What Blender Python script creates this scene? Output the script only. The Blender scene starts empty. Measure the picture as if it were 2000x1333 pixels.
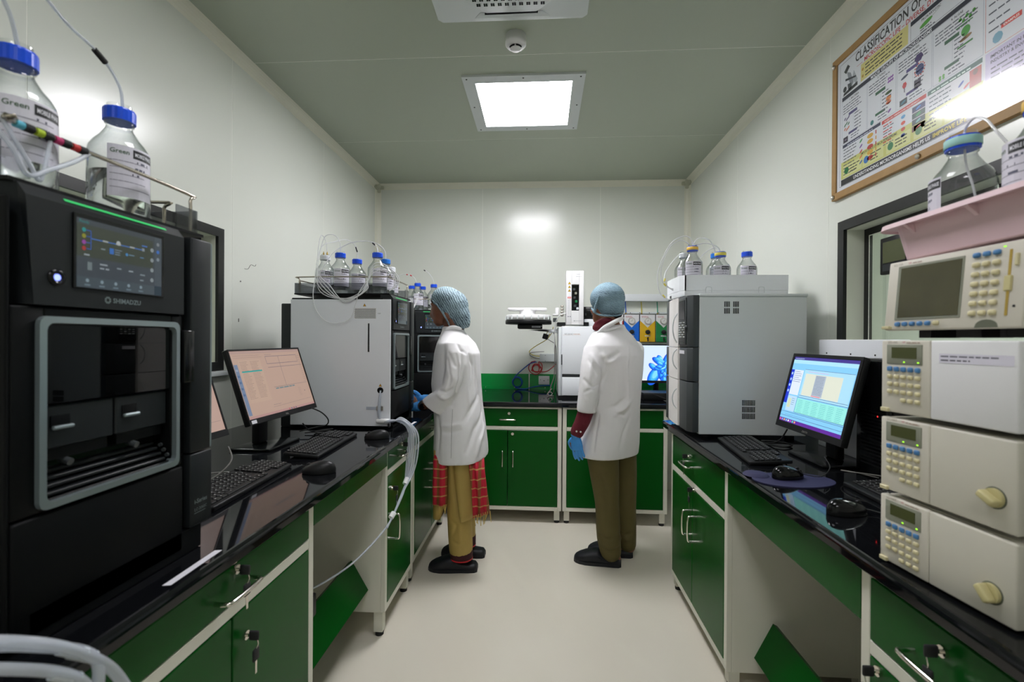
import bpy, bmesh, math, random
import numpy as np
from mathutils import Vector, Matrix
random.seed(7)
PI = math.pi
SC = bpy.context.scene
COL = SC.collection

# ------------------------------------------------------------------ camera, world, lights, exposure
XL, XR, YB, YF, HC = -1.571, 1.3255, 4.40, -1.70, 2.801      # room: left/right/back/front wall, ceiling height
cam_d = bpy.data.cameras.new('camera'); cam = bpy.data.objects.new('camera', cam_d); COL.objects.link(cam)
cam_d.sensor_width = 36.0; cam_d.lens = 926.4 / 2000 * 36.0; cam_d.clip_start = 0.02
cam.matrix_world = (Matrix.Translation((0, 0, 1.35)) @ Matrix.Rotation(0.0634, 4, 'Z') @
                    Matrix.Rotation(PI / 2 - 0.0032, 4, 'X') @ Matrix.Rotation(0.0064, 4, 'Z'))
cam_d.dof.use_dof = True; cam_d.dof.focus_distance = 2.75; cam_d.dof.aperture_fstop = 4.0
SC.camera = cam
w = bpy.data.worlds.new('world'); SC.world = w; w.use_nodes = True
w.node_tree.nodes['Background'].inputs[0].default_value = (0.55, 0.6, 0.6, 1)
w.node_tree.nodes['Background'].inputs[1].default_value = 0.05
SC.view_settings.view_transform = 'Standard'; SC.view_settings.look = 'None'
SC.view_settings.gamma = 1.0; SC.view_settings.use_curve_mapping = False
SC.view_settings.exposure = 0.70
LAMP = 25.0          # emission of the square ceiling panels (the room's own lamps)
LAMP_SPOTS = [(-0.113, 2.925), (-0.113, 1.05), (-0.113, -0.75)]

# ------------------------------------------------------------------ helpers
def lin(h):
    if not isinstance(h, str): return tuple(h)
    h = h.lstrip('#'); v = [int(h[i:i + 2], 16) / 255 for i in (0, 2, 4)]
    return tuple(c / 12.92 if c <= 0.04045 else ((c + 0.055) / 1.055) ** 2.4 for c in v)

MATS = {}
def mat(name, col, rough=0.5, metal=0.0, spec=0.5, noise=0.0, nscale=30.0, bump=0.0, bscale=200.0, emit=0.0, ecol=None, coat=0.0, alpha=1.0, trans=0.0, ior=1.45, rnoise=0.0):
    m = bpy.data.materials.new(name); m.use_nodes = True; nt = m.node_tree
    b = nt.nodes['Principled BSDF']; c = lin(col)
    b.inputs['Base Color'].default_value = (*c, 1); b.inputs['Roughness'].default_value = rough
    b.inputs['Metallic'].default_value = metal; b.inputs['Specular IOR Level'].default_value = spec
    b.inputs['Coat Weight'].default_value = coat; b.inputs['Coat Roughness'].default_value = 0.06
    b.inputs['Transmission Weight'].default_value = trans; b.inputs['IOR'].default_value = ior
    b.inputs['Alpha'].default_value = alpha
    if emit:
        b.inputs['Emission Color'].default_value = (*lin(ecol or col), 1); b.inputs['Emission Strength'].default_value = emit
    tc = nt.nodes.new('ShaderNodeTexCoord')
    if noise or rnoise:
        n = nt.nodes.new('ShaderNodeTexNoise'); n.inputs['Scale'].default_value = nscale; n.inputs['Detail'].default_value = 6
        nt.links.new(tc.outputs['Object'], n.inputs['Vector'])
        if noise:
            mx = nt.nodes.new('ShaderNodeMix'); mx.data_type = 'RGBA'
            mx.inputs[6].default_value = (*[x * (1 - noise) for x in c], 1); mx.inputs[7].default_value = (*[min(1, x * (1 + noise)) for x in c], 1)
            nt.links.new(n.outputs['Fac'], mx.inputs[0]); nt.links.new(mx.outputs[2], b.inputs['Base Color'])
        if rnoise:
            mr = nt.nodes.new('ShaderNodeMapRange'); mr.inputs['To Min'].default_value = max(0, rough - rnoise); mr.inputs['To Max'].default_value = rough + rnoise
            nt.links.new(n.outputs['Fac'], mr.inputs['Value']); nt.links.new(mr.outputs['Result'], b.inputs['Roughness'])
    if bump:
        n2 = nt.nodes.new('ShaderNodeTexNoise'); n2.inputs['Scale'].default_value = bscale; n2.inputs['Detail'].default_value = 3
        nt.links.new(tc.outputs['Object'], n2.inputs['Vector'])
        bp = nt.nodes.new('ShaderNodeBump'); bp.inputs['Strength'].default_value = bump; bp.inputs['Distance'].default_value = 0.002
        nt.links.new(n2.outputs['Fac'], bp.inputs['Height']); nt.links.new(bp.outputs['Normal'], b.inputs['Normal'])
    MATS[name] = m
    return m

def glass_mat(name, tint=(1, 1, 1), ior=1.45, rough=0.0, mul=1.0, haze=0.0, hcol=(1, 1, 1)):
    m = bpy.data.materials.new(name); m.use_nodes = True; nt = m.node_tree; nt.nodes.clear()
    o = nt.nodes.new('ShaderNodeOutputMaterial'); t = nt.nodes.new('ShaderNodeBsdfTransparent'); t.inputs[0].default_value = (*tint, 1)
    g = nt.nodes.new('ShaderNodeBsdfGlossy'); g.inputs['Roughness'].default_value = rough
    f = nt.nodes.new('ShaderNodeFresnel'); f.inputs['IOR'].default_value = ior
    mm = nt.nodes.new('ShaderNodeMath'); mm.operation = 'MULTIPLY'; mm.inputs[1].default_value = mul; mm.use_clamp = True
    ge = nt.nodes.new('ShaderNodeNewGeometry'); mr = nt.nodes.new('ShaderNodeMapRange')      # same reflectance from both sides of a thin pane
    mr.inputs['To Min'].default_value = ior; mr.inputs['To Max'].default_value = 1 / ior
    nt.links.new(ge.outputs['Backfacing'], mr.inputs['Value']); nt.links.new(mr.outputs['Result'], f.inputs['IOR'])
    x = nt.nodes.new('ShaderNodeMixShader'); nt.links.new(f.outputs[0], mm.inputs[0]); nt.links.new(mm.outputs[0], x.inputs[0])
    src = t.outputs[0]
    if haze:
        d = nt.nodes.new('ShaderNodeBsdfDiffuse'); d.inputs[0].default_value = (*hcol, 1)
        xx = nt.nodes.new('ShaderNodeMixShader'); xx.inputs[0].default_value = haze
        nt.links.new(t.outputs[0], xx.inputs[1]); nt.links.new(d.outputs[0], xx.inputs[2]); src = xx.outputs[0]
    nt.links.new(src, x.inputs[1]); nt.links.new(g.outputs[0], x.inputs[2]); nt.links.new(x.outputs[0], o.inputs[0])
    MATS[name] = m; return m

def bottle_mat(name, thin, thick):
    """clear glass wall: tint deepens where the wall is seen edge-on (longer path), fresnel gloss on top"""
    m = glass_mat(name, thin, 1.5, 0.01, 1.3); nt = m.node_tree
    t = [n for n in nt.nodes if n.type == 'BSDF_TRANSPARENT'][0]; lw = nt.nodes.new('ShaderNodeLayerWeight'); lw.inputs['Blend'].default_value = 0.35
    mx = nt.nodes.new('ShaderNodeMix'); mx.data_type = 'RGBA'; mx.inputs[6].default_value = (*thin, 1); mx.inputs[7].default_value = (*thick, 1)
    nt.links.new(lw.outputs['Facing'], mx.inputs[0]); nt.links.new(mx.outputs[2], t.inputs[0]); return m

def attr_mat(name, rough=0.4, spec=0.5, emit=0.0, coat=0.0):
    m = bpy.data.materials.new(name); m.use_nodes = True; nt = m.node_tree; b = nt.nodes['Principled BSDF']
    a = nt.nodes.new('ShaderNodeAttribute'); a.attribute_name = 'Col'
    if emit:
        b.inputs['Base Color'].default_value = (0.01, 0.01, 0.01, 1)
        nt.links.new(a.outputs['Color'], b.inputs['Emission Color']); b.inputs['Emission Strength'].default_value = emit
    else: nt.links.new(a.outputs['Color'], b.inputs['Base Color'])
    b.inputs['Roughness'].default_value = rough; b.inputs['Specular IOR Level'].default_value = spec; b.inputs['Coat Weight'].default_value = coat
    b.inputs['Coat Roughness'].default_value = 0.08
    MATS[name] = m; return m

MW = {}
def mw(o): return MW.get(o.name, Matrix.Identity(4))
def tag(o, label=None, cat=None, group=None, kind=None):
    if label: o['label'] = label
    if cat: o['category'] = cat
    if group: o['group'] = group
    if kind: o['kind'] = kind
    return o
def thing(name, label, cat, loc=(0, 0, 0), rz=0.0, group=None, kind=None):
    o = bpy.data.objects.new(name, None); COL.objects.link(o)
    o.location = loc; o.rotation_euler = (0, 0, rz); o.empty_display_size = 0.05
    MW[o.name] = Matrix.Translation(loc) @ Matrix.Rotation(rz, 4, 'Z')
    return tag(o, label, cat, group, kind)

TXT = {}
def text_geo(s, bold=False):
    if (s, bold) in TXT: return TXT[(s, bold)]
    cu = bpy.data.curves.new('t', 'FONT'); cu.body = s; cu.size = 1.0; cu.resolution_u = 2
    if bold: cu.offset = 0.018
    o = bpy.data.objects.new('t', cu); COL.objects.link(o)
    dg = bpy.context.evaluated_depsgraph_get(); me = bpy.data.meshes.new_from_object(o.evaluated_get(dg))
    v = [(p.co.x, p.co.y) for p in me.vertices]; f = [tuple(p.vertices) for p in me.polygons]
    wd = max([a[0] for a in v], default=0.1)
    bpy.data.objects.remove(o); bpy.data.curves.remove(cu); bpy.data.meshes.remove(me)
    TXT[(s, bold)] = (v, f, wd); return TXT[(s, bold)]

class B:
    """collects geometry; make() links it as ONE mesh object"""
    def __init__(self): self.v = []; self.f = []; self.m = []; self.s = []; self.c = []; self.cur = 0; self.sm = False; self.col = (1, 1, 1)
    def add(self, vs, fs, m=None, smooth=None, M=None):
        n = len(self.v)
        if M is not None: vs = [M @ Vector(p) for p in vs]
        self.v += [tuple(p) for p in vs]
        for f in fs:
            self.f.append(tuple(i + n for i in f)); self.m.append(self.cur if m is None else m)
            self.s.append(self.sm if smooth is None else smooth); self.c.append(self.col)
        return self
    def box(self, lo, hi, bev=0.0, seg=2, m=None, M=None):
        lo, hi = [min(a, b) for a, b in zip(lo, hi)], [max(a, b) for a, b in zip(lo, hi)]
        if bev <= 0:
            x0, y0, z0 = lo; x1, y1, z1 = hi
            vs = [(x0, y0, z0), (x1, y0, z0), (x1, y1, z0), (x0, y1, z0), (x0, y0, z1), (x1, y0, z1), (x1, y1, z1), (x0, y1, z1)]
            return self.add(vs, [(0, 3, 2, 1), (4, 5, 6, 7), (0, 1, 5, 4), (1, 2, 6, 5), (2, 3, 7, 6), (3, 0, 4, 7)], m, False, M)
        bm = bmesh.new(); bmesh.ops.create_cube(bm, size=1.0)
        for v in bm.verts: v.co = Vector([(a + b) / 2 + c * (b - a) for a, b, c in zip(lo, hi, v.co)])
        bev = min(bev, 0.49 * min(b - a for a, b in zip(lo, hi)))
        bmesh.ops.bevel(bm, geom=list(bm.edges), offset=bev, segments=seg, profile=0.5, affect='EDGES')
        return self.bm(bm, m, seg > 1, M)
    def bm(self, bm, m=None, smooth=False, M=None):
        bm.verts.index_update(); vs = [v.co.copy() for v in bm.verts]; fs = [[v.index for v in f.verts] for f in bm.faces]; bm.free()
        return self.add(vs, fs, m, smooth, M)
    def prism(self, poly, a, b, axis='z', m=None, bev=0.0, M=None, smooth=False):
        """poly 2D swept along axis from a to b. axis x: poly=(y,z); y: (x,z); z: (x,y)"""
        def P3(p, t): return {'x': (t, p[0], p[1]), 'y': (p[0], t, p[1]), 'z': (p[0], p[1], t)}[axis]
        n = len(poly); vs = [P3(p, a) for p in poly] + [P3(p, b) for p in poly]
        fs = [tuple(range(n)), tuple(range(2 * n - 1, n - 1, -1))] + [(i, i + n, (i + 1) % n + n, (i + 1) % n) for i in range(n)]
        bm = bmesh.new(); bv = [bm.verts.new(p) for p in vs]
        for f in fs: bm.faces.new([bv[i] for i in f])
        bmesh.ops.recalc_face_normals(bm, faces=list(bm.faces))
        if bev: bmesh.ops.bevel(bm, geom=list(bm.edges), offset=bev, segments=2, profile=0.5, affect='EDGES')
        return self.bm(bm, m, smooth or bev > 0, M)
    def cyl(self, p0, p1, r0, r1=None, n=16, m=None, cap=True, smooth=True):
        r1 = r0 if r1 is None else r1
        p0, p1 = Vector(p0), Vector(p1); d = (p1 - p0).normalized(); u = d.orthogonal().normalized(); w_ = d.cross(u)
        vs = []
        for p, r in ((p0, r0), (p1, r1)):
            vs += [p + (u * math.cos(2 * PI * i / n) + w_ * math.sin(2 * PI * i / n)) * r for i in range(n)]
        fs = [(i, (i + 1) % n, (i + 1) % n + n, i + n) for i in range(n)]
        self.add(vs, fs, m, smooth)
        if cap: self.add(vs, [tuple(range(n - 1, -1, -1)), tuple(range(n, 2 * n))], m, False)
        return self
    def lathe(self, prof, c=(0, 0, 0), n=24, m=None, axis='z', smooth=True, M=None):
        vs = []; k = len(prof)
        for i in range(n):
            a = 2 * PI * i / n
            for r, z in prof:
                p = (r * math.cos(a), r * math.sin(a), z)
                if axis == 'x': p = (z, p[0], p[1])
                if axis == 'y': p = (p[1], z, p[0])
                vs.append((p[0] + c[0], p[1] + c[1], p[2] + c[2]))
        fs = [(i * k + j, ((i + 1) % n) * k + j, ((i + 1) % n) * k + j + 1, i * k + j + 1) for i in range(n) for j in range(k - 1)]
        return self.add(vs, fs, m, smooth, M)
    def tube(self, pts, r, n=8, m=None, sub=6, closed=False, smooth=True):
        """round tube along a Catmull-Rom curve through pts; r number or list"""
        P = [Vector(p) for p in pts]; k = len(P); path = []; rad = []
        rr = [r] * k if not isinstance(r, (list, tuple)) else list(r)
        segs = k if closed else k - 1
        for i in range(segs):
            if sub <= 1: path.append(P[i]); rad.append(rr[i]); continue
            g = lambda j: P[j % k] if closed else P[max(0, min(k - 1, j))]
            a, b, c, d = g(i - 1), g(i), g(i + 1), g(i + 2)
            for s in range(sub):
                t = s / sub
                path.append(0.5 * ((2 * b) + (c - a) * t + (2 * a - 5 * b + 4 * c - d) * t * t + (3 * b - a - 3 * c + d) * t ** 3))
                rad.append(rr[i] * (1 - t) + rr[(i + 1) % k] * t)
        if not closed: path.append(P[-1]); rad.append(rr[-1])
        q = len(path); up = None; vs = []
        for i, p in enumerate(path):
            d = (path[(i + 1) % q] - path[i - 1]) if (closed or 0 < i < q - 1) else (path[1] - path[0] if i == 0 else path[-1] - path[-2])
            d = d.normalized() if d.length > 1e-9 else Vector((0, 0, 1))
            up = d.orthogonal().normalized() if up is None else (up - d * up.dot(d)).normalized()
            w_ = d.cross(up)
            vs += [p + (up * math.cos(2 * PI * j / n) + w_ * math.sin(2 * PI * j / n)) * rad[i] for j in range(n)]
        fs = []
        for i in range(q if closed else q - 1):
            for j in range(n):
                a = i * n; b = ((i + 1) % q) * n
                fs.append((a + j, a + (j + 1) % n, b + (j + 1) % n, b + j))
        self.add(vs, fs, m, smooth)
        if not closed: self.add(vs, [tuple(range(n - 1, -1, -1)), tuple(range((q - 1) * n, q * n))], m, False)
        return self
    def quad(self, a, b, c, d, m=None): return self.add([a, b, c, d], [(0, 1, 2, 3)], m, False)
    def text(self, s, org, xd, yd, size, align='l', m=None, wide=1.0, bold=False, thick=0.0):
        v, f, wd = text_geo(s, bold); ox = {'l': 0, 'c': -wd / 2, 'r': -wd}[align]
        o, xd, yd = Vector(org), Vector(xd), Vector(yd)
        return self.add([o + xd * ((p[0] + ox) * size * wide) + yd * (p[1] * size) for p in v], f, m, False)
    def make(self, name, mats, parent=None, world=False, kind=None, label=None):
        if not isinstance(mats, (list, tuple)): mats = [mats]
        vs = self.v
        if world and parent is not None:
            I = mw(parent).inverted(); vs = [tuple(I @ Vector(p)) for p in vs]
        me = bpy.data.meshes.new(name); me.from_pydata(vs, [], self.f)
        for mm in mats: me.materials.append(MATS[mm] if isinstance(mm, str) else mm)
        me.polygons.foreach_set('material_index', self.m); me.polygons.foreach_set('use_smooth', self.s)
        if any(c != (1, 1, 1) for c in self.c):
            at = me.color_attributes.new('Col', 'FLOAT_COLOR', 'CORNER')
            arr = []
            for f, c in zip(self.f, self.c): arr += [(*c, 1.0)] * len(f)
            at.data.foreach_set('color', [x for a in arr for x in a])
        me.update()
        o = bpy.data.objects.new(name, me); COL.objects.link(o)
        if parent is not None: o.parent = parent; MW[o.name] = mw(parent)
        if kind: o['kind'] = kind
        if label: o['label'] = label
        return o

def copy_tree(o, parent=None):
    c = o.copy(); COL.objects.link(c); c.parent = parent
    for ch in list(o.children): copy_tree(ch, c)
    return c

class Art:
    """flat print / screen content in a plane: org, xd (right), yd (up), nd (outwards); metres"""
    def __init__(self, org, xd, yd, nd): self.b = B(); self.o, self.x, self.y, self.n = map(Vector, (org, xd, yd, nd)); self.k = 0
    def _p(self, u, v, lay): return self.o + self.x * u + self.y * v + self.n * (0.00012 * lay)
    def rect(self, u0, v0, u1, v1, col, lay=1):
        self.b.col = lin(col); self.b.quad(self._p(u0, v0, lay), self._p(u1, v0, lay), self._p(u1, v1, lay), self._p(u0, v1, lay)); return self
    def poly(self, pts, col, lay=2):
        self.b.col = lin(col); self.b.add([self._p(u, v, lay) for u, v in pts], [tuple(range(len(pts)))]); return self
    def disc(self, u, v, r, col, lay=2, n=14, ry=None, rot=0):
        ry = ry or r; c, s = math.cos(rot), math.sin(rot)
        return self.poly([(u + r * math.cos(2 * PI * i / n) * c - ry * math.sin(2 * PI * i / n) * s, v + r * math.cos(2 * PI * i / n) * s + ry * math.sin(2 * PI * i / n) * c) for i in range(n)], col, lay)
    def line(self, pts, wd, col, lay=2):
        for (a, b), (c, d) in zip(pts, pts[1:]):
            L = math.hypot(c - a, d - b) or 1; nx, ny = -(d - b) / L * wd / 2, (c - a) / L * wd / 2
            self.poly([(a + nx, b + ny), (a - nx, b - ny), (c - nx, d - ny), (c + nx, d + ny)], col, lay)
        return self
    def frame(self, u0, v0, u1, v1, wd, col, lay=2): return self.line([(u0, v0), (u1, v0), (u1, v1), (u0, v1), (u0, v0)], wd, col, lay)
    def text(self, s, u, v, size, col, lay=3, align='l', wide=1.0, bold=False, width=None):
        if width: wide = width / (text_geo(s, bold)[2] * size)
        self.b.col = lin(col); self.b.text(s, self._p(u, v, lay), self.x, self.y, size, align, None, wide, bold); return self
    def lines(self, u, v, w_, n, pitch, h, col, lay=3, rag=0.35):
        """too-small-to-read print: broken word bars"""
        for i in range(n):
            x = u; end = u + w_ * (1 - random.random() * rag)
            while x < end:
                l = min(h * random.uniform(1.6, 5), end - x); self.rect(x, v - i * pitch, x + l, v - i * pitch + h * 0.62, col, lay); x += l + h * 0.6
        return self
    def make(self, name, m, parent, world=False, **k): return self.b.make(name, m, parent, world, **k)
# ------------------------------------------------------------------ materials
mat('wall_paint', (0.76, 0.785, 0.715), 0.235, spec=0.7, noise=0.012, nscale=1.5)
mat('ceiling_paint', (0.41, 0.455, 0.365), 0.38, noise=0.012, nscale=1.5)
mat('coving', (0.80, 0.79, 0.67), 0.4, noise=0.03, nscale=4)
mat('joint', (0.88, 0.89, 0.82), 0.4)
mat('joint_cap', (0.52, 0.53, 0.40), 0.4)
mat('floor_epoxy', (0.72, 0.68, 0.575), 0.2, spec=0.5, noise=0.02, nscale=1.5)
mat('black_frame', (0.012, 0.013, 0.013), 0.35)
mat('reveal', (0.66, 0.68, 0.58), 0.5)
mat('granite', (0.0045, 0.005, 0.006), 0.045, spec=0.42, noise=0.6, nscale=160)
mat('granite_edge', (0.008, 0.0085, 0.01), 0.22, spec=0.5)
mat('green', (0.003, 0.078, 0.008), 0.24, spec=0.16, noise=0.05, nscale=5)
mat('splash_green', (0.004, 0.28, 0.05), 0.22, noise=0.04, nscale=4)
mat('cream', (0.70, 0.69, 0.59), 0.38, noise=0.03, nscale=6)
mat('chrome', (0.72, 0.68, 0.62), 0.12, metal=1.0)
mat('steel', (0.62, 0.58, 0.52), 0.3, metal=1.0)
mat('wire', (0.55, 0.50, 0.42), 0.25, metal=1.0)
mat('black_plastic', (0.0055, 0.006, 0.0065), 0.42, spec=0.35, noise=0.1, nscale=60)
mat('black_gloss', (0.004, 0.0045, 0.005), 0.14, spec=0.35)
mat('key_black', (0.007, 0.0075, 0.008), 0.45, spec=0.35)
mat('rubber', (0.012, 0.012, 0.013), 0.7)
mat('lc_black', (0.0028, 0.0034, 0.0038), 0.45, spec=0.16, noise=0.06, nscale=50)
mat('lc_grey', (0.0115, 0.014, 0.0155), 0.38, spec=0.3)
mat('lc_trim', (0.24, 0.29, 0.30), 0.3, metal=0.5)
mat('lc_white', (0.79, 0.81, 0.85), 0.33, noise=0.02, nscale=6)
mat('gc_white', (0.78, 0.81, 0.83), 0.35, noise=0.02, nscale=6)
mat('pale_grey', (0.65, 0.69, 0.69), 0.4, noise=0.02, nscale=5)
mat('off_white', (0.77, 0.75, 0.72), 0.42, noise=0.04, nscale=8)
mat('white_plastic', (0.80, 0.80, 0.80), 0.35)
mat('slate', (0.045, 0.052, 0.055), 0.42, noise=0.06, nscale=40)
mat('slate_dark', (0.018, 0.022, 0.024), 0.4)
mat('beige', (0.66, 0.625, 0.54), 0.48, noise=0.05, nscale=12)
mat('beige_panel', (0.60, 0.575, 0.49), 0.48, noise=0.06, nscale=10)
mat('beige_dark', (0.12, 0.13, 0.09), 0.6)
mat('white_door', (0.78, 0.78, 0.79), 0.4, noise=0.03, nscale=8)
mat('key_cream', (0.66, 0.60, 0.36), 0.4)
mat('key_blue', (0.075, 0.22, 0.46), 0.4)
mat('knob_yellow', (0.58, 0.52, 0.26), 0.4, noise=0.05)
mat('lcd_olive', (0.075, 0.085, 0.03), 0.2)
mat('lcd_bezel', (0.26, 0.27, 0.21), 0.4)
mat('led_green', (0.3, 0.8, 0.03), 0.4, emit=0.8, ecol=(0.35, 0.9, 0.02))
mat('led_strip', (0.02, 0.5, 0.12), 0.4, emit=0.14, ecol=(0.02, 0.5, 0.12))
mat('led_blue', (0.3, 0.4, 1), 0.4, emit=1.3, ecol=(0.22, 0.28, 1.0))
mat('led_red', (0.8, 0.02, 0.02), 0.4, emit=2.0)
mat('pink', (0.74, 0.53, 0.57), 0.45, noise=0.03, nscale=8)
mat('cap_blue', (0.003, 0.075, 0.72), 0.35)
mat('cap_lightblue', (0.01, 0.17, 0.66), 0.35)
mat('cap_white', (0.7, 0.73, 0.76), 0.4)
mat('tape_yellow', (0.75, 0.66, 0.12), 0.5, noise=0.2, nscale=60)
mat('tape_green', (0.38, 0.66, 0.16), 0.5, noise=0.25, nscale=50)
mat('tape_mint', (0.36, 0.66, 0.62), 0.5)
mat('tape_orange', (0.83, 0.53, 0.10), 0.5, noise=0.2, nscale=60)
mat('brass', (0.55, 0.38, 0.10), 0.3, metal=1)
mat('label_white', (0.72, 0.71, 0.76), 0.6)
mat('label_black', (0.02, 0.02, 0.022), 0.5)
mat('yellow_sign', (0.78, 0.52, 0.02), 0.5)
mat('wood_frame', (0.38, 0.22, 0.075), 0.5, noise=0.25, nscale=20, bump=0.1, bscale=80)
mat('lamp_diffuser', (0.9, 0.9, 0.9), 0.5, emit=LAMP, ecol=(0.97, 0.955, 1.0))
mat('lamp_diffuser_dim', (0.9, 0.9, 0.9), 0.5, emit=LAMP * 0.35, ecol=(0.97, 0.955, 1.0))
mat('lamp_frame', (0.62, 0.66, 0.66), 0.35)
mat('cable_black', (0.012, 0.012, 0.013), 0.45)
mat('cable_grey', (0.16, 0.155, 0.14), 0.5)
mat('cable_yellow', (0.62, 0.52, 0.06), 0.45)
mat('cable_red', (0.55, 0.012, 0.02), 0.4)
mat('cable_blue', (0.008, 0.085, 0.42), 0.4)
mat('pipe_green', (0.02, 0.33, 0.2), 0.4)
mat('pipe_blue', (0.01, 0.12, 0.6), 0.4)
mat('reg_blue', (0.006, 0.16, 0.72), 0.35)
mat('reg_yellow', (0.75, 0.46, 0.01), 0.35)
mat('reg_green', (0.008, 0.22, 0.06), 0.35)
mat('reg_red', (0.6, 0.01, 0.01), 0.35)
mat('mousepad', (0.022, 0.022, 0.075), 0.7, bump=0.1, bscale=900)
mat('tube_white', (0.72, 0.77, 0.82), 0.3, trans=0.35)
glass_mat('tube_clear', (0.86, 0.90, 0.95), 1.4, 0.05, 1.0, 0.42, (0.82, 0.85, 0.9))
glass_mat('tube_thin', (0.92, 0.93, 0.94), 1.4, 0.1, 1.0, 0.78, (0.92, 0.93, 0.95))
bottle_mat('bottle_glass', (0.95, 0.96, 0.96), (0.38, 0.43, 0.42))
glass_mat('window_glass', (0.86, 0.90, 0.87), 1.5, 0.0, 1.6)
glass_mat('smoke_guard', (0.58, 0.59, 0.61), 1.45, 0.05, 1.0)
glass_mat('dark_window', (0.10, 0.11, 0.115), 1.5, 0.02, 1.0)
mat('liquid', (0.97, 0.99, 0.99), 0.0, trans=1.0, ior=1.33, spec=0.5)
attr_mat('print', 0.45)
attr_mat('poster_print', 0.3, coat=1.0)
attr_mat('screen_warm', 0.35, emit=0.43)
attr_mat('screen_blue', 0.3, emit=0.72)
attr_mat('screen_dim', 0.2, emit=0.24)

# ------------------------------------------------------------------ room shell
def struct(o): o['kind'] = 'structure'; return o
fl = struct(B().box((XL - 0.1, YF - 0.1, -0.1), (XR + 0.1, YB + 0.1, 0)).make('floor', 'floor_epoxy'))
# ceiling: backing slab with sandwich panels running wall to wall, light joint strips between them
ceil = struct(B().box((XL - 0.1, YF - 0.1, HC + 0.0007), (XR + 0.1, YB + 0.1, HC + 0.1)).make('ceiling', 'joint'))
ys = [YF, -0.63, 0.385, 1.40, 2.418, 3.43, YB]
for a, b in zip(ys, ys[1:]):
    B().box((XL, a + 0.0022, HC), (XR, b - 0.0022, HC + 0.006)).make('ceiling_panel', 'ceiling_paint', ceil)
def wall_x(name, x, side, seams, win):
    """side wall at X=x; side +1 room lies towards +X. win=(y0,y1,z0,z1) opening"""
    t = 0.006; s = -side
    y0, y1, z0, z1 = win
    b = B()
    for lo, hi in (((YF, 0), (y0, HC)), ((y1, 0), (YB, HC)), ((y0, 0), (y1, z0)), ((y0, z1), (y1, HC))):
        b.box((x + s * 0.0007, lo[0], lo[1]), (x + s * 0.08, hi[0], hi[1]))
    w_ = struct(b.make(name, 'joint'))
    for a, c in zip(seams, seams[1:]):
        bb = B(); g = 0.002
        pieces = [((a + g, 0), (c - g, HC))]
        if a < y1 and c > y0:
            pieces = []
            A, C = a + g, c - g
            if A < y0: pieces.append(((A, 0), (y0, HC)))
            if C > y1: pieces.append(((y1, 0), (C, HC)))
            pieces += [((max(A, y0), 0), (min(C, y1), z0)), ((max(A, y0), z1), (min(C, y1), HC))]
        for lo, hi in pieces: bb.box((x, lo[0], lo[1]), (x + s * t, hi[0], hi[1]))
        bb.make('wall_panel', 'wall_paint', w_)
    return w_
WIN_R = (1.02, 2.222, 1.19, 1.884); WIN_L = (1.02, 2.247, 1.19, 1.884)
wl = wall_x('wall_left', XL, 1, [YF, -0.55, 0.40, 1.35, 2.308, 3.318, YB], WIN_L)
wr = wall_x('wall_right', XR, -1, [YF, -0.55, 0.40, 1.35, 2.294, 3.337, YB], WIN_R)
wb = struct(B().box((XL - 0.08, YB + 0.0007, 0), (XR + 0.08, YB + 0.08, HC)).make('wall_back', 'joint'))
for a, b in zip((XL, -0.562, 0.526, XR), (-0.562, 0.526, XR)):
    B().box((a + 0.002, YB, 0), (b - 0.002, YB + 0.006, HC)).make('wall_panel', 'wall_paint', wb)
struct(B().box((XL - 0.08, YF - 0.08, 0), (XR + 0.08, YF, HC)).make('wall_front', 'wall_paint'))
# small scuffs and a screw hole left on the left wall
sm = B(); xw = XL + 0.001
sm.tube([(xw, 2.41, 1.715), (xw, 2.44, 1.718), (xw, 2.455, 1.735), (xw, 2.47, 1.745), (xw, 2.50, 1.742), (xw, 2.51, 1.752)], 0.0012, 4)
sm.cyl((xw - 0.001, 2.378, 1.644), (xw + 0.001, 2.378, 1.644), 0.004, n=8); sm.box((xw, 2.36, 1.432), (xw + 0.001, 2.366, 1.45))
sm.make('wall_scuff', 'cable_grey', wl)
# coving: concave quarter strips between walls and ceiling and in the room corners
CV = 0.046
def cove(n=5): return [(CV * (1 - math.sin(t * PI / 2 / n)), CV * (1 - math.cos(t * PI / 2 / n))) for t in range(n + 1)]
def arc(sx, sz, cx, cz):
    pts = [(cx, cz)]
    for i in range(6):
        t = i / 5
        pts.append((cx + sx * CV * ((1 - t) ** 2 + 0.36 * t * (1 - t)), cz - sz * CV * (t ** 2 + 0.36 * t * (1 - t))))
    return pts
struct(B().prism(arc(1, 1, XL, HC), YF, YB - CV, 'y').make('trim_1', 'coving'))
struct(B().prism(arc(-1, 1, XR, HC), YF, YB - CV, 'y').make('trim_2', 'coving'))
struct(B().prism([(YB - (p[0] - XL), p[1]) for p in arc(1, 1, XL, HC)], XL + CV, XR - CV, 'x').make('trim_3', 'coving'))
struct(B().prism([(p[0], YB + (p[1] - HC)) for p in arc(1, 1, XL, HC)], 0, HC - CV, 'z').make('trim_4', 'coving'))
struct(B().prism([(p[0], YB + (p[1] - HC)) for p in arc(-1, 1, XR, HC)], 0, HC - CV, 'z').make('trim_5', 'coving'))
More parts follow.
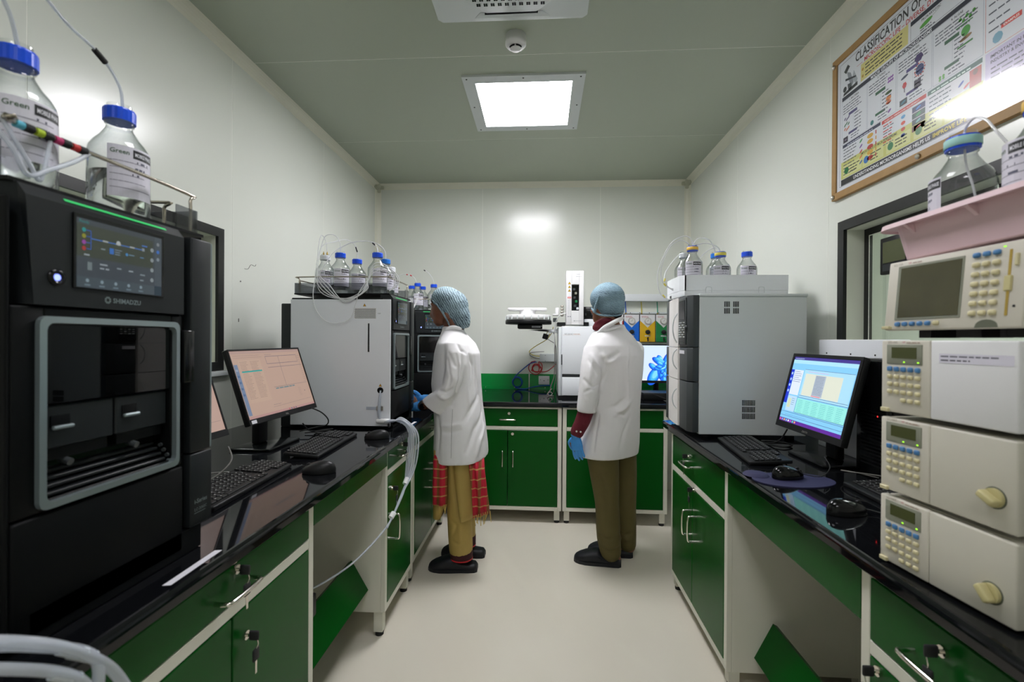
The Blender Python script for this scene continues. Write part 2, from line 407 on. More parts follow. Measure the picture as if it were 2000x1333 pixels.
for i, (cx, sx) in enumerate(((XL, 1), (XR, -1))):
    b = B(); e = CV + 0.012
    b.box((cx, YB - 0.02, HC - 0.075), (cx + sx * (CV - 0.004), YB, HC), 0.008); b.box((cx, YB - 0.075, HC - CV + 0.004), (cx + sx * 0.02, YB, HC), 0.008)
    b.box((cx, YB - 0.02, HC - CV + 0.002), (cx + sx * 0.075, YB, HC), 0.008)
    b.lathe([(0, -e), (e * .5, -e * .86), (e * .86, -e * .5), (e, 0)], (cx, YB, HC), 24, M=None)
    struct(b.make('trim_%d' % (6 + i), 'joint_cap'))
# skirting cove at the floor
struct(B().prism([(XL, 0), (XL + 0.04, 0), (XL, 0.06)], YF, YB, 'y').make('baseboard_left', 'coving'))
struct(B().prism([(XR, 0), (XR - 0.04, 0), (XR, 0.06)], YF, YB, 'y').make('baseboard_right', 'coving'))
struct(B().prism([(YB, 0), (YB - 0.04, 0), (YB, 0.06)], XL + 0.04, XR - 0.04, 'x').make('baseboard_back', 'coving'))

# windows to the neighbouring rooms
def window(name, x, side, win):
    y0, y1, z0, z1 = win; s = -side; f = 0.042
    def ring(xa, xb, f0, f1):
        b = B()
        b.box((xa, y0 + f0, z0 + f0), (xb, y0 + f1, z1 - f0)); b.box((xa, y1 - f1, z0 + f0), (xb, y1 - f0, z1 - f0))
        b.box((xa, y0 + f1, z0 + f0), (xb, y1 - f1, z0 + f1)); b.box((xa, y0 + f1, z1 - f1), (xb, y1 - f1, z1 - f0)); return b
    w_ = struct(ring(x - s * 0.003, x + s * 0.012, 0, f).make(name, 'black_frame'))
    ring(x + s * 0.012, x + s * 0.085, 0.0, f).make('reveal', 'reveal', w_)
    ring(x + s * 0.085, x + s * 0.10, 0.0, f + 0.03).make('inner_frame', 'black_frame', w_)
    ring(x + s * 0.0845, x + s * 0.0855, f + 0.03, f + 0.034).make('seal', 'joint', w_)
    B().box((x + s * 0.088, y0 + f, z0 + f), (x + s * 0.092, y1 - f, z1 - f)).make('pane', 'window_glass', w_)
    return w_
window('window_1', XR, -1, WIN_R); window('window_2', XL, 1, WIN_L)
B().box((XL, 0.98, 1.165), (XL + 0.03, 2.275, 1.188), 0.003).make('window_sill', 'pale_grey', wl)
# the rooms behind the panes: plain painted shells, each lit by an added, unseen ceiling panel
for nm, x0, x1 in (('corridor_right', XR + 0.10, XR + 1.7), ('corridor_left', XL - 0.10, XL - 1.7)):
    a, c = min(x0, x1), max(x0, x1); b = B()
    far = x1; d = 0.02 if x1 > x0 else -0.02
    b.box((far, -0.6, 0), (far + d, 5.0, HC)); b.box((a, -0.62, 0), (c, -0.6, HC)); b.box((a, 5.0, 0), (c, 5.02, HC))
    b.box((a, -0.6, -0.02), (c, 5.0, 0)); b.box((a, -0.6, HC), (c, 5.0, HC + 0.02))
    nx = x0; b.box((nx, -0.6, 0), (nx + d * 0.2, 0.9, HC)); b.box((nx, 2.4, 0), (nx + d * 0.2, 5.0, HC)); b.box((nx, 0.9, 0), (nx + d * 0.2, 2.4, 1.15)); b.box((nx, 0.9, 1.92), (nx + d * 0.2, 2.4, HC))
    o = struct(b.make(nm, 'wall_paint'))
    B().box(((x0 + x1) / 2 - 0.3, 2.0, HC - 0.01), ((x0 + x1) / 2 + 0.3, 2.6, HC - 0.002)).make('added_corridor_lamp', 'lamp_diffuser', o)

# ceiling lamps
def lamp(x, y, label, dm='lamp_diffuser_dim'):
    t = thing('ceiling_light', label, 'ceiling light', (x, y, HC), group='square ceiling light panels')
    o, i, z = 0.340, 0.271, -0.012
    b = B()
    for lo, hi in (((-o, -o), (o, -i)), ((-o, i), (o, o)), ((-o, -i), (-i, i)), ((i, -i), (o, i))): b.box((*lo, z), (*hi, 0))
    b.make('frame', 'lamp_frame', t)
    B().box((-i, -i, -0.009), (i, i, -0.004)).make('diffuser', dm, t)
    for sx, sy in ((-1, -1), (0, -1), (1, -1), (-1, 0), (1, 0), (-1, 1), (0, 1), (1, 1)):
        k = 0.315
        B().cyl((sx * k, sy * k, z - 0.0015), (sx * k, sy * k, z), 0.005, n=8).make('screw', 'black_plastic', t)
    return t
lamp(*LAMP_SPOTS[0], 'square white ceiling light panel with screwed frame over the aisle by the two people', 'lamp_diffuser')
lamp(*LAMP_SPOTS[1], 'square ceiling light panel just behind the ceiling air conditioner, above the camera')
lamp(*LAMP_SPOTS[2], 'square ceiling light panel at the unseen entrance end behind the camera')
# cassette air conditioner
t = thing('ceiling_air_conditioner', 'white ceiling cassette air conditioner with round-hole grille at the top edge', 'air conditioner', (-0.142, 1.78, HC))
H = 0.33
B().prism([(-H + .02, -H), (H - .02, -H), (H, -H + .02), (H, H - .02), (H - .02, H), (-H + .02, H), (-H, H - .02), (-H, -H + .02)], -0.032, 0, 'z', bev=0.004).make('panel', 'lamp_frame', t)
g = B()
pts = []
for i in range(8):
    a0 = i * PI / 4 + PI / 8
    r = 0.265 / math.cos(PI / 8)
    pts.append((r * math.cos(a0), r * math.sin(a0)))
g.prism(pts, -0.042, -0.030, 'z', bev=0.006); grille = g.make('grille', 'lamp_frame', t)
hb = B(); k = 0
for iy in range(-7, 8):
    for ix in range(-7, 8):
        x, y = ix * 0.03 + (0.015 if iy % 2 else 0), iy * 0.03
        if abs(x) + abs(y) < 0.36 and abs(x) < .215 and abs(y) < .215:
            for q in range(4):
                a = q * PI / 2 + PI / 4
                hb.cyl((x + 0.0062 * math.cos(a), y + 0.0062 * math.sin(a), -0.0432), (x + 0.0062 * math.cos(a), y + 0.0062 * math.sin(a), -0.0415), 0.0046, n=6)
hb.make('grille_holes', 'black_gloss', t, kind='stuff')
for a in range(4):
    M = Matrix.Rotation(a * PI / 2, 4, 'Z')
    fl_ = B(); fl_.add([(-0.135, 0.268, -0.035), (0.135, 0.268, -0.035), (0.165, 0.305, -0.0335), (-0.165, 0.305, -0.0335), (-0.135, 0.27, -0.031), (0.135, 0.27, -0.031), (0.165, 0.308, -0.031), (-0.165, 0.308, -0.031)], [(0, 3, 2, 1), (4, 5, 6, 7), (0, 1, 5, 4), (1, 2, 6, 5), (2, 3, 7, 6), (3, 0, 4, 7)], M=M)
    fl_.make('louvre', 'lamp_frame', t)
    sl = B(); sl.box((-0.115, 0.2655, -0.0435), (0.115, 0.270, -0.033), M=M); sl.make('air_slot', 'black_gloss', t)
# smoke detector
t = thing('smoke_detector', 'round white smoke detector on the ceiling between air conditioner and light panel', 'smoke detector', (-0.135, 2.262, HC))
B().lathe([(0, 0), (0.048, 0), (0.048, -0.03), (0.05, -0.032), (0.05, -0.045), (0.042, -0.055), (0.0, -0.056)], n=28).make('base', 'white_plastic', t)
B().lathe([(0, -0.056), (0.026, -0.056), (0.027, -0.066), (0.022, -0.07), (0, -0.071)], n=24).make('sensor_cap', 'white_plastic', t)
for a0, a1 in ((0.35, 1.45), (1.7, 2.8)):
    v = B(); v.tube([(0.0275 * math.cos(a0 + (a1 - a0) * i / 6), 0.0275 * math.sin(a0 + (a1 - a0) * i / 6) * -1, -0.0605) for i in range(7)], 0.0042, 6, sub=2); v.make('vent_slot', 'black_gloss', t)
B().box((-0.019, 0.028, -0.0573), (0.019, 0.036, -0.0555)).make('name_strip', 'slate_dark', t)
# ------------------------------------------------------------------ worktops
ZT = 0.89
def nose(x0, x1, z0, z1, r=0.014):
    """profile from back x0 to rounded front x1"""
    s = 1 if x1 > x0 else -1; p = [(x0, z0), (x1 - s * 0.004, z0), (x1, z0 + 0.004)]
    for i in range(6):
        a = i / 5 * PI / 2; p.append((x1 - s * r * (1 - math.cos(a)), z1 - r * (1 - math.sin(a))))
    return p + [(x0, z1)]
wt = B().prism(nose(XL, -0.6615, 0.857, ZT), 0.35, YB, 'y').make('worktop', 'granite')
tag(wt, 'long black granite worktop along the left wall, carrying the black instruments', 'worktop', 'polished black granite worktops')
wt = B().prism([(YB - (p[0] - 0), p[1]) for p in nose(0, YB - 3.465, 0.857, ZT)], -0.66, 0.93, 'x').make('worktop', 'granite')
tag(wt, 'black granite worktop against the back wall below the green splashback', 'worktop', 'polished black granite worktops')
b = B(); b.prism(nose(XR, 0.6893, 0.857, ZT), 0.35, 2.755, 'y')
b.prism([(0.6893, 2.755), (0.700, 2.775), (0.725, 2.785), (XR, 2.785), (XR, 2.755)], 0.857, ZT, 'z')
wt = b.make('worktop', 'granite'); tag(wt, 'black granite worktop along the right wall, under the stacked beige modules', 'worktop', 'polished black granite worktops')

# ------------------------------------------------------------------ cabinets (local frame: front plane y=0 facing -y, x to the right, floor z=0)
def handle(parent, x, z, ln=0.115, vert=True, y=-0.001):
    b = B(); r = 0.0052; d = 0.034; h = ln / 2; q = 0.012
    if vert: pts = [(x, y, z + h), (x, y - d + q, z + h), (x, y - d, z + h - q), (x, y - d, z - h + q), (x, y - d + q, z - h), (x, y, z - h)]
    else: pts = [(x - h, y, z), (x - h, y - d + q, z), (x - h + q, y - d, z), (x + h - q, y - d, z), (x + h, y - d + q, z), (x + h, y, z)]
    b.tube(pts, r, 8, sub=4); b.make('handle', 'chrome', parent)
def lock(parent, x, z, key=True, y=-0.001):
    l = B().cyl((x, y, z), (x, y - 0.006, z), 0.0105, n=14).make('lock', 'chrome', parent)
    if key:
        b = B(); b.cyl((x, y - 0.006, z), (x, y - 0.012, z), 0.004, n=8, m=1); b.box((x - 0.0035, y - 0.034, z - 0.011), (x + 0.0035, y - 0.011, z + 0.011), 0.003)
        b.tube([(x, y - 0.03, z - 0.009), (x + 0.004, y - 0.03, z - 0.022), (x - 0.001, y - 0.027, z - 0.034)], 0.0012, 5, m=1, sub=3)
        b.box((x - 0.011, y - 0.030, z - 0.058), (x + 0.011, y - 0.024, z - 0.03), 0.004); b.box((x - 0.0035, y - 0.028, z - 0.088), (x + 0.0035, y - 0.026, z - 0.056), m=1)
        b.make('key', ['rubber', 'chrome'], parent)
def cabinet(label, loc, rz, W, doors, D=0.55, zb=0.10, zt=0.853, rail=(0.722, 0.75), keys=True, dh=None):
    t = thing('base_cabinet', label, 'cabinet', loc, rz, 'cream framed green laboratory cabinets')
    fw = 0.028
    b = B(); b.box((0, 0.02, zb), (0.016, D, zt)); b.box((W - 0.016, 0.02, zb), (W, D, zt)); b.box((0.016, 0.02, zb), (W - 0.016, D, zb + 0.016)); b.box((0.016, D - 0.012, zb + .016), (W - 0.016, D, zt)); b.box((0.016, 0.02, zt - 0.016), (W - 0.016, D - .012, zt))
    b.make('body', 'cream', t)
    b = B(); b.box((0, 0, zb), (fw, 0.02, zt), 0.0015, 1); b.box((W - fw, 0, zb), (W, 0.02, zt), 0.0015, 1)
    for z0, z1 in ((zb, zb + fw), rail, (zt - 0.012, zt)): b.box((fw, 0, z0), (W - fw, 0.02, z1), 0.0015, 1)
    b.make('face_frame', 'cream', t)
    g = 0.0025
    dr = B().box((fw + g, -0.001, rail[1] + g), (W - fw - g, 0.018, zt - 0.012 - g), 0.0015, 1).make('drawer', 'green', t)
    c = dh if dh is not None else W / 2
    handle(dr, c, (rail[1] + zt) / 2 - 0.018, vert=False); lock(dr, c + 0.01, (rail[1] + zt) / 2 + 0.024, keys)
    for (x0, x1, hx, lk) in doors:
        d = B().box((x0 + g, -0.001, zb + fw + g), (x1 - g, 0.018, rail[0] - g), 0.0015, 1).make('door', 'green', t)
        handle(d, hx, 0.475 if W > 0.5 else 0.47)
        if lk is not None: lock(d, lk, 0.655, keys)
    for x in (0.012, W - 0.052):
        for y in (0.015, D - 0.055):
            l = B().box((x, y, 0.02), (x + 0.04, y + 0.04, zb)).make('leg', 'cream', t)
            B().cyl((x + 0.02, y + 0.02, 0), (x + 0.02, y + 0.02, 0.022), 0.019, n=14).make('foot', 'rubber', l)
    return t
cabinet('near left green cabinet under the closest black instrument, keys hanging from both locks', (-0.69, 0.64, 0), PI / 2, 0.76, [(0.028, 0.38, 0.335, None), (0.38, 0.732, 0.425, 0.425)])
cabinet('narrow green cabinet with one door beside the left knee space, waste tubes crossing it', (-0.698, 2.09, 0), PI / 2, 0.44, [(0.028, 0.412, 0.095, 0.075)], zb=0.115)
cabinet('dark green cabinet behind the woman at the far end of the left bench', (-0.705, 2.575, 0), PI / 2, 0.87, [(0.028, 0.435, 0.365, None), (0.435, 0.842, 0.505, None)], zb=0.11, keys=False)
cabinet('two-door green cabinet below the back wall, left of the grey-white chromatograph', (-0.645, 3.485, 0), 0, 0.792, [(0.028, 0.396, 0.36, None), (0.396, 0.764, 0.437, 0.432)], zb=0.093, rail=(0.683, 0.71), keys=False)
cabinet('two-door green cabinet below the back wall, behind the man', (0.155, 3.485, 0), 0, 0.753, [(0.028, 0.376, 0.34, None), (0.376, 0.725, 0.413, 0.413)], zb=0.093, rail=(0.683, 0.71), keys=False)
cabinet('glossy green two-door cabinet at the far end of the right bench, handles side by side', (0.715, 2.66, 0), -PI / 2, 0.79, [(0.028, 0.37, 0.33, None), (0.37, 0.762, 0.415, 0.405)], zb=0.075, rail=(0.65, 0.68), dh=0.31)
cabinet('near right green cabinet below the stacked beige modules', (0.715, 1.105, 0), -PI / 2, 0.755, [(0.028, 0.377, 0.335, 0.06), (0.377, 0.727, 0.42, None)], zb=0.08, rail=(0.672, 0.703), dh=0.21)
# knee spaces: apron board under the worktop and a sloping cable board
def apron(label, lo, hi):
    o = B().box(lo, hi, 0.001, 1).make('apron_panel', 'green'); tag(o, label, 'panel', 'green apron boards over the knee spaces')
apron('green apron board under the left worktop between two cabinets', (-0.708, 1.402, 0.778), (-0.69, 2.088, 0.856))
apron('green apron board under the right worktop over the right knee space', (0.715, 1.107, 0.728), (0.733, 1.868, 0.856))
def slope(label, p0, p1, y0, y1, th=0.018):
    (x0, z0), (x1, z1) = p0, p1; d = Vector((x1 - x0, z1 - z0)).normalized(); n = Vector((-d.y, d.x)) * th
    if n.y > 0: n = -n
    o = B().prism([(x0, z0), (x1, z1), (x1 + n.x, z1 + n.y), (x0 + n.x, z0 + n.y)], y0, y1, 'y').make('cable_board', 'green'); tag(o, label, 'board', 'sloping cable boards in the knee spaces')
slope('green sloping cable board low in the left knee space', (-0.851, 0.347), (-0.774, 0.217), 1.402, 2.088)
slope('green sloping cable board low in the right knee space', (0.887, 0.27), (0.818, 0.136), 1.107, 1.868)
t = thing('power_socket', 'small black power socket tucked behind the left sloping cable board', 'socket', (-0.83, 1.56, 0.36))
B().box((-0.03, -0.06, 0), (0.03, 0.09, 0.08), 0.006).make('body', 'black_plastic', t)
B().box((0.0305, 0.0, 0.02), (0.032, 0.03, 0.06)).make('rating_label', 'label_white', t)
# back splashboard with sockets and trunking
b_ = thing('splashback', 'bright green splashback of long panels behind the back worktop', 'splashback', (0, YB, ZT))
for x0, x1 in ((-1.55, -0.855), (-0.85, -0.122), (-0.112, 0.62), (0.63, 1.25)):
    B().box((x0, -0.016, 0.012), (x1, -0.001, 0.142), 0.001, 1).make('panel', 'splash_green', b_)
    B().box((x0, -0.028, 0.0), (x1, -0.0165, 0.03), 0.001, 1).make('ledge', 'splash_green', b_)
for x in (-0.855, -0.122, 0.62): B().box((x + 0.001, -0.014, 0.0), (x + 0.009, -0.001, 0.142)).make('joint_strip', 'joint', b_)
for x in (-0.52, -0.25, 0.03): B().cyl((x, -0.030, 0.018), (x, -0.0275, 0.018), 0.004, n=8).make('screw', 'steel', b_)
t = thing('wall_socket', 'white double wall socket on the green splashback beside the coiled cables', 'socket', (0.02, YB - 0.0165, 0.976))
B().box((-0.05, -0.009, -0.04), (0.05, 0, 0.04), 0.003).make('plate', 'white_plastic', t)
for x, z in ((-0.033, 0.004), (0.036, 0.004), (0.0, -0.004)): B().box((x - (0.006 if x == 0 else 0.003), -0.0098, z - 0.003), (x + (0.006 if x == 0 else 0.003), -0.0088, z + 0.003)).make('slot', 'label_black', t)
t = thing('cable_trunking', 'white cable trunking box on the back wall above the red cable coil', 'trunking', (0.08, YB, 1.185))
B().box((-0.102, -0.055, -0.036), (0.12, 0, 0.036), 0.002, 1).make('body', 'pale_grey', t)
for z in (0.022, -0.03): B().cyl((-0.05, -0.0565, z), (-0.05, -0.0545, z), 0.003, n=8).make('screw', 'black_plastic', t)
# paper strips lying on the left worktop
o = B().add([(-0.6975, 0.832, 0.8905), (-0.683, 0.835, 0.8905), (-0.687, 0.982, 0.8905), (-0.7015, 0.979, 0.8905)], [(0, 1, 2, 3)]); o.add([(x, y, z + .0004) for x, y, z in o.v], [(0, 1, 2, 3)])
tag(o.make('paper_strip', 'label_white'), 'long white paper strip on the black worktop in front of the near instrument', 'paper strip', 'white paper strips')
o = B().box((-0.705, 2.44, 0.8902), (-0.690, 2.59, 0.8907)).make('paper_strip', 'label_white'); tag(o, 'short white paper strip on the worktop below the blue gloved hand', 'paper strip', 'white paper strips')
# ------------------------------------------------------------------ computers
def monitor(label, c, side, phi, tau, w_, h_, content, bezel=0.012, chin=0.022, logo=None, sticker=False):
    """centre c of the screen; side +1 faces +X, phi turns it towards the camera"""
    n = Vector((side * math.cos(phi), -math.sin(phi), 0)); rt = Vector((0, 0, 1)).cross(n); up = Vector((0, 0, 1)) * math.cos(tau) - n * math.sin(tau); nn = rt.cross(up)
    t = thing('monitor', label, 'monitor', (c[0] - n.x * 0.08, c[1] - n.y * 0.08, ZT))
    M = Matrix((( rt.x, nn.x, up.x, c[0]), (rt.y, nn.y, up.y, c[1]), (rt.z, nn.z, up.z, c[2]), (0, 0, 0, 1)))   # local x right, y outwards (to viewer), z up
    W, H = w_ / 2, h_ / 2
    b = B(); b.box((-W, -0.022, -H), (W, -0.001, H), 0.004, M=M)
    for lo, hi in (((-W, -H), (W, -H + chin)), ((-W, H - bezel), (W, H)), ((-W, -H + chin), (-W + bezel, H - bezel)), ((W - bezel, -H + chin), (W, H - bezel))): b.box((lo[0], -0.001, lo[1]), (hi[0], 0.003, hi[1]), 0.001, 1, M=M)
    b.box((-W * 0.55, -0.055, -H * 0.7), (W * 0.55, -0.02, H * 0.45), 0.012, M=M)
    b.make('housing', 'black_plastic', t, True)
    sw, sh = 2 * W - 2 * bezel, 2 * H - bezel - chin
    a = Art(M @ Vector((-W + bezel, 0.0, -H + chin)), rt, up, nn); mname = content(a, sw, sh)
    a.make('screen', mname, t, True)
    if logo:
        l = B(); l.text(logo, M @ Vector((0, 0.0034, -H + 0.006)), rt, up, 0.010, 'c'); l.make('logo', 'steel', t, True)
    if sticker: B().box((-W + 0.012, 0.0031, -H + 0.004), (-W + 0.042, 0.0036, -H + 0.017), M=M).make('sticker', 'label_white', t, True)
    p = Vector(c) - n * 0.075
    b = B(); b.box((p.x - 0.016, p.y - 0.035, ZT + 0.012), (p.x + 0.016, p.y + 0.035, c[2] + 0.02), 0.006)
    b.cyl((p.x, p.y, c[2]), M @ Vector((0, -0.04, 0)), 0.02, n=12); b.make('stand', 'black_plastic', t, True)
    q = p + n * 0.03
    bb = B(); bb.box((q.x - 0.085, q.y - 0.12, ZT), (q.x + 0.085, q.y + 0.12, ZT + 0.012), 0.004); bb.make('base', 'black_gloss', t, True)
    return t, M
random.seed(3)
def scr_warm(a, w_, h_):
    T = '#c9a894'
    a.rect(0, 0, w_, h_, '#cfae9c', 0); a.rect(0, h_ * .955, w_, h_, '#c4a49a', 1); a.rect(0, 0, w_, h_ * .035, '#c79a96', 1)
    a.rect(0.012 * w_, .05 * h_, .055 * w_, .80 * h_, '#7c8fae', 1)
    for i in range(5): a.rect(.02 * w_, (.70 - i * .09) * h_, .045 * w_, (.73 - i * .09) * h_, '#4e6f9c' if i else '#a9b6c8', 2)
    a.rect(.075 * w_, .22 * h_, .36 * w_, .86 * h_, '#d4b49f', 1)
    for i in range(26):
        v = .83 * h_ - i * .022 * h_
        a.lines(.09 * w_, v, .1 * w_, 1, 1, .009 * h_, '#9a7f78', 2); a.lines(.22 * w_, v, .12 * w_, 1, 1, .009 * h_, '#9a7f78', 2)
    a.rect(.085 * w_, .675 * h_, .345 * w_, .695 * h_, '#0fb0ac', 3)
    a.frame(.44 * w_, .78 * h_, .93 * w_, .90 * h_, .002, '#7d6f7c', 2); a.line([(.63 * w_, .90 * h_), (.63 * w_, .40 * h_)], .003, '#a08a86', 2)
    a.line([(.44 * w_, .72 * h_), (.98 * w_, .72 * h_)], .002, '#8d7b82', 2); a.line([(.44 * w_, .40 * h_), (.98 * w_, .40 * h_)], .002, '#9d8884', 2)
    a.lines(.44 * w_, .925 * h_, .1 * w_, 1, 1, .008 * h_, '#7d6f7c'); a.lines(.46 * w_, .365 * h_, .3 * w_, 1, 1, .03 * h_, '#6f8f96', rag=0.05)
    a.lines(.94 * w_, .88 * h_, .05 * w_, 14, .035 * h_, .008 * h_, '#9a8480'); a.lines(.03 * w_, .925 * h_, .4 * w_, 2, .03 * h_, .008 * h_, '#a58c86')
    a.lines(.80 * w_, .33 * h_, .05 * w_, 8, .02 * h_, .007 * h_, '#a58c86'); a.disc(.9 * w_, .26 * h_, .003, '#7a6a70')
    a.line([(.35 * w_, .10 * h_), (.98 * w_, .12 * h_)], .0015, '#a08a86', 2); a.lines(.36 * w_, .13 * h_, .12 * w_, 1, 1, .01 * h_, '#8a7a7c')
    for i, cc in enumerate(('#c03a50', '#3a6a90', '#7a3048', '#505a80')): a.rect((.56 + i * .035) * w_, .008 * h_, (.575 + i * .035) * w_, .026 * h_, cc, 3)
    return 'screen_warm'
monitor('wide monitor with a pinkish data table screen, in front of the white-sided instrument', (-1.128, 1.955, 1.162), 1, 0.0235, 0.3226, 0.50, 0.30, scr_warm, 0.007, 0.022, 'DELL', True)
def scr_warm2(a, w_, h_):
    a.rect(0, 0, w_, h_, '#d0aea0', 0); a.rect(0, h_ * .95, w_, h_, '#c4a49a', 1)
    a.lines(.55 * w_, .86 * h_, .4 * w_, 14, .035 * h_, .009 * h_, '#8f7873'); a.line([(.5 * w_, .52 * h_), (.98 * w_, .52 * h_)], .002, '#8d7b82'); a.lines(.55 * w_, .45 * h_, .3 * w_, 6, .04 * h_, .009 * h_, '#a08a86')
    a.line([(.3 * w_, .12 * h_), (.98 * w_, .12 * h_)], .0015, '#a08a86'); a.rect(.02 * w_, .05 * h_, .06 * w_, .8 * h_, '#7c8fae', 1)
    return 'screen_warm'
monitor('monitor half hidden behind the nearest black instrument, pinkish screen edge showing', (-1.128, 1.318, 1.158), 1, 0.0235, 0.3226, 0.50, 0.30, scr_warm2, 0.007, 0.022)
def scr_blue(a, w_, h_):
    a.rect(0, 0, w_, h_, '#7fc4f4', 0); a.rect(0, .955 * h_, w_, h_, '#3c2f86', 1); a.rect(0, .90 * h_, w_, .955 * h_, '#a6daf6', 1)
    a.lines(.02 * w_, .97 * h_, .18 * w_, 1, 1, .012 * h_, '#bcd8f4'); a.rect(.0, .28 * h_, .055 * w_, .80 * h_, '#1230c4', 2)
    for i in range(4): a.disc(.028 * w_, (.74 - i * .09) * h_, .006, '#a9c6f4', 3)
    a.rect(.06 * w_, .42 * h_, .22 * w_, .80 * h_, '#d6e0fa', 2); a.lines(.07 * w_, .77 * h_, .14 * w_, 6, .03 * h_, .010 * h_, '#41586e')
    a.rect(.06 * w_, .17 * h_, .22 * w_, .40 * h_, '#b4d4ee', 2); a.rect(.075 * w_, .22 * h_, .13 * w_, .36 * h_, '#c9d3b4', 3); a.lines(.14 * w_, .36 * h_, .07 * w_, 4, .03 * h_, .01 * h_, '#54708a')
    a.rect(.24 * w_, .40 * h_, .98 * w_, .82 * h_, '#a3d4f2', 2); a.line([(.24 * w_, .82 * h_), (.98 * w_, .82 * h_)], .0015, '#3f5a78'); a.line([(.3 * w_, .79 * h_), (.62 * w_, .785 * h_)], .003, '#d693bc')
    a.rect(.27 * w_, .44 * h_, .84 * w_, .76 * h_, '#d5d9c9', 3); a.rect(.44 * w_, .45 * h_, .60 * w_, .75 * h_, '#a8b4c4', 4)
    for i in range(13): a.lines(.45 * w_, (.73 - i * .021) * h_, .14 * w_, 1, 1, .008 * h_, '#4c5870', 5, .1)
    a.line([(.44 * w_, .45 * h_), (.58 * w_, .45 * h_)], .004, '#e08a98', 6)
    a.rect(.23 * w_, .17 * h_, .99 * w_, .385 * h_, '#92e2da', 3); a.frame(.23 * w_, .17 * h_, .99 * w_, .40 * h_, .0015, '#37506a', 4)
    for i in range(8):
        for k in range(6): a.lines((.26 + k * .12) * w_, (.355 - i * .024) * h_, .09 * w_, 1, 1, .009 * h_, '#4fa6ae', 5, .2)
    a.line([(.24 * w_, .43 * h_), (.98 * w_, .43 * h_)], .0015, '#37506a', 4)
    a.line([(0, .15 * h_), (w_, .15 * h_)], .0015, '#41586e', 4); a.line([(0, .09 * h_), (w_, .09 * h_)], .0015, '#41586e', 4); a.lines(.08 * w_, .11 * h_, .4 * w_, 1, 1, .008 * h_, '#5b83a4')
    a.rect(.0, .0, w_, .05 * h_, '#5a1c94', 4)
    for i, cc in enumerate(('#d86a8a', '#8fa6f0', '#e0c06a', '#7ad0f0', '#f0f0ff', '#c05ad0', '#5ae0c0', '#f0a070')): a.rect((.01 + i * .038) * w_, .012 * h_, (.033 + i * .038) * w_, .038 * h_, cc, 5)
    return 'screen_blue'
monitor('square-ish monitor with a bright blue data screen on the right worktop', (1.05, 1.895, 1.144), -1, 0.0118, 0.2408, 0.44, 0.317, scr_blue, 0.014, 0.026, 'ZEBSTER')

def keyboard(label, c, ang, L=0.44, D=0.135):
    t = thing('keyboard', label, 'keyboard', (c[0], c[1], ZT), ang, 'black desktop keyboards')
    M = Matrix.Translation((0, 0, 0.004)) @ Matrix.Rotation(math.radians(5), 4, 'X')
    B().box((-L / 2, -D / 2, 0.002), (L / 2, D / 2, 0.016), 0.004, M=M).make('case', 'black_plastic', t)
    km = None
    rows = [(-0.045, [.022] * 3 + [.12] + [.022] * 4), (-0.026, [.032] + [.0165] * 10 + [.038]), (-0.007, [.028] + [.0165] * 11 + [.024]), (.012, [.024] + [.0165] * 12 + [.012]), (.031, [.0165] * 13 + [.03]), (.053, [.0165] * 14)]
    x00 = -L / 2 + 0.012; keys = []
    for y, ws in rows:
        x = x00
        for k in ws:
            keys.append((x + k / 2, y, k)); x += k + 0.0026
    for y, _ in rows[1:]:
        for i in range(3): keys.append((L / 2 - 0.128 + i * 0.019, y, .0165))
    for y, _ in rows[:-1]:
        for i in range(4): keys.append((L / 2 - 0.0685 + i * 0.0185, y, .0165))
    cache = {}
    for (x, y, k) in keys:
        if k not in cache:
            o = B().box((-k / 2, -0.0082, 0), (k / 2, 0.0082, 0.0055), 0.0018, 1).make('key', 'key_black', t)
            lg = Art((-k / 2, -0.0082, 0.0056), (1, 0, 0), (0, 1, 0), (0, 0, 1)); lg.rect(k * .22, .0085, k * .22 + .004, .0125, (0.45, 0.45, 0.45), 1); lgo = lg.make('legend', 'print', o)
            cache[k] = (o.data, lgo.data); ob = o
        else:
            ob = bpy.data.objects.new('key', cache[k][0]); COL.objects.link(ob); ob.parent = t
            l2 = bpy.data.objects.new('legend', cache[k][1]); COL.objects.link(l2); l2.parent = ob
        ob.matrix_local = M @ Matrix.Translation((x, y, 0.0155))
    return t
keyboard('black keyboard in front of the wide pinkish monitor, far one of the left pair', (-0.925, 1.965), PI / 2 + 0.05)
keyboard('black keyboard partly hidden by the nearest black instrument, near one of the left pair', (-0.94, 1.41), PI / 2 + 0.06)
keyboard('black keyboard in front of the big white instrument on the right worktop', (0.865, 2.02), -PI / 2 - 0.10, 0.45, 0.15)
keyboard('black keyboard half hidden behind the beige module stack', (1.03, 1.35), -PI / 2 - 0.03, 0.45, 0.15)
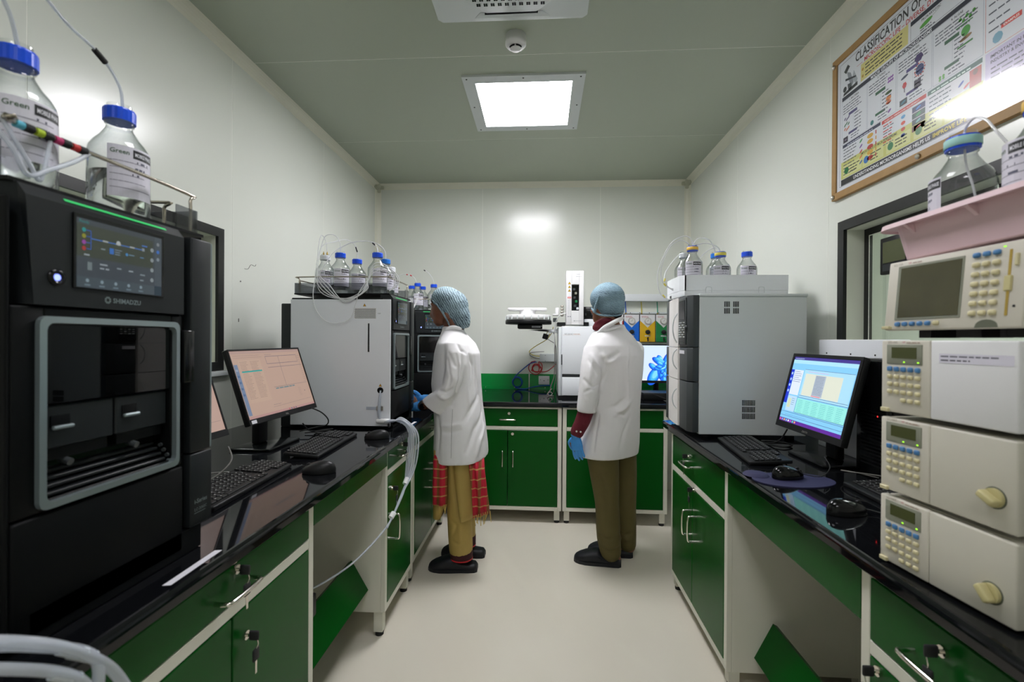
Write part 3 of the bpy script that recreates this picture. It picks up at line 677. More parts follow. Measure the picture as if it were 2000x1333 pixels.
def mouse(label, c, ang, z=ZT, cable=None, gloss='black_plastic'):
    t = thing('computer_mouse', label, 'mouse', (c[0], c[1], z), ang, 'black computer mice')
    b = B(); n = 20; vs = []; prof = [(1.0, 0.002), (1.0, 0.012), (0.93, 0.022), (0.78, 0.030), (0.55, 0.036), (0.28, 0.039), (0.0, 0.040)]
    for r, h in prof:
        for i in range(n):
            a = 2 * PI * i / n; x = 0.031 * r * math.cos(a) * (1 - 0.10 * math.sin(a) ** 2 * 0.5); y = 0.056 * r * math.sin(a)
            vs.append((x, y, h * (1 - 0.22 * (y / 0.056)) if h > 0.01 else h))
    b.add(vs, [(j * n + i, j * n + (i + 1) % n, (j + 1) * n + (i + 1) % n, (j + 1) * n + i) for j in range(len(prof) - 1) for i in range(n)], smooth=True)
    b.add(vs[:n], [tuple(range(n - 1, -1, -1))]); b.make('shell', gloss, t)
    w_ = B(); w_.cyl((-0.0035, 0.034, 0.0275), (0.0035, 0.034, 0.0275), 0.0075, n=12); w_.make('scroll_wheel', 'rubber', t)
    g = B(); g.box((-0.0005, 0.042, 0.02), (0.0005, 0.052, 0.0235)); g.make('button_gap', 'black_gloss', t)
    if cable: B().tube(cable, 0.0017, 6).make('cable', 'cable_black', t, True)
mouse('black mouse at the far end of the left keyboards, beside the white instrument panel', (-0.755, 2.135), PI / 2 + 0.25)
mouse('black mouse at the worktop edge between the two left keyboards', (-0.758, 1.575), PI / 2 + 0.2)
mouse('glossy black mouse on the blue mouse pad', (0.82, 1.635), -PI / 2 + 0.25, ZT + 0.004, [(0.875, 1.645, 0.905), (0.93, 1.64, 0.90), (0.97, 1.66, 0.925), (0.975, 1.70, 0.95), (1.005, 1.74, 0.93), (1.02, 1.765, 0.90)], 'black_gloss')
mouse('glossy black mouse on the right worktop edge next to the beige module stack', (0.815, 1.32), -PI / 2 + 0.2, ZT, [(0.868, 1.332, 0.90), (0.90, 1.31, 0.896), (0.92, 1.22, 0.893), (0.93, 1.13, 0.893)], 'black_gloss')
# mouse pad with wrist rest
t = thing('mouse_pad', 'dark blue contoured mouse pad with a wrist rest on the right worktop', 'mouse pad', (0.80, 1.63, ZT))
pts = []
for i in range(40):
    a = 2 * PI * i / 40; r = 0.118 + 0.014 * math.cos(2 * a - 0.5)
    pts.append((0.03 + r * math.cos(a), -0.01 + 0.095 * math.sin(a) / 0.118 * r))
B().prism(pts, 0, 0.0035, 'z').make('pad', 'mousepad', t)
B().lathe([(0, 0.014), (0.02, 0.0135), (0.034, 0.011), (0.042, 0.004)], (-0.07, 0.035, 0), 20).make('wrist_rest', 'mousepad', t)
# computer towers and cable tangles
def tower(label, lo, hi, led=None):
    t = thing('computer_tower', label, 'computer', ((lo[0] + hi[0]) / 2, (lo[1] + hi[1]) / 2, ZT), 0, 'black computer towers')
    B().box((lo[0] + 0.012, lo[1], ZT), (hi[0], hi[1], hi[2]), 0.004).make('case', 'black_plastic', t, True)
    B().box((lo[0], lo[1] + 0.004, ZT + 0.006), (lo[0] + 0.0118, hi[1] - 0.004, hi[2] - 0.006), 0.004).make('front_panel', 'black_gloss', t, True)
    g = B()
    for i in range(16): g.box((lo[0] - 0.0008, lo[1] + 0.03, ZT + 0.04 + i * 0.012), (lo[0] + 0.0005, hi[1] - 0.03, ZT + 0.045 + i * 0.012))
    g.make('grille', 'black_plastic', t, True)
    if led: B().cyl((lo[0] - 0.001, led[0], led[1]), (lo[0] + 0.001, led[0], led[1]), 0.0028, n=8).make('power_light', 'led_red', t, True)
tower('tall black computer tower with a red light beside the blue-screen monitor', (1.12, 1.60, ZT), (1.255, 1.77, 1.292), (1.657, 1.10))
t = thing('equipment_box', 'white equipment box standing behind the black computer tower, under the right window', 'box', (1.275, 1.80, ZT))
B().box((-0.042, -0.02, 0), (0.042, 0.40, 0.468), 0.004).make('case', 'lc_white', t)
for y in (0.04, 0.18, 0.34): B().cyl((-0.0435, y, 0.41), (-0.0415, y, 0.41), 0.0035, n=8).make('screw', 'black_plastic', t)
B().box((-0.0428, -0.015, 0.388), (-0.0418, 0.39, 0.390)).make('seam', 'pale_grey', t)
def cable(label, pts, r, m, cat='cable', name='cable'):
    o = B().tube(pts, r, 7).make(name, m); return tag(o, label, cat)
cable('black cable coiled on the worktop behind the far left keyboard', [(-1.12, 2.16, 0.95), (-1.10, 2.19, 0.91), (-1.07, 2.24, 0.897), (-1.03, 2.25, 0.896), (-1.06, 2.20, 0.896), (-1.10, 2.24, 0.897), (-1.05, 2.29, 0.9), (-1.025, 2.26, 0.905), (-1.08, 2.22, 0.9), (-1.13, 2.2, 0.896)], 0.003, 'cable_black')
cable('black cable loop hanging beside the monitor against the white instrument', [(-1.08, 2.14, 1.03), (-1.04, 2.18, 1.0), (-1.02, 2.21, 0.96), (-1.04, 2.23, 0.93), (-1.09, 2.22, 0.92), (-1.14, 2.17, 0.91)], 0.003, 'cable_black')
cable('grey cable looping under the half-hidden left monitor', [(-1.03, 1.50, 0.99), (-1.0, 1.47, 0.95), (-1.02, 1.4, 0.91), (-1.07, 1.33, 0.896), (-1.0, 1.3, 0.894), (-0.99, 1.42, 0.894), (-1.03, 1.53, 0.896), (-1.1, 1.5, 0.9)], 0.0028, 'cable_grey')
cable('tangled black cables under the blue-screen monitor', [(1.06, 2.12, 0.97), (1.04, 2.14, 0.92), (1.01, 2.17, 0.897), (0.985, 2.2, 0.895), (1.0, 2.13, 0.896), (1.04, 2.10, 0.897), (1.09, 2.14, 0.897), (1.05, 2.20, 0.9), (1.0, 2.23, 0.895)], 0.0032, 'cable_black')
cable('grey cable curling over the keyboard behind the beige stack', [(1.14, 1.40, 0.93), (1.06, 1.52, 0.935), (1.0, 1.59, 0.93), (1.0, 1.65, 0.92), (1.05, 1.67, 0.91), (1.10, 1.62, 0.905)], 0.002, 'cable_grey')
# ------------------------------------------------------------------ reagent bottles
def bottle(label, c, R=0.0505, H=0.225, cap='cap_blue', face=-PI / 2, band=None, lab='MOBILE PHASE', fill=0.45, group=None, top='Green', z0=None, n=28, labtop=0.58):
    """c = base centre (world). face = direction (angle) the paper label looks to"""
    t = thing('reagent_bottle', label, 'bottle', c, 0, group)
    rn = 0.0205; zs = H * 0.60; zn = H * 0.80
    prof = [(0.0, 0.0), (R * .86, 0.0), (R * .97, 0.004), (R, 0.012), (R, zs * .93), (R * .96, zs * 1.02), (R * .83, zs + (zn - zs) * .32), (R * .66, zs + (zn - zs) * .55), (rn * 1.12, zn * .98), (rn, zn + .004), (rn * 1.18, zn + .007), (rn * 1.18, zn + .011), (rn, zn + .014), (rn, H)]
    B().lathe(prof, n=n).make('glass', 'bottle_glass', t)
    zf = 0.006 + fill * zs; ri = R - 0.003
    B().lathe([(0.0, .005), (ri * .9, .005), (ri, .012), (ri, zf), (0.0, zf)], n=n).make('liquid', 'liquid', t)
    # ribbed screw cap
    b = B(); rc = 0.0272; zc = zn + .013; k = 40; vs = []
    for z, s in ((zc, 1.0), (zc + .021, 1.0), (zc + .0245, 0.95), (zc + .0255, 0.82)):
        for i in range(k): vs.append((rc * s * (1 - .022 * (i % 2)) * math.cos(2 * PI * i / k), rc * s * (1 - .022 * (i % 2)) * math.sin(2 * PI * i / k), z))
    b.add(vs, [(j * k + i, j * k + (i + 1) % k, (j + 1) * k + (i + 1) % k, (j + 1) * k + i) for j in range(3) for i in range(k)], smooth=False)
    b.add(vs[-k:], [tuple(range(k))]); b.add(vs[:k], [tuple(range(k - 1, -1, -1))])
    cp = b.make('cap', cap, t)
    if band:
        B().lathe([(rc * 1.03, zc + .0045), (rc * 1.05, zc + .005), (rc * 1.05, zc + .0205), (rc * 1.03, zc + .021)], n=26).make('tape_band', band, cp)
    if lab:
        b = B(); a0 = face; hw = 0.042; zl0, zl1 = H * 0.17, H * labtop; Rl = R + 0.0006
        def put(u0, v0, u1, v1, col, lay=0):
            m = max(1, int(abs(u1 - u0) / 0.008)); b.col = lin(col)
            for i in range(m):
                q = []
                for u, v in ((u0 + (u1 - u0) * i / m, v0), (u0 + (u1 - u0) * (i + 1) / m, v0), (u0 + (u1 - u0) * (i + 1) / m, v1), (u0 + (u1 - u0) * i / m, v1)):
                    a = a0 + u / R; q.append(((Rl + lay * .00015) * math.cos(a), (Rl + lay * .00015) * math.sin(a), v))
                b.quad(*q)
        def word(s, u, v, size, col, lay, width=None):
            v_, f_, wd = text_geo(s, True); wide = (width / (wd * size)) if width else 1.0; b.col = lin(col)
            b.add([((Rl + lay * .00015) * math.cos(a0 + (u + p[0] * size * wide) / R), (Rl + lay * .00015) * math.sin(a0 + (u + p[0] * size * wide) / R), v + p[1] * size) for p in v_], f_)
        put(-hw, zl0, hw, zl1, '#d9d7e2')
        hb = 0.017; put(-0.002, zl1 - hb - .004, hw - .001, zl1 - .004, '#1c1d20', 1); word(lab, 0.001, zl1 - hb + .001, .010, '#e6e6ee', 2, hw - .005)
        word(top, -hw + .004, zl1 - hb + .001, .012, '#3a5a40', 1, .030)
        for i in range(5):
            v = zl1 - hb - .014 - i * .013
            if v > zl0 + .004: put(-hw + .004, v, hw - .006 - .02 * random.random(), v + .0016, '#8d8a9a', 1)
        for i in range(3):
            v = zl1 - hb - .0125 - i * .013; u = -.005 + random.random() * .01
            if v > zl0 + .006: put(u, v, u + .012 + random.random() * .012, v + .004, '#55566a', 1)
        b.make('paper_label', 'print', t)
    return t
def thin_tube(label, pts, r=0.0016, m='tube_thin', marks=(), sub=8, name='solvent_tube', group='clear solvent tubes', cat='tube'):
    t = thing(name, label, cat, pts[0], 0, group); r *= 1.25
    B().tube(pts, r, 6, sub=sub).make('tube', m, t, True)
    for (p, q, mm) in marks: B().cyl(p, q, r * 1.9, n=8).make('marker_sleeve', mm, t, True)
    return t

# ------------------------------------------------------------------ liquid chromatograph (local: front plane y=0 facing -y, x right 0..0.41, z up)
def lc_unit(label, loc, rz, depth=0.527, power=True, side_detail=True, rear=True, side_white=True):
    t = thing('liquid_chromatograph', label, 'chromatograph', loc, rz, 'black fronted liquid chromatographs')
    W = 0.41
    b = B(); b.box((0.006, 0.045, 0.010), (W - 0.006, depth, 0.668), 0.003, 1); b.box((0.03, 0.0, 0.002), (W - 0.03, 0.05, 0.05)); b.make('body', 'lc_black', t)
    for x in (0.03, W - 0.06):
        for y in (0.05, depth - 0.06): B().cyl((x + .015, y, 0), (x + .015, y, 0.012), 0.014, n=12).make('foot', 'rubber', t)
    sp = B(); sp.box((0.0, 0.004, 0.014), (0.006, depth + 0.002, 0.660), 0.002, 1); side = sp.make('side_panel', 'lc_white' if side_white else 'lc_black', t)
    sp = B(); sp.box((W - 0.006, 0.055, 0.014), (W, depth + 0.002, 0.660), 0.002, 1); sp.make('side_panel', 'lc_white', t)
    if rear: B().box((0.02, depth + 0.002, 0.0), (W - 0.02, depth + 0.064, 0.64), 0.005).make('rear_housing', 'slate_dark', t)
    # lower front with the window opening
    x0, x1, z0, z1 = 0.052, 0.300, 0.210, 0.478
    b = B()
    b.box((0.006, 0.0, 0.012), (0.328, 0.045, 0.19), 0.004); b.box((0.006, 0.004, 0.193), (x0, 0.045, 0.505), 0.003); b.box((x1, 0.004, 0.193), (0.328, 0.045, 0.505), 0.003)
    b.box((x0, 0.004, 0.193), (x1, 0.045, z0), 0.002, 1); b.box((x0, 0.004, z1), (x1, 0.045, 0.505), 0.002, 1)
    b.make('front_cover', 'lc_black', t)
    # bright rounded trim ring
    r = 0.012; a, c_, d, e = 0.044, 0.308, 0.202, 0.486
    ring = []
    for cx, cz, s in ((c_ - r, d + r, -PI / 2), (c_ - r, e - r, 0), (a + r, e - r, PI / 2), (a + r, d + r, PI)):
        for i in range(4): ring.append((cx + r * math.cos(s + i * PI / 6), cz + r * math.sin(s + i * PI / 6)))
    b = B(); m_ = len(ring); cx0, cz0 = (a + c_) / 2, (d + e) / 2
    def off(k, y): return [(cx0 + (p[0] - cx0) * (1 + k / (c_ - cx0)), y, cz0 + (p[1] - cz0) * (1 + k / (e - cz0))) for p in ring]
    L = [off(0.005, 0.004), off(0.005, -0.004), off(-0.005, -0.005), off(-0.006, 0.012)]
    vs = [p for l in L for p in l]
    b.add(vs, [(j * m_ + i, j * m_ + (i + 1) % m_, (j + 1) * m_ + (i + 1) % m_, (j + 1) * m_ + i) for j in range(3) for i in range(m_)], smooth=False); b.make('window_trim', 'lc_trim', t)
    # recess, sample drawers, ribbed tray, glass
    b = B(); b.box((x0, 0.040, z0), (x1, 0.044, z1)); b.box((x0 + .17, 0.030, z0 + .16), (x1, 0.040, z1)); b.make('recess', 'black_gloss', t)
    for i, (u0, u1) in enumerate(((x0 + .004, x0 + .126), (x0 + .130, x1 - .003))):
        dr = B().box((u0, 0.012, 0.285), (u1, 0.038, 0.352), 0.002, 1).make('sample_drawer', 'lc_grey', t)
        B().box((u0 + .012, 0.010, 0.318), (u0 + .042, 0.0125, 0.336)).make('grip_recess', 'black_gloss', dr)
        B().box((u0 + .012, 0.004, 0.314), (u0 + .046, 0.011, 0.320), 0.002, 1).make('grip', 'lc_trim', dr)
        B().box((u0 + .01, 0.02, 0.265), (u1 - .004, 0.038, 0.283)).make('drawer_apron', 'lc_black', t)
        B().cyl((u0 + .045, 0.012, 0.257), (u0 + .045, 0.03, 0.262), 0.006, n=10).make('drain_stud', 'slate', t)
    for i in range(4):
        B().box((x0 + .004, 0.006 + i * 0.008, 0.214 + i * 0.010), (x1 - .012, 0.030 + i * .003, 0.219 + i * 0.010), 0.001, 1).make('tray_rib', 'lc_grey', t)
    for i in range(3): B().cyl((x1 - .008, .008 + i * .007, .222 + i * .01), (x1 - .004, .008 + i * .007, .222 + i * .01), 0.004, n=8).make('rib_end', 'slate', t)
    B().box((x0, 0.007, 0.356), (x1, 0.009, z1)).make('window_pane', 'dark_window', t)
    # head with chamfered left end and top
    b = B()
    vs = [(0.006, 0.06, 0.508), (0.034, 0, 0.508), (0.328, 0, 0.508), (0.328, 0.06, 0.508), (0.006, 0.06, 0.686), (0.022, 0.0, 0.668), (0.328, 0.0, 0.668), (0.328, 0.06, 0.686), (0.022, 0.014, 0.686), (0.328, 0.014, 0.686)]
    b.add(vs, [(0, 3, 2, 1), (1, 2, 6, 5), (0, 1, 5, 8, 4), (5, 6, 9, 8), (8, 9, 7, 4), (2, 3, 7, 9, 6)]); head = b.make('head_cover', 'lc_grey', t)
    b = B(); b.add([(0.082, 0.0035, 0.6735), (0.285, 0.0035, 0.6735), (0.285, 0.0068, 0.6778), (0.082, 0.0068, 0.6778)], [(0, 1, 2, 3)]); b.v = [(x, y - .0007, z + .0005) for x, y, z in b.v]
    b.make('status_light', 'led_strip', t)
    # screen
    B().box((0.091, -0.003, 0.538), (0.273, 0.001, 0.660), 0.001, 1).make('screen_bezel', 'black_gloss', t)
    a_ = Art((0.095, -0.0032, 0.541), (1, 0, 0), (0, 0, 1), (0, -1, 0)); w_, h_ = 0.170, 0.112
    a_.rect(0, 0, w_, h_, '#4a5560', 0); a_.rect(0, h_ * .45, w_ * .88, h_ * .92, '#45503f', 1); a_.rect(w_ * .9, 0, w_, h_, '#55636e', 1); a_.rect(0, 0, w_, h_ * .16, '#54646e', 1)
    a_.text('Ready', .004, h_ * .94, .007, '#38b0a8', 2)
    for i, cc in enumerate(('#20b8b8', '#b8b820', '#c050d0', '#d83030')): a_.disc(.012, h_ * (.84 - i * .09), .0036, cc, 3); a_.line([(.016, h_ * (.84 - i * .09)), (.024, h_ * (.84 - i * .09))], .0012, '#3a7af0', 3)
    a_.line([(.024, h_ * .84), (.024, h_ * .57)], .0012, '#3a7af0', 3); a_.line([(.024, h_ * .73), (.125, h_ * .73)], .0016, '#4a90f8', 3)
    for u in (.045, .07, .098): a_.rect(u, h_ * .72, u + .010, h_ * .745, '#d8e0e0', 4)
    a_.disc(.075, h_ * .75, .004, '#e8f0f0', 4); a_.rect(.124, h_ * .71, .130, h_ * .76, '#a8b4c0', 3); a_.rect(.124, h_ * .79, .136, h_ * .81, '#4a90f8', 3)
    a_.rect(.058, h_ * .56, .066, h_ * .65, '#3a8cf4', 3); a_.lines(.068, h_ * .63, .016, 3, h_ * .035, .003, '#8fa2b4'); a_.lines(.042, h_ * .60, .012, 1, 1, .003, '#b0c0cc'); a_.disc(.092, h_ * .60, .0028, '#4aa8f0', 3); a_.lines(.096, h_ * .595, .012, 1, 1, .003, '#7fa6c4'); a_.lines(.12, h_ * .59, .014, 1, 1, .003, '#6aa0d8')
    a_.lines(.012, h_ * .47, .012, 1, 1, .004, '#c8d4dc'); a_.rect(.018, h_ * .26, .026, h_ * .38, '#90a0a4', 3); a_.lines(.04, h_ * .36, .02, 2, h_ * .06, .004, '#c0ccd4'); a_.lines(.072, h_ * .34, .01, 1, 1, .004, '#a8b8c0'); a_.lines(.096, h_ * .33, .01, 1, 1, .004, '#c0ccd4'); a_.lines(.12, h_ * .30, .012, 2, h_ * .09, .004, '#a8b8c0')
    for i in range(5): a_.disc(.018 + i * .026, h_ * .105, .003, '#a8c0cc', 3); a_.rect(.013 + i * .026, h_ * .03, .023 + i * .026, h_ * .05, '#8fa6b2', 3)
    for i, cc in enumerate(('#a8b0b4', '#3a8cf4', '#a8b8c4')): a_.disc(.161, h_ * (.88 - i * .13), .0035, cc, 3)
    for i in range(4): a_.disc(.147, h_ * (.76 - i * .17), .004, '#b4c0c4', 3)
    a_.make('touch_screen', 'screen_dim', t)
    lg = B(); lg.text('SHIMADZU', (0.163, -0.0008, 0.5195), (1, 0, 0), (0, 0, 1), 0.0115, 'l', bold=True)
    cx, cz, r_ = 0.153, 0.5235, 0.0062
    for k in range(8):
        an = k * PI / 4 + PI / 8; lg.add([(cx + r_ * math.cos(an + s) * q, -0.0008, cz + r_ * math.sin(an + s) * q) for s, q in ((-.25, .45), (.25, .45), (.30, 1), (-.30, 1))], [(0, 1, 2, 3)])
    lg.make('logo', 'lc_trim', t)
    if power:
        pb = B(); pb.lathe([(0.013, 0.0), (0.012, -0.003), (0.0075, -0.004), (0.0075, 0.001)], (0.066, -0.0005, 0.5515), 20, axis='y'); p = pb.make('power_button', 'black_gloss', t)
        B().cyl((0.066, 0.0, 0.5515), (0.066, -0.0025, 0.5515), 0.0052, n=14).make('power_light', 'led_blue', p)
    # right pillar
    B().box((0.330, 0.012, 0.012), (0.344, 0.05, 0.672)).make('pillar_gap', 'black_gloss', t)
    B().box((0.344, -0.004, 0.212), (0.404, 0.055, 0.674), 0.003).make('pillar', 'lc_grey', t)
    B().box((0.4042, -0.003, 0.214), (0.4095, 0.055, 0.672), 0.001, 1).make('pillar_edge', 'lc_trim', t)
    lo = B().box((0.344, -0.004, 0.052), (0.4095, 0.055, 0.209), 0.003).make('pillar_cover', 'lc_grey', t)
    tx = B(); tx.text('i-Series', (0.355, -0.0045, 0.100), (1, 0, 0), (0, 0, 1), 0.013, 'l', bold=True); tx.text('LC-2060C', (0.355, -0.0045, 0.084), (1, 0, 0), (0, 0, 1), 0.009); tx.box((0.355, -0.0046, 0.079), (0.388, -0.0042, 0.0798))
    tx.make('model_name', 'lc_trim', lo)
    B().box((0.322, -0.008, 0.365), (0.350, 0.012, 0.475), 0.003).make('door_grip', 'black_gloss', t)
    # solvent tray with smoked guard and wire rails
    b = B(); b.box((0.012, 0.016, 0.686), (W - 0.004, depth - 0.01, 0.692)); tray = b.make('solvent_tray', 'lc_black', t)
    g = B(); zt = 0.745
    for lo_, hi_ in (((0.012, 0.03), (0.0155, depth - .012)), ((W - .0075, 0.03), (W - .004, depth - .012)), ((0.0155, depth - .0155), (W - .0075, depth - .012)), ((0.345, 0.03), (W - .0075, 0.0335))): g.box((lo_[0], lo_[1], 0.692), (hi_[0], hi_[1], zt))
    g.make('smoked_guard', 'smoke_guard', tray)
    B().box((W - .06, depth - .2, 0.692), (W - .012, depth - .02, 0.735), 0.004).make('tray_holder', 'lc_black', tray)
    zr = 0.778; y0, y1 = 0.035, depth - 0.03
    B().tube([(0.028, y1, .692), (0.028, y1, zr - .014), (0.028, y1 - .014, zr), (0.028, y0 + .014, zr), (0.042, y0, zr), (W - .034, y0, zr), (W - .02, y0, zr - .014), (W - .02, y0, .692)], 0.0036, 8, sub=5).make('wire_rail', 'wire', tray)
    B().tube([(0.06, y1 + .012, .692), (0.06, y1 + .012, zr - .03), (0.075, y1 + .012, zr - .016), (W - .04, y1 + .004, zr - .016), (W - .022, y1 - .01, zr - .016), (W - .022, y0 + .075, zr - .016), (W - .022, y0 + .06, zr - .03), (W - .022, y0 + .06, .692)], 0.0036, 8, sub=5).make('wire_rail', 'wire', tray)
    if side_detail:     # details on the white left side panel (x=0 looking to -x)
        v = B(); v.box((-0.0006, 0.079, 0.561), (0.0, 0.194, 0.6155)); vent = v.make('vent_plate', 'white_plastic', side)
        hb = B()
        for iy in range(23):
            for iz in range(11): hb.add([(-0.0009, 0.083 + (iy + .5 * (iz % 2)) * 0.00475 + dy, 0.5645 + iz * 0.0047 + dz) for dy, dz in ((-.0021, 0), (0, -.0021), (.0021, 0), (0, .0021))], [(0, 1, 2, 3)])
        hb.make('vent_holes', 'black_gloss', vent, kind='stuff')
        a_ = Art((-0.0003, 0, 0), (0, -1, 0), (0, 0, 1), (-1, 0, 0))
        for (y, z) in ((0.140, 0.624), (0.056, 0.216)):
            a_.poly([(-y - .0085, z), (-y + .0085, z), (-y, z + .015)], '#141414', 1); a_.poly([(-y - .0066, z + .001), (-y + .0066, z + .001), (-y, z + .0127)], '#d69a08', 2); a_.rect(-y - .0007, z + .003, -y + .0007, z + .008, '#141414', 3)
        a_.text('TOP', -.072, .585, .008, '#404448', 1); a_.make('warning_stickers', 'print', side)
        B().cyl((-0.001, 0.118, 0.392), (-0.001, 0.118, 0.5375), 0.0042, 0.0036, n=10).make('stylus', 'rubber', side)
        B().cyl((-0.0012, 0.056, 0.197), (0.0, 0.056, 0.197), 0.016, n=18).make('tube_port', 'black_gloss', side)
        B().box((-0.006, 0.040, 0.094), (-0.0005, 0.075, 0.117), 0.001, 1).make('tube_clip', 'steel', side)
        B().box((-0.003, 0.075, 0.098), (-0.0005, 0.128, 0.113), 0.0005, 1).make('clip_strap', 'tube_clear', side)
        B().box((-0.016, 0.004, 0.012), (-0.0005, 0.012, 0.03)).make('tube_bracket', 'rubber', side)
    return t
lc_unit('large black chromatograph at the left edge, nearest the camera, with lit touch screen', (-0.75, 0.621, ZT), PI / 2, side_detail=False, side_white=False)
lc_unit('chromatograph with a plain white side panel in the middle of the left bench', (-0.763, 2.363, ZT), PI / 2, power=True)
lc_unit('black chromatograph in the far left corner behind the woman, turned to the camera', (-1.02, 3.685, ZT), math.radians(17), 0.46, side_detail=False, rear=False)
# bottles on the near unit
ZB = ZT + 0.6932
random.seed(11)
gl = 'clear glass reagent bottles with paper labels'
bottle('biggest blue-capped bottle at the far left edge on the near instrument', (-0.843, 0.708, ZB), H=0.232, face=-0.25, group=gl, fill=.8)
bottle('blue-capped bottle with a white label standing right on the near instrument tray', (-0.853, 0.905, ZB), H=0.232, face=-0.35, group=gl, fill=.62, labtop=.6)
bottle('small bottle peeping out between the two big bottles on the near instrument', (-1.05, 0.885, ZB), R=0.043, H=0.176, face=-0.4, group=gl, fill=.4)
thin_tube('clear tube arching out of the right blue cap above the near instrument', [(-0.845, 0.905, ZB + .20), (-0.842, 0.90, ZB + .228), (-0.835, 0.885, ZB + .262), (-0.83, 0.84, ZB + .295), (-0.83, 0.78, ZB + .312), (-0.80, 0.70, ZB + .32), (-0.76, 0.60, ZB + .32)], 0.0022, 'tube_clear', [((-0.8312, 0.852, ZB + .288), (-0.8304, 0.828, ZB + .299), 'rubber')])
thin_tube('clear tube rising from the biggest blue cap at the left edge', [(-0.828, 0.70, ZB + .20), (-0.826, 0.695, ZB + .23), (-0.81, 0.67, ZB + .26), (-0.79, 0.63, ZB + .28), (-0.77, 0.58, ZB + .285)], 0.0024, 'tube_clear')
thin_tube('white tube hanging in a loop over the near instrument tray at the left edge', [(-0.79, 0.60, ZB + .10), (-0.775, 0.645, ZB + .045), (-0.772, 0.665, ZB + .01), (-0.775, 0.70, ZB + .03), (-0.78, 0.745, ZB + .06), (-0.785, 0.775, ZB + .085)], 0.003, 'tube_clear')
thin_tube('second white tube crossing the near tray below the coloured clips', [(-0.785, 0.64, ZB + .085), (-0.778, 0.672, ZB + .03), (-0.775, 0.685, ZB + .008), (-0.78, 0.70, ZB + .05), (-0.785, 0.71, ZB + .082)], 0.0026, 'tube_clear')
for i, cc in enumerate(((0.1, 0.45, 0.6), (0.45, 0.6, 0.03), (0.55, 0.03, 0.16), (0.6, 0.03, 0.03))):
    m_ = mat('clip_colour_%d' % i, cc, 0.4); y = 0.668 + i * 0.0285
    t = thing('tube_clip', ['light blue', 'lime green', 'crimson', 'red'][i] + ' and black tube clip on the wire rail of the near instrument', 'clip', (-0.785, y, ZT + .778), 0, 'coloured tube clips')
    B().cyl((0, -0.010, 0), (0, 0.001, 0), 0.0062, n=10).make('colour_band', m_, t); B().cyl((0, 0.0012, 0), (0, 0.0145, 0), 0.0068, n=10).make('grip', 'rubber', t)
# bottles on the white-sided unit
for lb, x, y, kw in (('bottle with a grey cap and brass fittings on the white-sided instrument', -1.184, 2.52, dict(cap='cap_white', face=-1.1)),
                     ('big blue-capped bottle, second from the left on the white-sided instrument', -1.0686, 2.45, dict(face=-1.0)),
                     ('blue-capped bottle set back in the middle of the white-sided instrument tray', -1.0396, 2.605, dict(face=-1.0, H=.216)),
                     ('big blue-capped bottle at the front corner of the white-sided instrument tray', -0.868, 2.45, dict(face=-.9)),
                     ('bottle with a lighter blue cap behind the front corner bottle', -0.876, 2.60, dict(cap='cap_lightblue', face=-.8, H=.214)),
                     ('bottle hidden at the far right of the white-sided instrument tray', -0.875, 2.690, dict(face=-.6, H=.176, R=.043, cap='cap_white'))):
    bottle(lb, (x, y, ZB), group=gl, **dict(dict(fill=.3), **kw))
t = thing('tube_fitting', 'pair of brass fittings on the grey bottle cap', 'fitting', (-1.184, 2.52, ZB + .207))
for dx in (-.009, .011): B().lathe([(0, -.015), (.003, -.015), (.003, .0), (.0045, .001), (.0045, .008), (.0025, .009), (.0025, .016), (0, .016)], (dx, 0, .016), 10).make('brass_nipple', 'brass', t)
def tz(*p): return [(x, y, ZB + z) for x, y, z in p]
thin_tube('clear tube rising from the grey-capped bottle and looping forward', [(-1.175, 2.52, ZB + .245), (-1.176, 2.515, ZB + .28), (-1.18, 2.50, ZB + .31), (-1.178, 2.46, ZB + .315), (-1.172, 2.42, ZB + .26), (-1.17, 2.40, ZB + .17)], .0014)
thin_tube('clear tube looping from the big second bottle to the left', tz((-1.0686, 2.45, .20), (-1.069, 2.45, .26), (-1.085, 2.45, .30), (-1.11, 2.44, .315), (-1.145, 2.43, .30), (-1.165, 2.42, .22), (-1.17, 2.40, .10), (-1.15, 2.375, .02), (-1.09, 2.36, -.02), (-1.0, 2.355, -.03), (-.93, 2.36, .0), (-.89, 2.37, .06)))
thin_tube('clear tube arching over the middle bottle with a black sleeve', tz((-1.0396, 2.605, .20), (-1.036, 2.60, .25), (-1.045, 2.58, .29), (-1.08, 2.55, .31), (-1.12, 2.5, .29), (-1.16, 2.43, .25), (-1.175, 2.40, .15)), .0016, 'tube_thin', [((-1.0372, 2.60, ZB + .252), (-1.0415, 2.588, ZB + .278), 'rubber')])
thin_tube('clear tube from the front corner bottle sweeping left over the tray', tz((-.868, 2.45, .20), (-.875, 2.46, .25), (-.92, 2.49, .285), (-.98, 2.52, .295), (-1.06, 2.52, .28), (-1.12, 2.47, .22), (-1.165, 2.41, .10)), .0016, 'tube_thin', [((-.889, 2.467, ZB + .264), (-.905, 2.478, ZB + .276), 'rubber')])
thin_tube('clear tube from the lighter blue cap sweeping left above the others', tz((-.876, 2.60, .19), (-.875, 2.59, .25), (-.91, 2.57, .29), (-.98, 2.56, .305), (-1.05, 2.55, .295), (-1.10, 2.5, .25)), .0016, 'tube_thin', [((-.893, 2.58, ZB + .273), (-.908, 2.572, ZB + .288), 'white_plastic')])
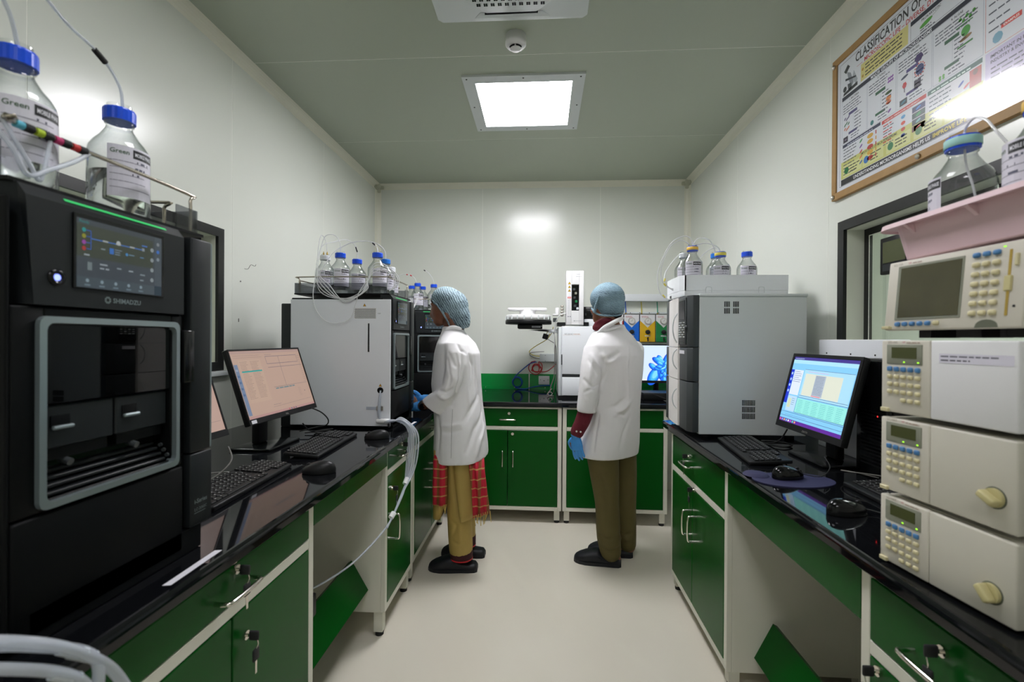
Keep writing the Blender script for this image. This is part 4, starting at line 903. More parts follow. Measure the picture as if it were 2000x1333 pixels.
for i in range(4):
    d = i * .010
    thin_tube('%s of the four clear tubes arched over the front of the white-sided instrument' % ['innermost', 'second innermost', 'second outermost', 'outermost'][i], tz((-1.172 + d * .5, 2.40, .15 - d), (-1.168 + d, 2.375, .08), (-1.13 + d * 1.5, 2.36, .02 + d * .6), (-1.07 + d, 2.356, -.018), (-.99, 2.352, -.03 - d * .6), (-.92 + d, 2.354, -.005 + d * .6), (-.89, 2.37, .06), (-.865, 2.38, .105 + d * 1.4), (-.815, 2.395, .12 + d), (-.775 + d, 2.41, .09), (-.765 + d * .6, 2.405, .04), (-.785, 2.39, .012)), .0017, 'tube_thin')
thin_tube('clear tube drooping low across the white side panel', tz((-1.165, 2.37, .08), (-1.168, 2.352, .0), (-1.155, 2.350, -.08), (-1.10, 2.349, -.145), (-1.03, 2.349, -.155), (-.97, 2.350, -.13), (-.945, 2.351, -.06), (-.93, 2.355, .0), (-.89, 2.37, .07)), .0018, 'tube_thin')
# bottles on the corner unit
for lb, x, y, kw in (('blue-capped bottle hidden by the tall ones on the corner instrument', -1.10, 3.945, dict(H=.22)), ('tall blue-capped bottle in front on the corner instrument', -1.016, 3.815, dict(H=.228)),
                     ('shorter blue-capped bottle behind the tall one on the corner instrument', -1.012, 3.96, dict(H=.214)), ('blue-capped bottle just above the woman hair net', -0.893, 3.86, dict(H=.222))):
    bottle(lb, (x, y, ZB), group=gl, face=-1.1, fill=.3, n=20, **kw)
thin_tube('clear tube curving out of the bottle above the hair net', tz((-.893, 3.86, .2), (-.90, 3.85, .26), (-.935, 3.84, .31), (-.97, 3.84, .33)), .0018, 'tube_thin', [((-.958, 3.84, ZB + .325), (-.972, 3.84, ZB + .332), 'rubber')])
thin_tube('clear tubes bending over the corner instrument with red sleeves', tz((-1.0205, 3.80, .2), (-1.03, 3.79, .25), (-1.06, 3.78, .28), (-1.12, 3.78, .29), (-1.17, 3.78, .27), (-1.175, 3.78, .20)), .0018, 'tube_thin', [((-1.055, 3.782, ZB + .276), (-1.07, 3.78, ZB + .283), 'cable_red'), ((-1.088, 3.78, ZB + .286), (-1.10, 3.78, ZB + .288), 'cable_red')])
for k in range(3): thin_tube('%s of three clear tubes hanging in a V on the corner instrument' % ['widest', 'middle', 'narrowest'][k], tz((-1.05 + k * .012, 3.70, .09), (-1.035 + k * .006, 3.682, .03), (-1.022, 3.675, -.005), (-1.0 - k * .004, 3.68, .03), (-.975 - k * .008, 3.695, .095)), .002, 'tube_thin')
# waste tube bundle of the white-sided unit
t = thing('waste_tube_bundle', 'bundle of white waste tubes arching from the white panel over the worktop edge', 'tube bundle', (-0.70, 2.33, 0.93))
for i in range(6):
    a = i * PI / 3; ox, oz = 0.006 * math.cos(a), 0.006 * math.sin(a); k = (i - 2.5) * .006
    B().tube([(-.8175, 2.362, 1.086), (-.8195 + ox * .6, 2.350 + oz * .5, 1.02), (-.8185 + ox * .6, 2.348 + oz * .5, .958), (-.80, 2.345 + ox * .5, .932 + oz * .5), (-.742, 2.338 + ox, .938 + oz * .6), (-.69 + oz, 2.33 + ox, .938 + k), (-.642 + k * 1.5, 2.325 + ox, .885), (-.640 + k * 1.8, 2.315 + ox, .78), (-.645 + k * 1.2, 2.28 + ox, .69), (-.655 + ox * .5, 2.22 + oz * .5, .625), (-.672, 2.12 + ox * .3, .545 + oz * .5), (-.684 + oz * .4, 2.065, .510 + ox * .4)], 0.0042, 8, sub=7).make('tube', 'tube_clear', t, True)
B().box((-.835, 2.336, .922), (-.765, 2.362, .945), .008).make('elbow_sleeve', 'white_plastic', t, True)
B().tube([(-.686, 2.065, .510), (-.722, 1.99, .468), (-.77, 1.88, .43), (-.82, 1.74, .425), (-.86, 1.60, .445), (-.89, 1.47, .46)], 0.004, 8).make('drain_tube', 'tube_clear', t, True)
for p, q in (((-.650, 2.268, .672), (-.655, 2.246, .65)), ((-.672, 2.13, .553), (-.679, 2.108, .538))): B().cyl(p, q, 0.0125, n=12).make('cable_tie', 'white_plastic', t, True)
# waste tubes of the near unit, low at the left edge
t = thing('waste_tube_bundle', 'thick clear waste tubes curving over the worktop edge at the lower left corner', 'tube bundle', (-0.60, 0.45, 0.99))
for i, (dy, dz) in enumerate(((0, 0), (-.008, -.024), (.012, -.012))):
    B().tube([(-.74, .40 + dy, .93 + dz), (-.66, .425 + dy, 1.0 + dz), (-.60, .45 + dy, 1.03 + dz), (-.56, .49 + dy, 1.01 + dz), (-.545, .535 + dy, .968 + dz), (-.542, .575 + dy - i * .02, .915 + dz), (-.54, .60 + dy - i * .035, .84), (-.55, .61 + dy - i * .03, .70), (-.58, .60, .5)], 0.0065, 10, sub=6).make('tube', 'tube_clear', t, True)
    B().cyl((-.553, .512 + dy, .990 + dz), (-.546, .535 + dy, .969 + dz), 0.0071, n=10).make('cloudy_sleeve', 'tube_white', t, True)
# ------------------------------------------------------------------ big white chromatograph on the right bench
# local: front plane y=0 looks to -X (rz=-90), x runs towards the camera; near side panel at x=0.475
t = thing('large_chromatograph', 'big white cabinet-sized chromatograph with grey keypad front on the right bench', 'chromatograph', (0.0, 0.0, ZT))
YS, YE, X0, X1 = 2.285, 2.765, 0.739, 1.227
b = B(); b.box((X0, YS, ZT + .018), (X1, YE, ZT + .668), .003, 1); b.box((X0 - .002, YS - .004, ZT + .668), (X1 + .003, YE + .004, ZT + .682), .004); b.make('body', 'pale_grey', t, True)
for x in (X0 + .05, X1 - .05):
    for y in (YS + .05, YE - .05): B().cyl((x, y, ZT), (x, y, ZT + .02), .02, n=12).make('foot', 'rubber', t, True)
def slots(x0, x1, z0, z1, nx, nz, gz, name):
    g = B(); dx = (x1 - x0) / nx; dz = (z1 - z0 + gz) / nz
    for i in range(nx):
        for j in range(nz): g.box((x0 + i * dx, YS - .0012, z0 + j * dz), (x0 + (i + .55) * dx, YS + .0005, z0 + j * dz + dz - gz))
    g.make(name, 'black_gloss', t, True)
slots(.852, .880, 1.478, 1.535, 4, 2, .006, 'vent_slots'); slots(.893, .921, 1.478, 1.535, 4, 2, .006, 'vent_slots'); slots(.937, .998, .984, 1.073, 9, 3, .005, 'vent_slots')
# slate side of the front, keypad strip, white bowed doors (three storeys)
XFc = 0.694
for z0, z1, nm in ((.026, .262, 0), (.267, .425, 1), (.430, .676, 2)):
    zz0, zz1 = ZT + z0, ZT + z1
    s = B().prism([(X0 - .001, YS + .002), (X0 - .001, YE), (XFc + .012, YE - .02), (XFc + .006, YS + .165), (XFc, YS + .16), (XFc - .002, YS + .034), (XFc + .016, YS + .002)], zz0, zz1, 'z', bev=.002).make('front_housing', 'slate', t, True)
    pts = [(XFc + .008, YS + .166), (XFc - .004, YS + .170)]
    for i in range(7):
        a = i / 6; pts.append((XFc - .006 + .030 * a ** 2.2, YS + .172 + a * (YE - YS - .176)))
    pts += [(XFc + .03, YE - .002), (XFc + .03, YS + .168)]
    d = B().prism(pts, zz0 - (.002 if nm else -.004), zz1, 'z').make('door', 'off_white', t, True)
    zc = (zz0 + zz1) / 2 + (.02 if nm < 2 else -.03); hh = .052 if nm < 2 else .075
    B().tube([(XFc - .005, YS + .187, zc + hh), (XFc - .020, YS + .192, zc + hh * .6), (XFc - .026, YS + .194, zc), (XFc - .020, YS + .192, zc - hh * .6), (XFc - .005, YS + .187, zc - hh)], .0032, 8).make('handle', 'pale_grey', d, True)
# display + keypad on the top storey (faces -X)
pan = B().box((XFc - .0075, YS + .040, ZT + .440), (XFc - .0005, YS + .158, ZT + .668), .003).make('control_panel', 'slate', t, True)
B().box((XFc - .0092, YS + .052, ZT + .562), (XFc - .0072, YS + .146, ZT + .655)).make('display', 'black_gloss', pan, True)
kc = None
for r in range(7):
    for c in range(4):
        w_ = .0045 if r else .003
        B().box((XFc - .0102, YS + .056 + c * .025, ZT + .550 - r * .0115 - w_ * 1.4), (XFc - .0073, YS + .056 + c * .025 + .014, ZT + .550 - r * .0115), .001, 1).make('key', 'pale_grey' if (c == 3 or (r + c) % 2 == 0) else 'lcd_bezel', pan, True)
g = B()
for i in range(6): g.box((XFc - .0085, YS + .05, ZT + .445 + i * .0045), (XFc - .0072, YS + .150, ZT + .447 + i * .0045))
g.make('grille', 'black_gloss', pan, True)
B().lathe([(0, -.006), (.013, -.005), (.015, 0)], (XFc - .004, YS + .046, ZT + .52), 14, axis='x').make('contrast_dial', 'slate_dark', t, True)
B().box((XFc - .0032, YS + .075, ZT + .395), (XFc - .0015, YS + .155, ZT + .412)).make('name_label', 'label_white', t, True)
# solvent tray lid
lt = B()
lt.prism([(.712, 2.43), (1.215, 2.43), (1.215, 2.75), (.712, 2.75), (.696, 2.70), (.692, 2.60), (.696, 2.47)], ZT + .683, ZT + .712, 'z', bev=.003)
Z0, Z1 = ZT + .712, ZT + .789
for lo, hi in (((.712, 2.43), (1.215, 2.436)), ((.712, 2.744), (1.215, 2.75)), ((1.209, 2.436), (1.215, 2.744))): lt.box((*lo, Z0), (*hi, Z1))
lt.prism([(.712, 2.43), (.696, 2.47), (.692, 2.60), (.696, 2.70), (.712, 2.75), (.719, 2.75), (.703, 2.70), (.699, 2.60), (.703, 2.47), (.719, 2.43)], Z0, Z1, 'z')
tr = lt.make('solvent_tray', 'gc_white', t, True)
for x in (.83, 1.085): B().tube([(x - .014, 2.4285, ZT + .70), (x - .014, 2.4285, ZT + .722), (x - .009, 2.4285, ZT + .729), (x + .009, 2.4285, ZT + .729), (x + .014, 2.4285, ZT + .722), (x + .014, 2.4285, ZT + .70)], .0014, 5, sub=3).make('clip', 'pale_grey', tr, True)
B().box((.690, 2.60, ZT + .684), (.700, 2.625, ZT + .700)).make('latch', 'slate', tr, True)
B().box((.96, 2.426, ZT + .684), (.995, 2.430, ZT + .693), .002).make('plug', 'rubber', tr, True)
ZB2 = ZT + .7132
random.seed(21)
for lb, x, y, kw in (('bottle with white cap behind the yellow-taped bottle on the big white instrument', .778, 2.67, dict(cap='cap_white', H=.236)), ('tall bottle with an orange-yellow taped cap on the big white instrument', .775, 2.515, dict(band='tape_orange', H=.246)),
                     ('bottle with a mid-blue cap behind the lime-taped one on the big white instrument', .945, 2.66, dict(cap='cap_lightblue', H=.232)), ('bottle with a lime yellow taped cap on the big white instrument', .918, 2.52, dict(band='tape_yellow', H=.21)), ('lone dark-blue-capped bottle at the right of the big white instrument tray', 1.085, 2.60, dict(H=.228))):
    bottle(lb, (x, y, ZB2), group=gl, face=-1.75, fill=.3, labtop=.62, **kw)
for i, pts in enumerate(([(.775, 2.515, .235), (.77, 2.52, .275), (.735, 2.53, .292), (.675, 2.54, .26), (.625, 2.55, .165), (.605, 2.55, .085), (.618, 2.55, .0), (.655, 2.56, -.03), (.695, 2.57, -.035)],
                         [(.765, 2.52, .235), (.75, 2.52, .255), (.715, 2.53, .27), (.665, 2.54, .235), (.625, 2.55, .13), (.632, 2.55, .06), (.66, 2.56, .03), (.70, 2.57, .02)],
                         [(.778, 2.67, .22), (.745, 2.65, .215), (.70, 2.62, .17), (.655, 2.58, .11), (.645, 2.56, .06), (.665, 2.56, .03), (.70, 2.57, .01)],
                         [(.775, 2.515, .24), (.80, 2.53, .275), (.85, 2.57, .29), (.90, 2.62, .285), (.93, 2.65, .255), (.945, 2.66, .21)],
                         [(.78, 2.515, .24), (.84, 2.52, .252), (.88, 2.52, .245), (.91, 2.52, .225), (.918, 2.52, .19)],
                         [(.918, 2.52, .19), (.905, 2.55, .235), (.87, 2.60, .22), (.835, 2.64, .17), (.82, 2.66, .10), (.82, 2.66, .05)])):
    nm = ['outermost clear tube looping down beside the big white instrument', 'inner clear tube looping down beside the big white instrument', 'clear tube sloping from the white cap to the yellow fitting', 'clear tube arching from the orange-taped cap to the mid-blue cap', 'clear tube running between the two taped caps', 'clear tube curling behind the lime-taped bottle'][i]
    thin_tube(nm, [(x, y, ZB2 + z) for x, y, z in pts], .0019, 'tube_thin', [(((.635, 2.556, ZB2 - .012), (.648, 2.558, ZB2 - .026), 'tape_yellow'), ), (((.64, 2.553, ZB2 + .048), (.652, 2.556, ZB2 + .036), 'tape_yellow'), ), (((.648, 2.562, ZB2 + .075), (.644, 2.56, ZB2 + .06), 'tape_yellow'), ), (), (), ()][i])

# ------------------------------------------------------------------ stack of beige modules (local x left->right as seen, front y=0)
SO, SR = (0.715, 1.048), math.atan2(-0.257, 0.03); SW = 0.2588
def lcd_keys(t, z, H, face):
    """keypad section of a module of height H standing at local z"""
    bz = B().box((.014, -.0015, H - .052), (.0945, .001, H - .012), .003).make('lcd_bezel', 'lcd_bezel', t)
    B().box((.027, -.0022, H - .040), (.083, -.0012, H - .018)).make('lcd', 'lcd_olive', bz)
    for i in (2, 4): B().box((.023 + i * .0155, -.0022, H - .0485), (.0265 + i * .0155, -.0012, H - .0462)).make('indicator', 'led_green', bz)
    for r in range(5):
        for c in range(5):
            if r == 4 and c < 2: continue
            x, zz = .0225 + c * .0158, H - .062 - r * .0155
            B().box((x - .0055, -.0045, zz - (.005 if r == 0 else .0042)), (x + .0055, .0005, zz + (.005 if r == 0 else .0042)), .0026).make('key', 'key_blue' if r == 0 else 'key_cream', t)
    B().box((.003, -.005, .006), (.021, .001, .014), .001, 1).make('power_switch', 'key_cream', t)
def module(label, dz, H, front, knob=None, kind='pump'):
    t = thing('chromatography_module', label, 'instrument', (*SO, dz), SR, 'beige chromatography modules')
    b = B(); b.box((0.002, 0.016, .006), (SW - .002, .42, H - .004), .003, 1); b.make('case', 'beige', t)
    for x in (.03, SW - .03):
        for y in (.05, .37): B().cyl((x, y, 0), (x, y, .008), .012, n=10).make('foot', 'rubber', t)
    B().box((0, 0, .006), (.1095, .0165, H - .004), .003).make('keypad_panel', 'beige', t)
    f = B().box((.1105, 0, .006), (SW, .0165, H - .004), .003).make('front_door', front, t)
    lcd_keys(t, 0, H, 0)
    a = Art((0.016, -.0004, H - .0105), (1, 0, 0), (0, 0, 1), (0, -1, 0)); a.text('LC-10AT' if kind == 'pump' else 'SPD-10A', 0, .0005, .0062, '#9a9484', 1); a.text('VP', .034, .0005, .0062, '#c0707a', 1); a.lines(.044, .001, .03, 1, 1, .003, '#b09a8c', rag=.05); a.make('model_name', 'print', t)
    if knob:
        x, z, rot = knob
        k = B(); k.cyl((x, 0, z), (x, -.006, z), .0155, n=22); M = Matrix.Translation((x, 0, z)) @ Matrix.Rotation(rot, 4, 'Y')
        k.box((-.0145, -.021, -.0065), (.0145, -.005, .0065), .0035, M=M); k.make('drain_knob', 'knob_yellow', f)
        B().lathe([(.0155, -.0005), (.0182, -.0006), (.0182, 0)], (x, 0, z), 22, axis='y').make('knob_recess', 'beige_dark', f)
    return t, f
ZS = ZT
module('bottom beige pump module of the right stack, round knob pointing across', ZS, .146, 'beige_panel', (.222, .048, .9))
module('second beige pump module from the bottom, winged knob standing out', ZS + .148, .160, 'beige_panel', (.226, .058, .5))
t, f = module('third module up with a plain white door and a printed note', ZS + .310, .157, 'white_door', kind='det')
a = Art((.128, -.0004, .112), (1, 0, 0), (0, 0, 1), (0, -1, 0)); a.rect(0, 0, .125, .017, '#dcd9e6', 1); a.lines(.003, .011, .10, 1, 1, .004, '#6a6878', 2, .05); a.lines(.003, .004, .055, 1, 1, .004, '#55535f', 2, .1); a.make('note_strip', 'print', f)
# controller with big display
t = thing('system_controller', 'topmost beige controller with a large dark display and rows of keys', 'instrument', (*SO, ZS + .468), SR, 'beige chromatography modules')
M = Matrix.Translation((0, .004, .016)) @ Matrix.Rotation(math.radians(-5), 4, 'X')
B().box((0.002, .030, .0175), (SW - .002, .40, .156), .003, 1).make('case', 'beige', t); B().prism([(.0195, .0175), (.030, .150), (.032, .150), (.032, .0175)], .002, SW - .002, 'x').make('front_frame', 'beige', t)
B().box((0, 0, 0), (SW, .0145, .142), .003, M=M).make('front_panel', 'beige', t)
B().box((.024, -.0012, .020), (.160, .001, .131), .002, 1, M=M).make('display_bezel', 'lcd_bezel', t)
mk = mat('display_dark', (0.06, 0.055, 0.018), 0.12, spec=0.7, noise=0.3, nscale=14)
B().box((.032, -.002, .025), (.156, -.001, .126), M=M).make('display', 'display_dark', t)
for r in range(7):
    for c in range(3):
        x, z = .181 + c * .0165, .127 - r * .0168
        B().box((x - .006, -.005, z - .0045), (x + .006, .001, z + .0045), .0028, M=M).make('key', 'key_blue' if r == 0 else 'key_cream', t)
for i in range(6): B().box((.034 + i * .0165 - .0055, -.005, .0075), (.034 + i * .0165 + .0055, .001, .0165), .0028, M=M).make('key', 'key_cream' if i == 5 else 'key_blue', t)
B().box((.232, -.0008, .02), (.236, .001, .128), M=M).make('card_slot', 'brass', t); B().box((.229, -.004, .06), (.240, .001, .085), .001, 1, M=M).make('slot_cover', 'knob_yellow', t)
B().box((.2425, -.004, .10), (.2475, .001, .12), .001, 1, M=M).make('eject_key', 'key_cream', t); B().cyl(M @ Vector((.245, -.001, .035)), M @ Vector((.245, 0, .035)), .002, n=8).make('reset_hole', 'rubber', t)
B().box((.002, -.008, .002), (.02, .001, .008), .001, 1, M=M).make('power_switch', 'key_cream', t)
B().prism([(.186, .001)] + [(.205 + .018 * math.cos(PI - i * PI / 8), .004 + .011 * math.sin(i * PI / 8)) for i in range(9)] + [(.224, .001)], -.0007, .0005, 'y', M=M).make('latch_recess', 'beige_dark', t)
B().box((.222, -.0006, .1335), (.226, .001, .1355), M=M).make('indicator', 'led_green', t)
a = Art(M @ Vector((.012, -.0004, .133)), (1, 0, 0), (0, 0, 1), (0, -1, 0)); a.text('SCL-10A', 0, 0, .006, '#9a9484', 1); a.text('VP', .034, 0, .006, '#c0707a', 1); a.lines(.044, .0005, .02, 1, 1, .003, '#b09a8c', rag=.05); a.make('model_name', 'print', t)
for x0, x1 in ((.055, .08), (.13, .175), (.205, .215)): B().box((x0, .03, .0005), (x1, .09, .017)).make('foot', 'rubber', t)
# pink basin with bottles on top
PZ = ZS + .468 + .162
t = thing('plastic_basin', 'pink plastic basin holding bottles on top of the beige stack', 'basin', (0.865, 0.875, PZ))
b = B(); nx, ny = .115, .205; prof = [(-.012, .004), (0.0, .076)]
def rr(hx, hy, r, z, n=5):
    o = []
    for sx, sy, a0 in ((1, -1, -PI / 2), (1, 1, 0), (-1, 1, PI / 2), (-1, -1, PI)):
        for i in range(n): o.append((sx * (hx - r) + r * math.cos(a0 + i * PI / 2 / (n - 1)), sy * (hy - r) + r * math.sin(a0 + i * PI / 2 / (n - 1)), z))
    return o
L = [rr(nx - .016, ny - .016, .03, .002), rr(nx - .013, ny - .013, .03, .004), rr(nx, ny, .035, .072), rr(nx + .020, ny + .020, .04, .073), rr(nx + .022, ny + .022, .04, .068), rr(nx + .020, ny + .020, .04, .078), rr(nx + .002, ny + .002, .035, .078), rr(nx - .004, ny - .004, .035, .074), rr(nx - .018, ny - .018, .03, .008)]
k = len(L[0]); vs = [p for l in L for p in l]
b.add(vs, [(j * k + i, j * k + (i + 1) % k, (j + 1) * k + (i + 1) % k, (j + 1) * k + i) for j in range(len(L) - 1) for i in range(k)], smooth=False); b.add(L[0], [tuple(range(k - 1, -1, -1))]); b.add(L[-1], [tuple(range(k))])
b.make('bowl', 'pink', t)
for y in (.14, 0.0, -.14): B().prism([(-nx - .018, .070), (-nx + .002, .070), (-nx + .006, .050)], y - .004, y + .004, 'y').make('rim_rib', 'pink', t)
bottle('bottle with a mint and green taped blue cap in the pink basin', (0.823, 0.988, PZ + .0095), H=0.232, band='tape_mint', face=2.55, group=gl, fill=.55, labtop=.62)
bottle('bottle with a yellow taped blue cap at the right picture edge', (0.828, 0.838, PZ + .0095), H=0.238, band='tape_orange', face=3.0, group=gl, fill=.5, labtop=.66)
thin_tube('clear tube bowing between the two bottles in the pink basin', [(.823, .988, PZ + .225), (.818, .975, PZ + .247), (.812, .95, PZ + .254), (.806, .92, PZ + .237), (.80, .895, PZ + .207), (.805, .88, PZ + .18)], .0018, 'tube_thin')
thin_tube('clear tube descending through the mint-capped bottle', [(.825, .985, PZ + .22), (.822, .98, PZ + .18), (.83, .97, PZ + .12), (.835, .965, PZ + .04)], .0018, 'tube_thin')
t = thing('wall_meter', 'small dark framed meter fixed to the right window pane behind the pink basin', 'meter', (XR + .0875, 2.0, 1.70))
B().box((-.022, -.10, -.075), (0, .055, .075), .005).make('case', 'black_plastic', t); B().box((-.0235, -.085, -.03), (-.0215, .036, .055)).make('screen', 'lcd_olive', t); B().box((-.0235, -.085, -.062), (-.0215, .036, -.036)).make('button_strip', 'slate_dark', t)

# ------------------------------------------------------------------ gas chromatograph at the back
t = thing('gas_chromatograph', 'tall pale gas chromatograph on the back worktop beside the man', 'chromatograph', (0.13, 3.755, ZT))
B().box((0.024, 0, .018), (.52, .50, .568), .006).make('oven_body', 'gc_white', t); B().box((0, .02, .012), (.023, .50, .56), .003).make('side_cover', 'pale_grey', t)
B().box((.03, -.008, .190), (.51, -.001, .566), .004).make('oven_door', 'gc_white', t); B().box((.03, -.008, .022), (.51, -.001, .166), .004).make('lower_panel', 'gc_white', t)
B().box((.028, -.004, .167), (.512, -.0005, .189)).make('dark_stripe', 'slate_dark', t); B().box((.020, -.011, .263), (.029, -.002, .345), .002).make('door_grip', 'slate', t)
B().box((.0, .0, 0), (.50, .48, .018)).make('plinth', 'black_plastic', t)
a = Art((.045, -.0084, .500), (1, 0, 0), (0, 0, 1), (0, -1, 0)); a.text('GC-2014C', .0, 0, .016, '#50585c', 1, width=.066); a.lines(.07, .004, .05, 1, 1, .005, '#b07a50', rag=.02); a.rect(-.012, -.003, .13, -.002, '#c8a080', 1); a.make('model_name', 'print', t)
B().box((.20, .03, .568), (.50, .46, .625), .004).make('top_cover', 'gc_white', t); B().box((-.01, .05, .572), (.055, .28, .600), .002, 1).make('injector_block', 'black_plastic', t); B().box((.195, -.002, .572), (.235, .0295, .600), .002, 1).make('injector_block', 'black_plastic', t)
B().box((.19, .16, .625), (.50, .36, .732), .003).make('detector_box', 'black_gloss', t)
for x in (.22, .27, .33, .41): B().box((x, .158, .66), (x + .012, .1605, .68)).make('vent_slit', 'slate', t)
for i in range(4): B().lathe([(0, -.012), (.008, -.012), (.011, 0), (.008, .012), (0, .012)], (.03, .12, .66 + i * .024), 10, axis='x').make('flow_knob', 'steel', t)
B().box((-.045, .06, .655), (.0, .15, .668), .003).make('knob_shelf', 'white_plastic', t); B().box((-.025, .08, .668), (.005, .13, .72), .006).make('valve_cover', 'white_plastic', t); B().box((-.043, .06, .605), (-.01, .16, .635), .002, 1).make('vent_bar', 'slate', t)
t = thing('injector_tower', 'slim white injector tower with a dark slot on top of the gas chromatograph', 'injector', (0.187, 3.742, ZT + .578))
W = .136
b = B(); b.box((0, .0, 0), (.042, .17, .425), .003); b.box((.101, .0, 0), (W, .17, .425), .003); b.box((.042, 0, 0), (.101, .17, .112), .002, 1); b.box((.042, 0, .317), (.101, .17, .425), .002, 1); b.make('housing', 'white_plastic', t)
B().box((.042, .025, .112), (.101, .168, .317)).make('slot_interior', 'black_gloss', t)
for i, (x, z, mm) in enumerate(((.062, .28, 'slate'), (.075, .25, 'steel'), (.066, .215, 'slate'), (.08, .185, 'reg_green'), (.07, .15, 'slate'), (.09, .13, 'pale_grey'))): B().box((x - .009, .014, z - .009), (x + .009, .026, z + .009), .002, 1).make('syringe_part', mm, t)
for i in range(3):
    a = Art((0, -.0004, 0), (1, 0, 0), (0, 0, 1), (0, -1, 0)); z = .318 - i * .029; a.poly([(.012, z), (.036, z), (.024, z + .021)], '#1a1a10', 1); a.poly([(.0145, z + .0015), (.0335, z + .0015), (.024, z + .018)], '#d8b010', 2); a.rect(.0233, z + .004, .0247, z + .012, '#1a1a10', 3); a.make('warning_sticker', 'print', t)
a = Art((0, -.0004, 0), (1, 0, 0), (0, 0, 1), (0, -1, 0)); a.rect(.010, .207, .038, .220, '#d42a20', 1); a.rect(.013, .211, .035, .216, '#f0d8d0', 2); a.make('red_sticker', 'print', t)
a = Art((0, -.0004, 0), (1, 0, 0), (0, 0, 1), (0, -1, 0))
for i in range(9): a.rect(.013, .190 - i * .013, .024, .192 - i * .013, '#9090a0', 1); a.disc(.034, .191 - i * .013, .0015, '#a05060', 1, 6)
a.disc(.016, .065, .005, '#9a9aa4', 1); a.disc(.031, .065, .005, '#9a9aa4', 1); a.rect(.060, .028, .066, .034, '#404850', 1); a.text('SHIMADZU', .069, .028, .008, '#606870', 1, width=.054); a.lines(.08, .395, .045, 1, 1, .004, '#a0a4ac'); a.lines(.075, .378, .05, 1, 1, .004, '#a0a4ac')
a.make('printed_legend', 'print', t, kind='stuff')
t = thing('sample_carousel', 'round white sample carousel on a black base cantilevered left of the gas chromatograph', 'carousel', (-0.113, 3.905, 1.437))
B().lathe([(0, .038), (.185, .038), (.190, .043), (.190, .066), (.186, .070), (0, .070)], n=40).make('turntable', 'black_plastic', t); B().box((-.085, -.10, 0), (.115, .06, .0375), .008).make('drive_box', 'black_plastic', t)
B().lathe([(0, .0705), (.184, .0705), (.184, .112), (.178, .114), (0, .114)], n=40).make('vial_rack', 'white_plastic', t)
B().cyl((-.01, 0, .114), (-.01, 0, .158), .065, n=24).make('hub', 'white_plastic', t); B().box((-.168, -.06, .150), (.150, .06, .172), .008).make('cover_plate', 'white_plastic', t)
for i in range(10):
    an = -PI / 2 + (i - 4.5) * .31; x, y = .1845 * math.cos(an), .1845 * math.sin(an)
    B().box((x - .005, y - .005, .076), (x + .005, y + .005, .106)).make('vial_window', 'pale_grey', t)
a = Art((.0, -.1004, .009), (1, 0, 0), (0, 0, 1), (0, -1, 0)); a.rect(.03, 0, .10, .014, '#b8bcc0', 1); a.text('SHIMADZU', .036, .003, .009, '#303438', 2, width=.055); a.disc(.108, .012, .004, '#e8e8e8', 1); a.make('name_plate', 'print', t)
B().prism([(.0, -.006), (.115, -.001), (.240, -.03), (.240, -.005)], -.03, .06, 'y').make('bracket', 'gc_white', t)
B().box((.165, -.02, -.03), (.240, .05, -.002), .003).make('bracket_foot', 'gc_white', t)
YC = YB - .03
cable('yellow cable hanging from the carousel to the wall trunking', [(.06, 3.95, 1.40), (.055, 4.05, 1.37), (.03, 4.15, 1.345), (-.06, 4.28, 1.29), (-.115, YC, 1.245), (-.105, YC, 1.22), (-.075, YC, 1.205), (-.02, YC, 1.195)], .0035, 'cable_yellow')
cable('thin yellow cable looping beside the gas chromatograph', [(.09, 3.9, 1.455), (.075, 3.98, 1.40), (.05, 4.02, 1.37), (.03, 4.0, 1.385), (.05, 3.93, 1.42)], .0028, 'cable_yellow')
cable('grey cable leaving the trunking in a small loop', [(-.02, YC, 1.175), (-.06, YC, 1.18), (-.105, YC, 1.20), (-.11, YC, 1.225), (-.06, YC, 1.235), (.02, YC, 1.24)], .003, 'cable_grey')
t = thing('cable_adapter', 'small black adapter hanging on its cable under the carousel', 'adapter', (.03, 3.96, 1.375))
M = Matrix.Rotation(.3, 4, 'Y'); B().box((-.026, -.012, -.022), (.02, .012, .022), .004, M=M).make('body', 'black_plastic', t); B().tube([(.01, 0, -.015), (.04, 0, -.035), (.07, .0, -.055), (.085, .01, -.09), (.088, .02, -.20), (.086, .03, -.33), (.075, .03, -.42), (.07, .05, -.47)], .003, 6).make('lead', 'cable_grey', t)
pts = []
for i in range(34):
    a = i / 33 * 2 * PI * 2.6; pts.append((-.052 + (.036 + .007 * math.sin(a * .37)) * math.cos(a) + .006 * math.sin(a * .3), YC - .012 + .006 * math.sin(a * .8), 1.085 + (.036 + .006 * math.cos(a * .41)) * math.sin(a)))
cable('red cable coiled on the back wall under the white trunking', [(-.06, YC, 1.153), (-.10, YC, 1.14), (-.123, YC, 1.09), (-.10, YC, 1.045), (-.05, YC, 1.03), (-.005, YC, 1.06), (-.0, YC, 1.12), (-.03, YC, 1.145)] + pts + [(.03, YC, 1.055), (.09, YC, 1.09), (.13, YC, 1.13)], .0038, 'cable_red')
pts = []
for i in range(30):
    a = 2.2 + i / 29 * 2 * PI * 2.4; pts.append((-.225 + (.042 + .004 * math.sin(a * .6)) * math.cos(a), YC - .012 + .008 * math.sin(a * .7), .958 + (.046 + .003 * math.cos(a * .5)) * math.sin(a)))
cable('blue cable coiled upright against the green splashback', [(-.05, YC, 1.145), (-.11, YC, 1.128), (-.20, YC, 1.055), (-.245, YC, 1.01)] + pts + [(-.24, YC - .01, .905), (-.16, YC - .02, .896), (-.08, YC - .02, .915), (.0, YC - .02, .928), (.08, YC, .93)], .0048, 'cable_blue')
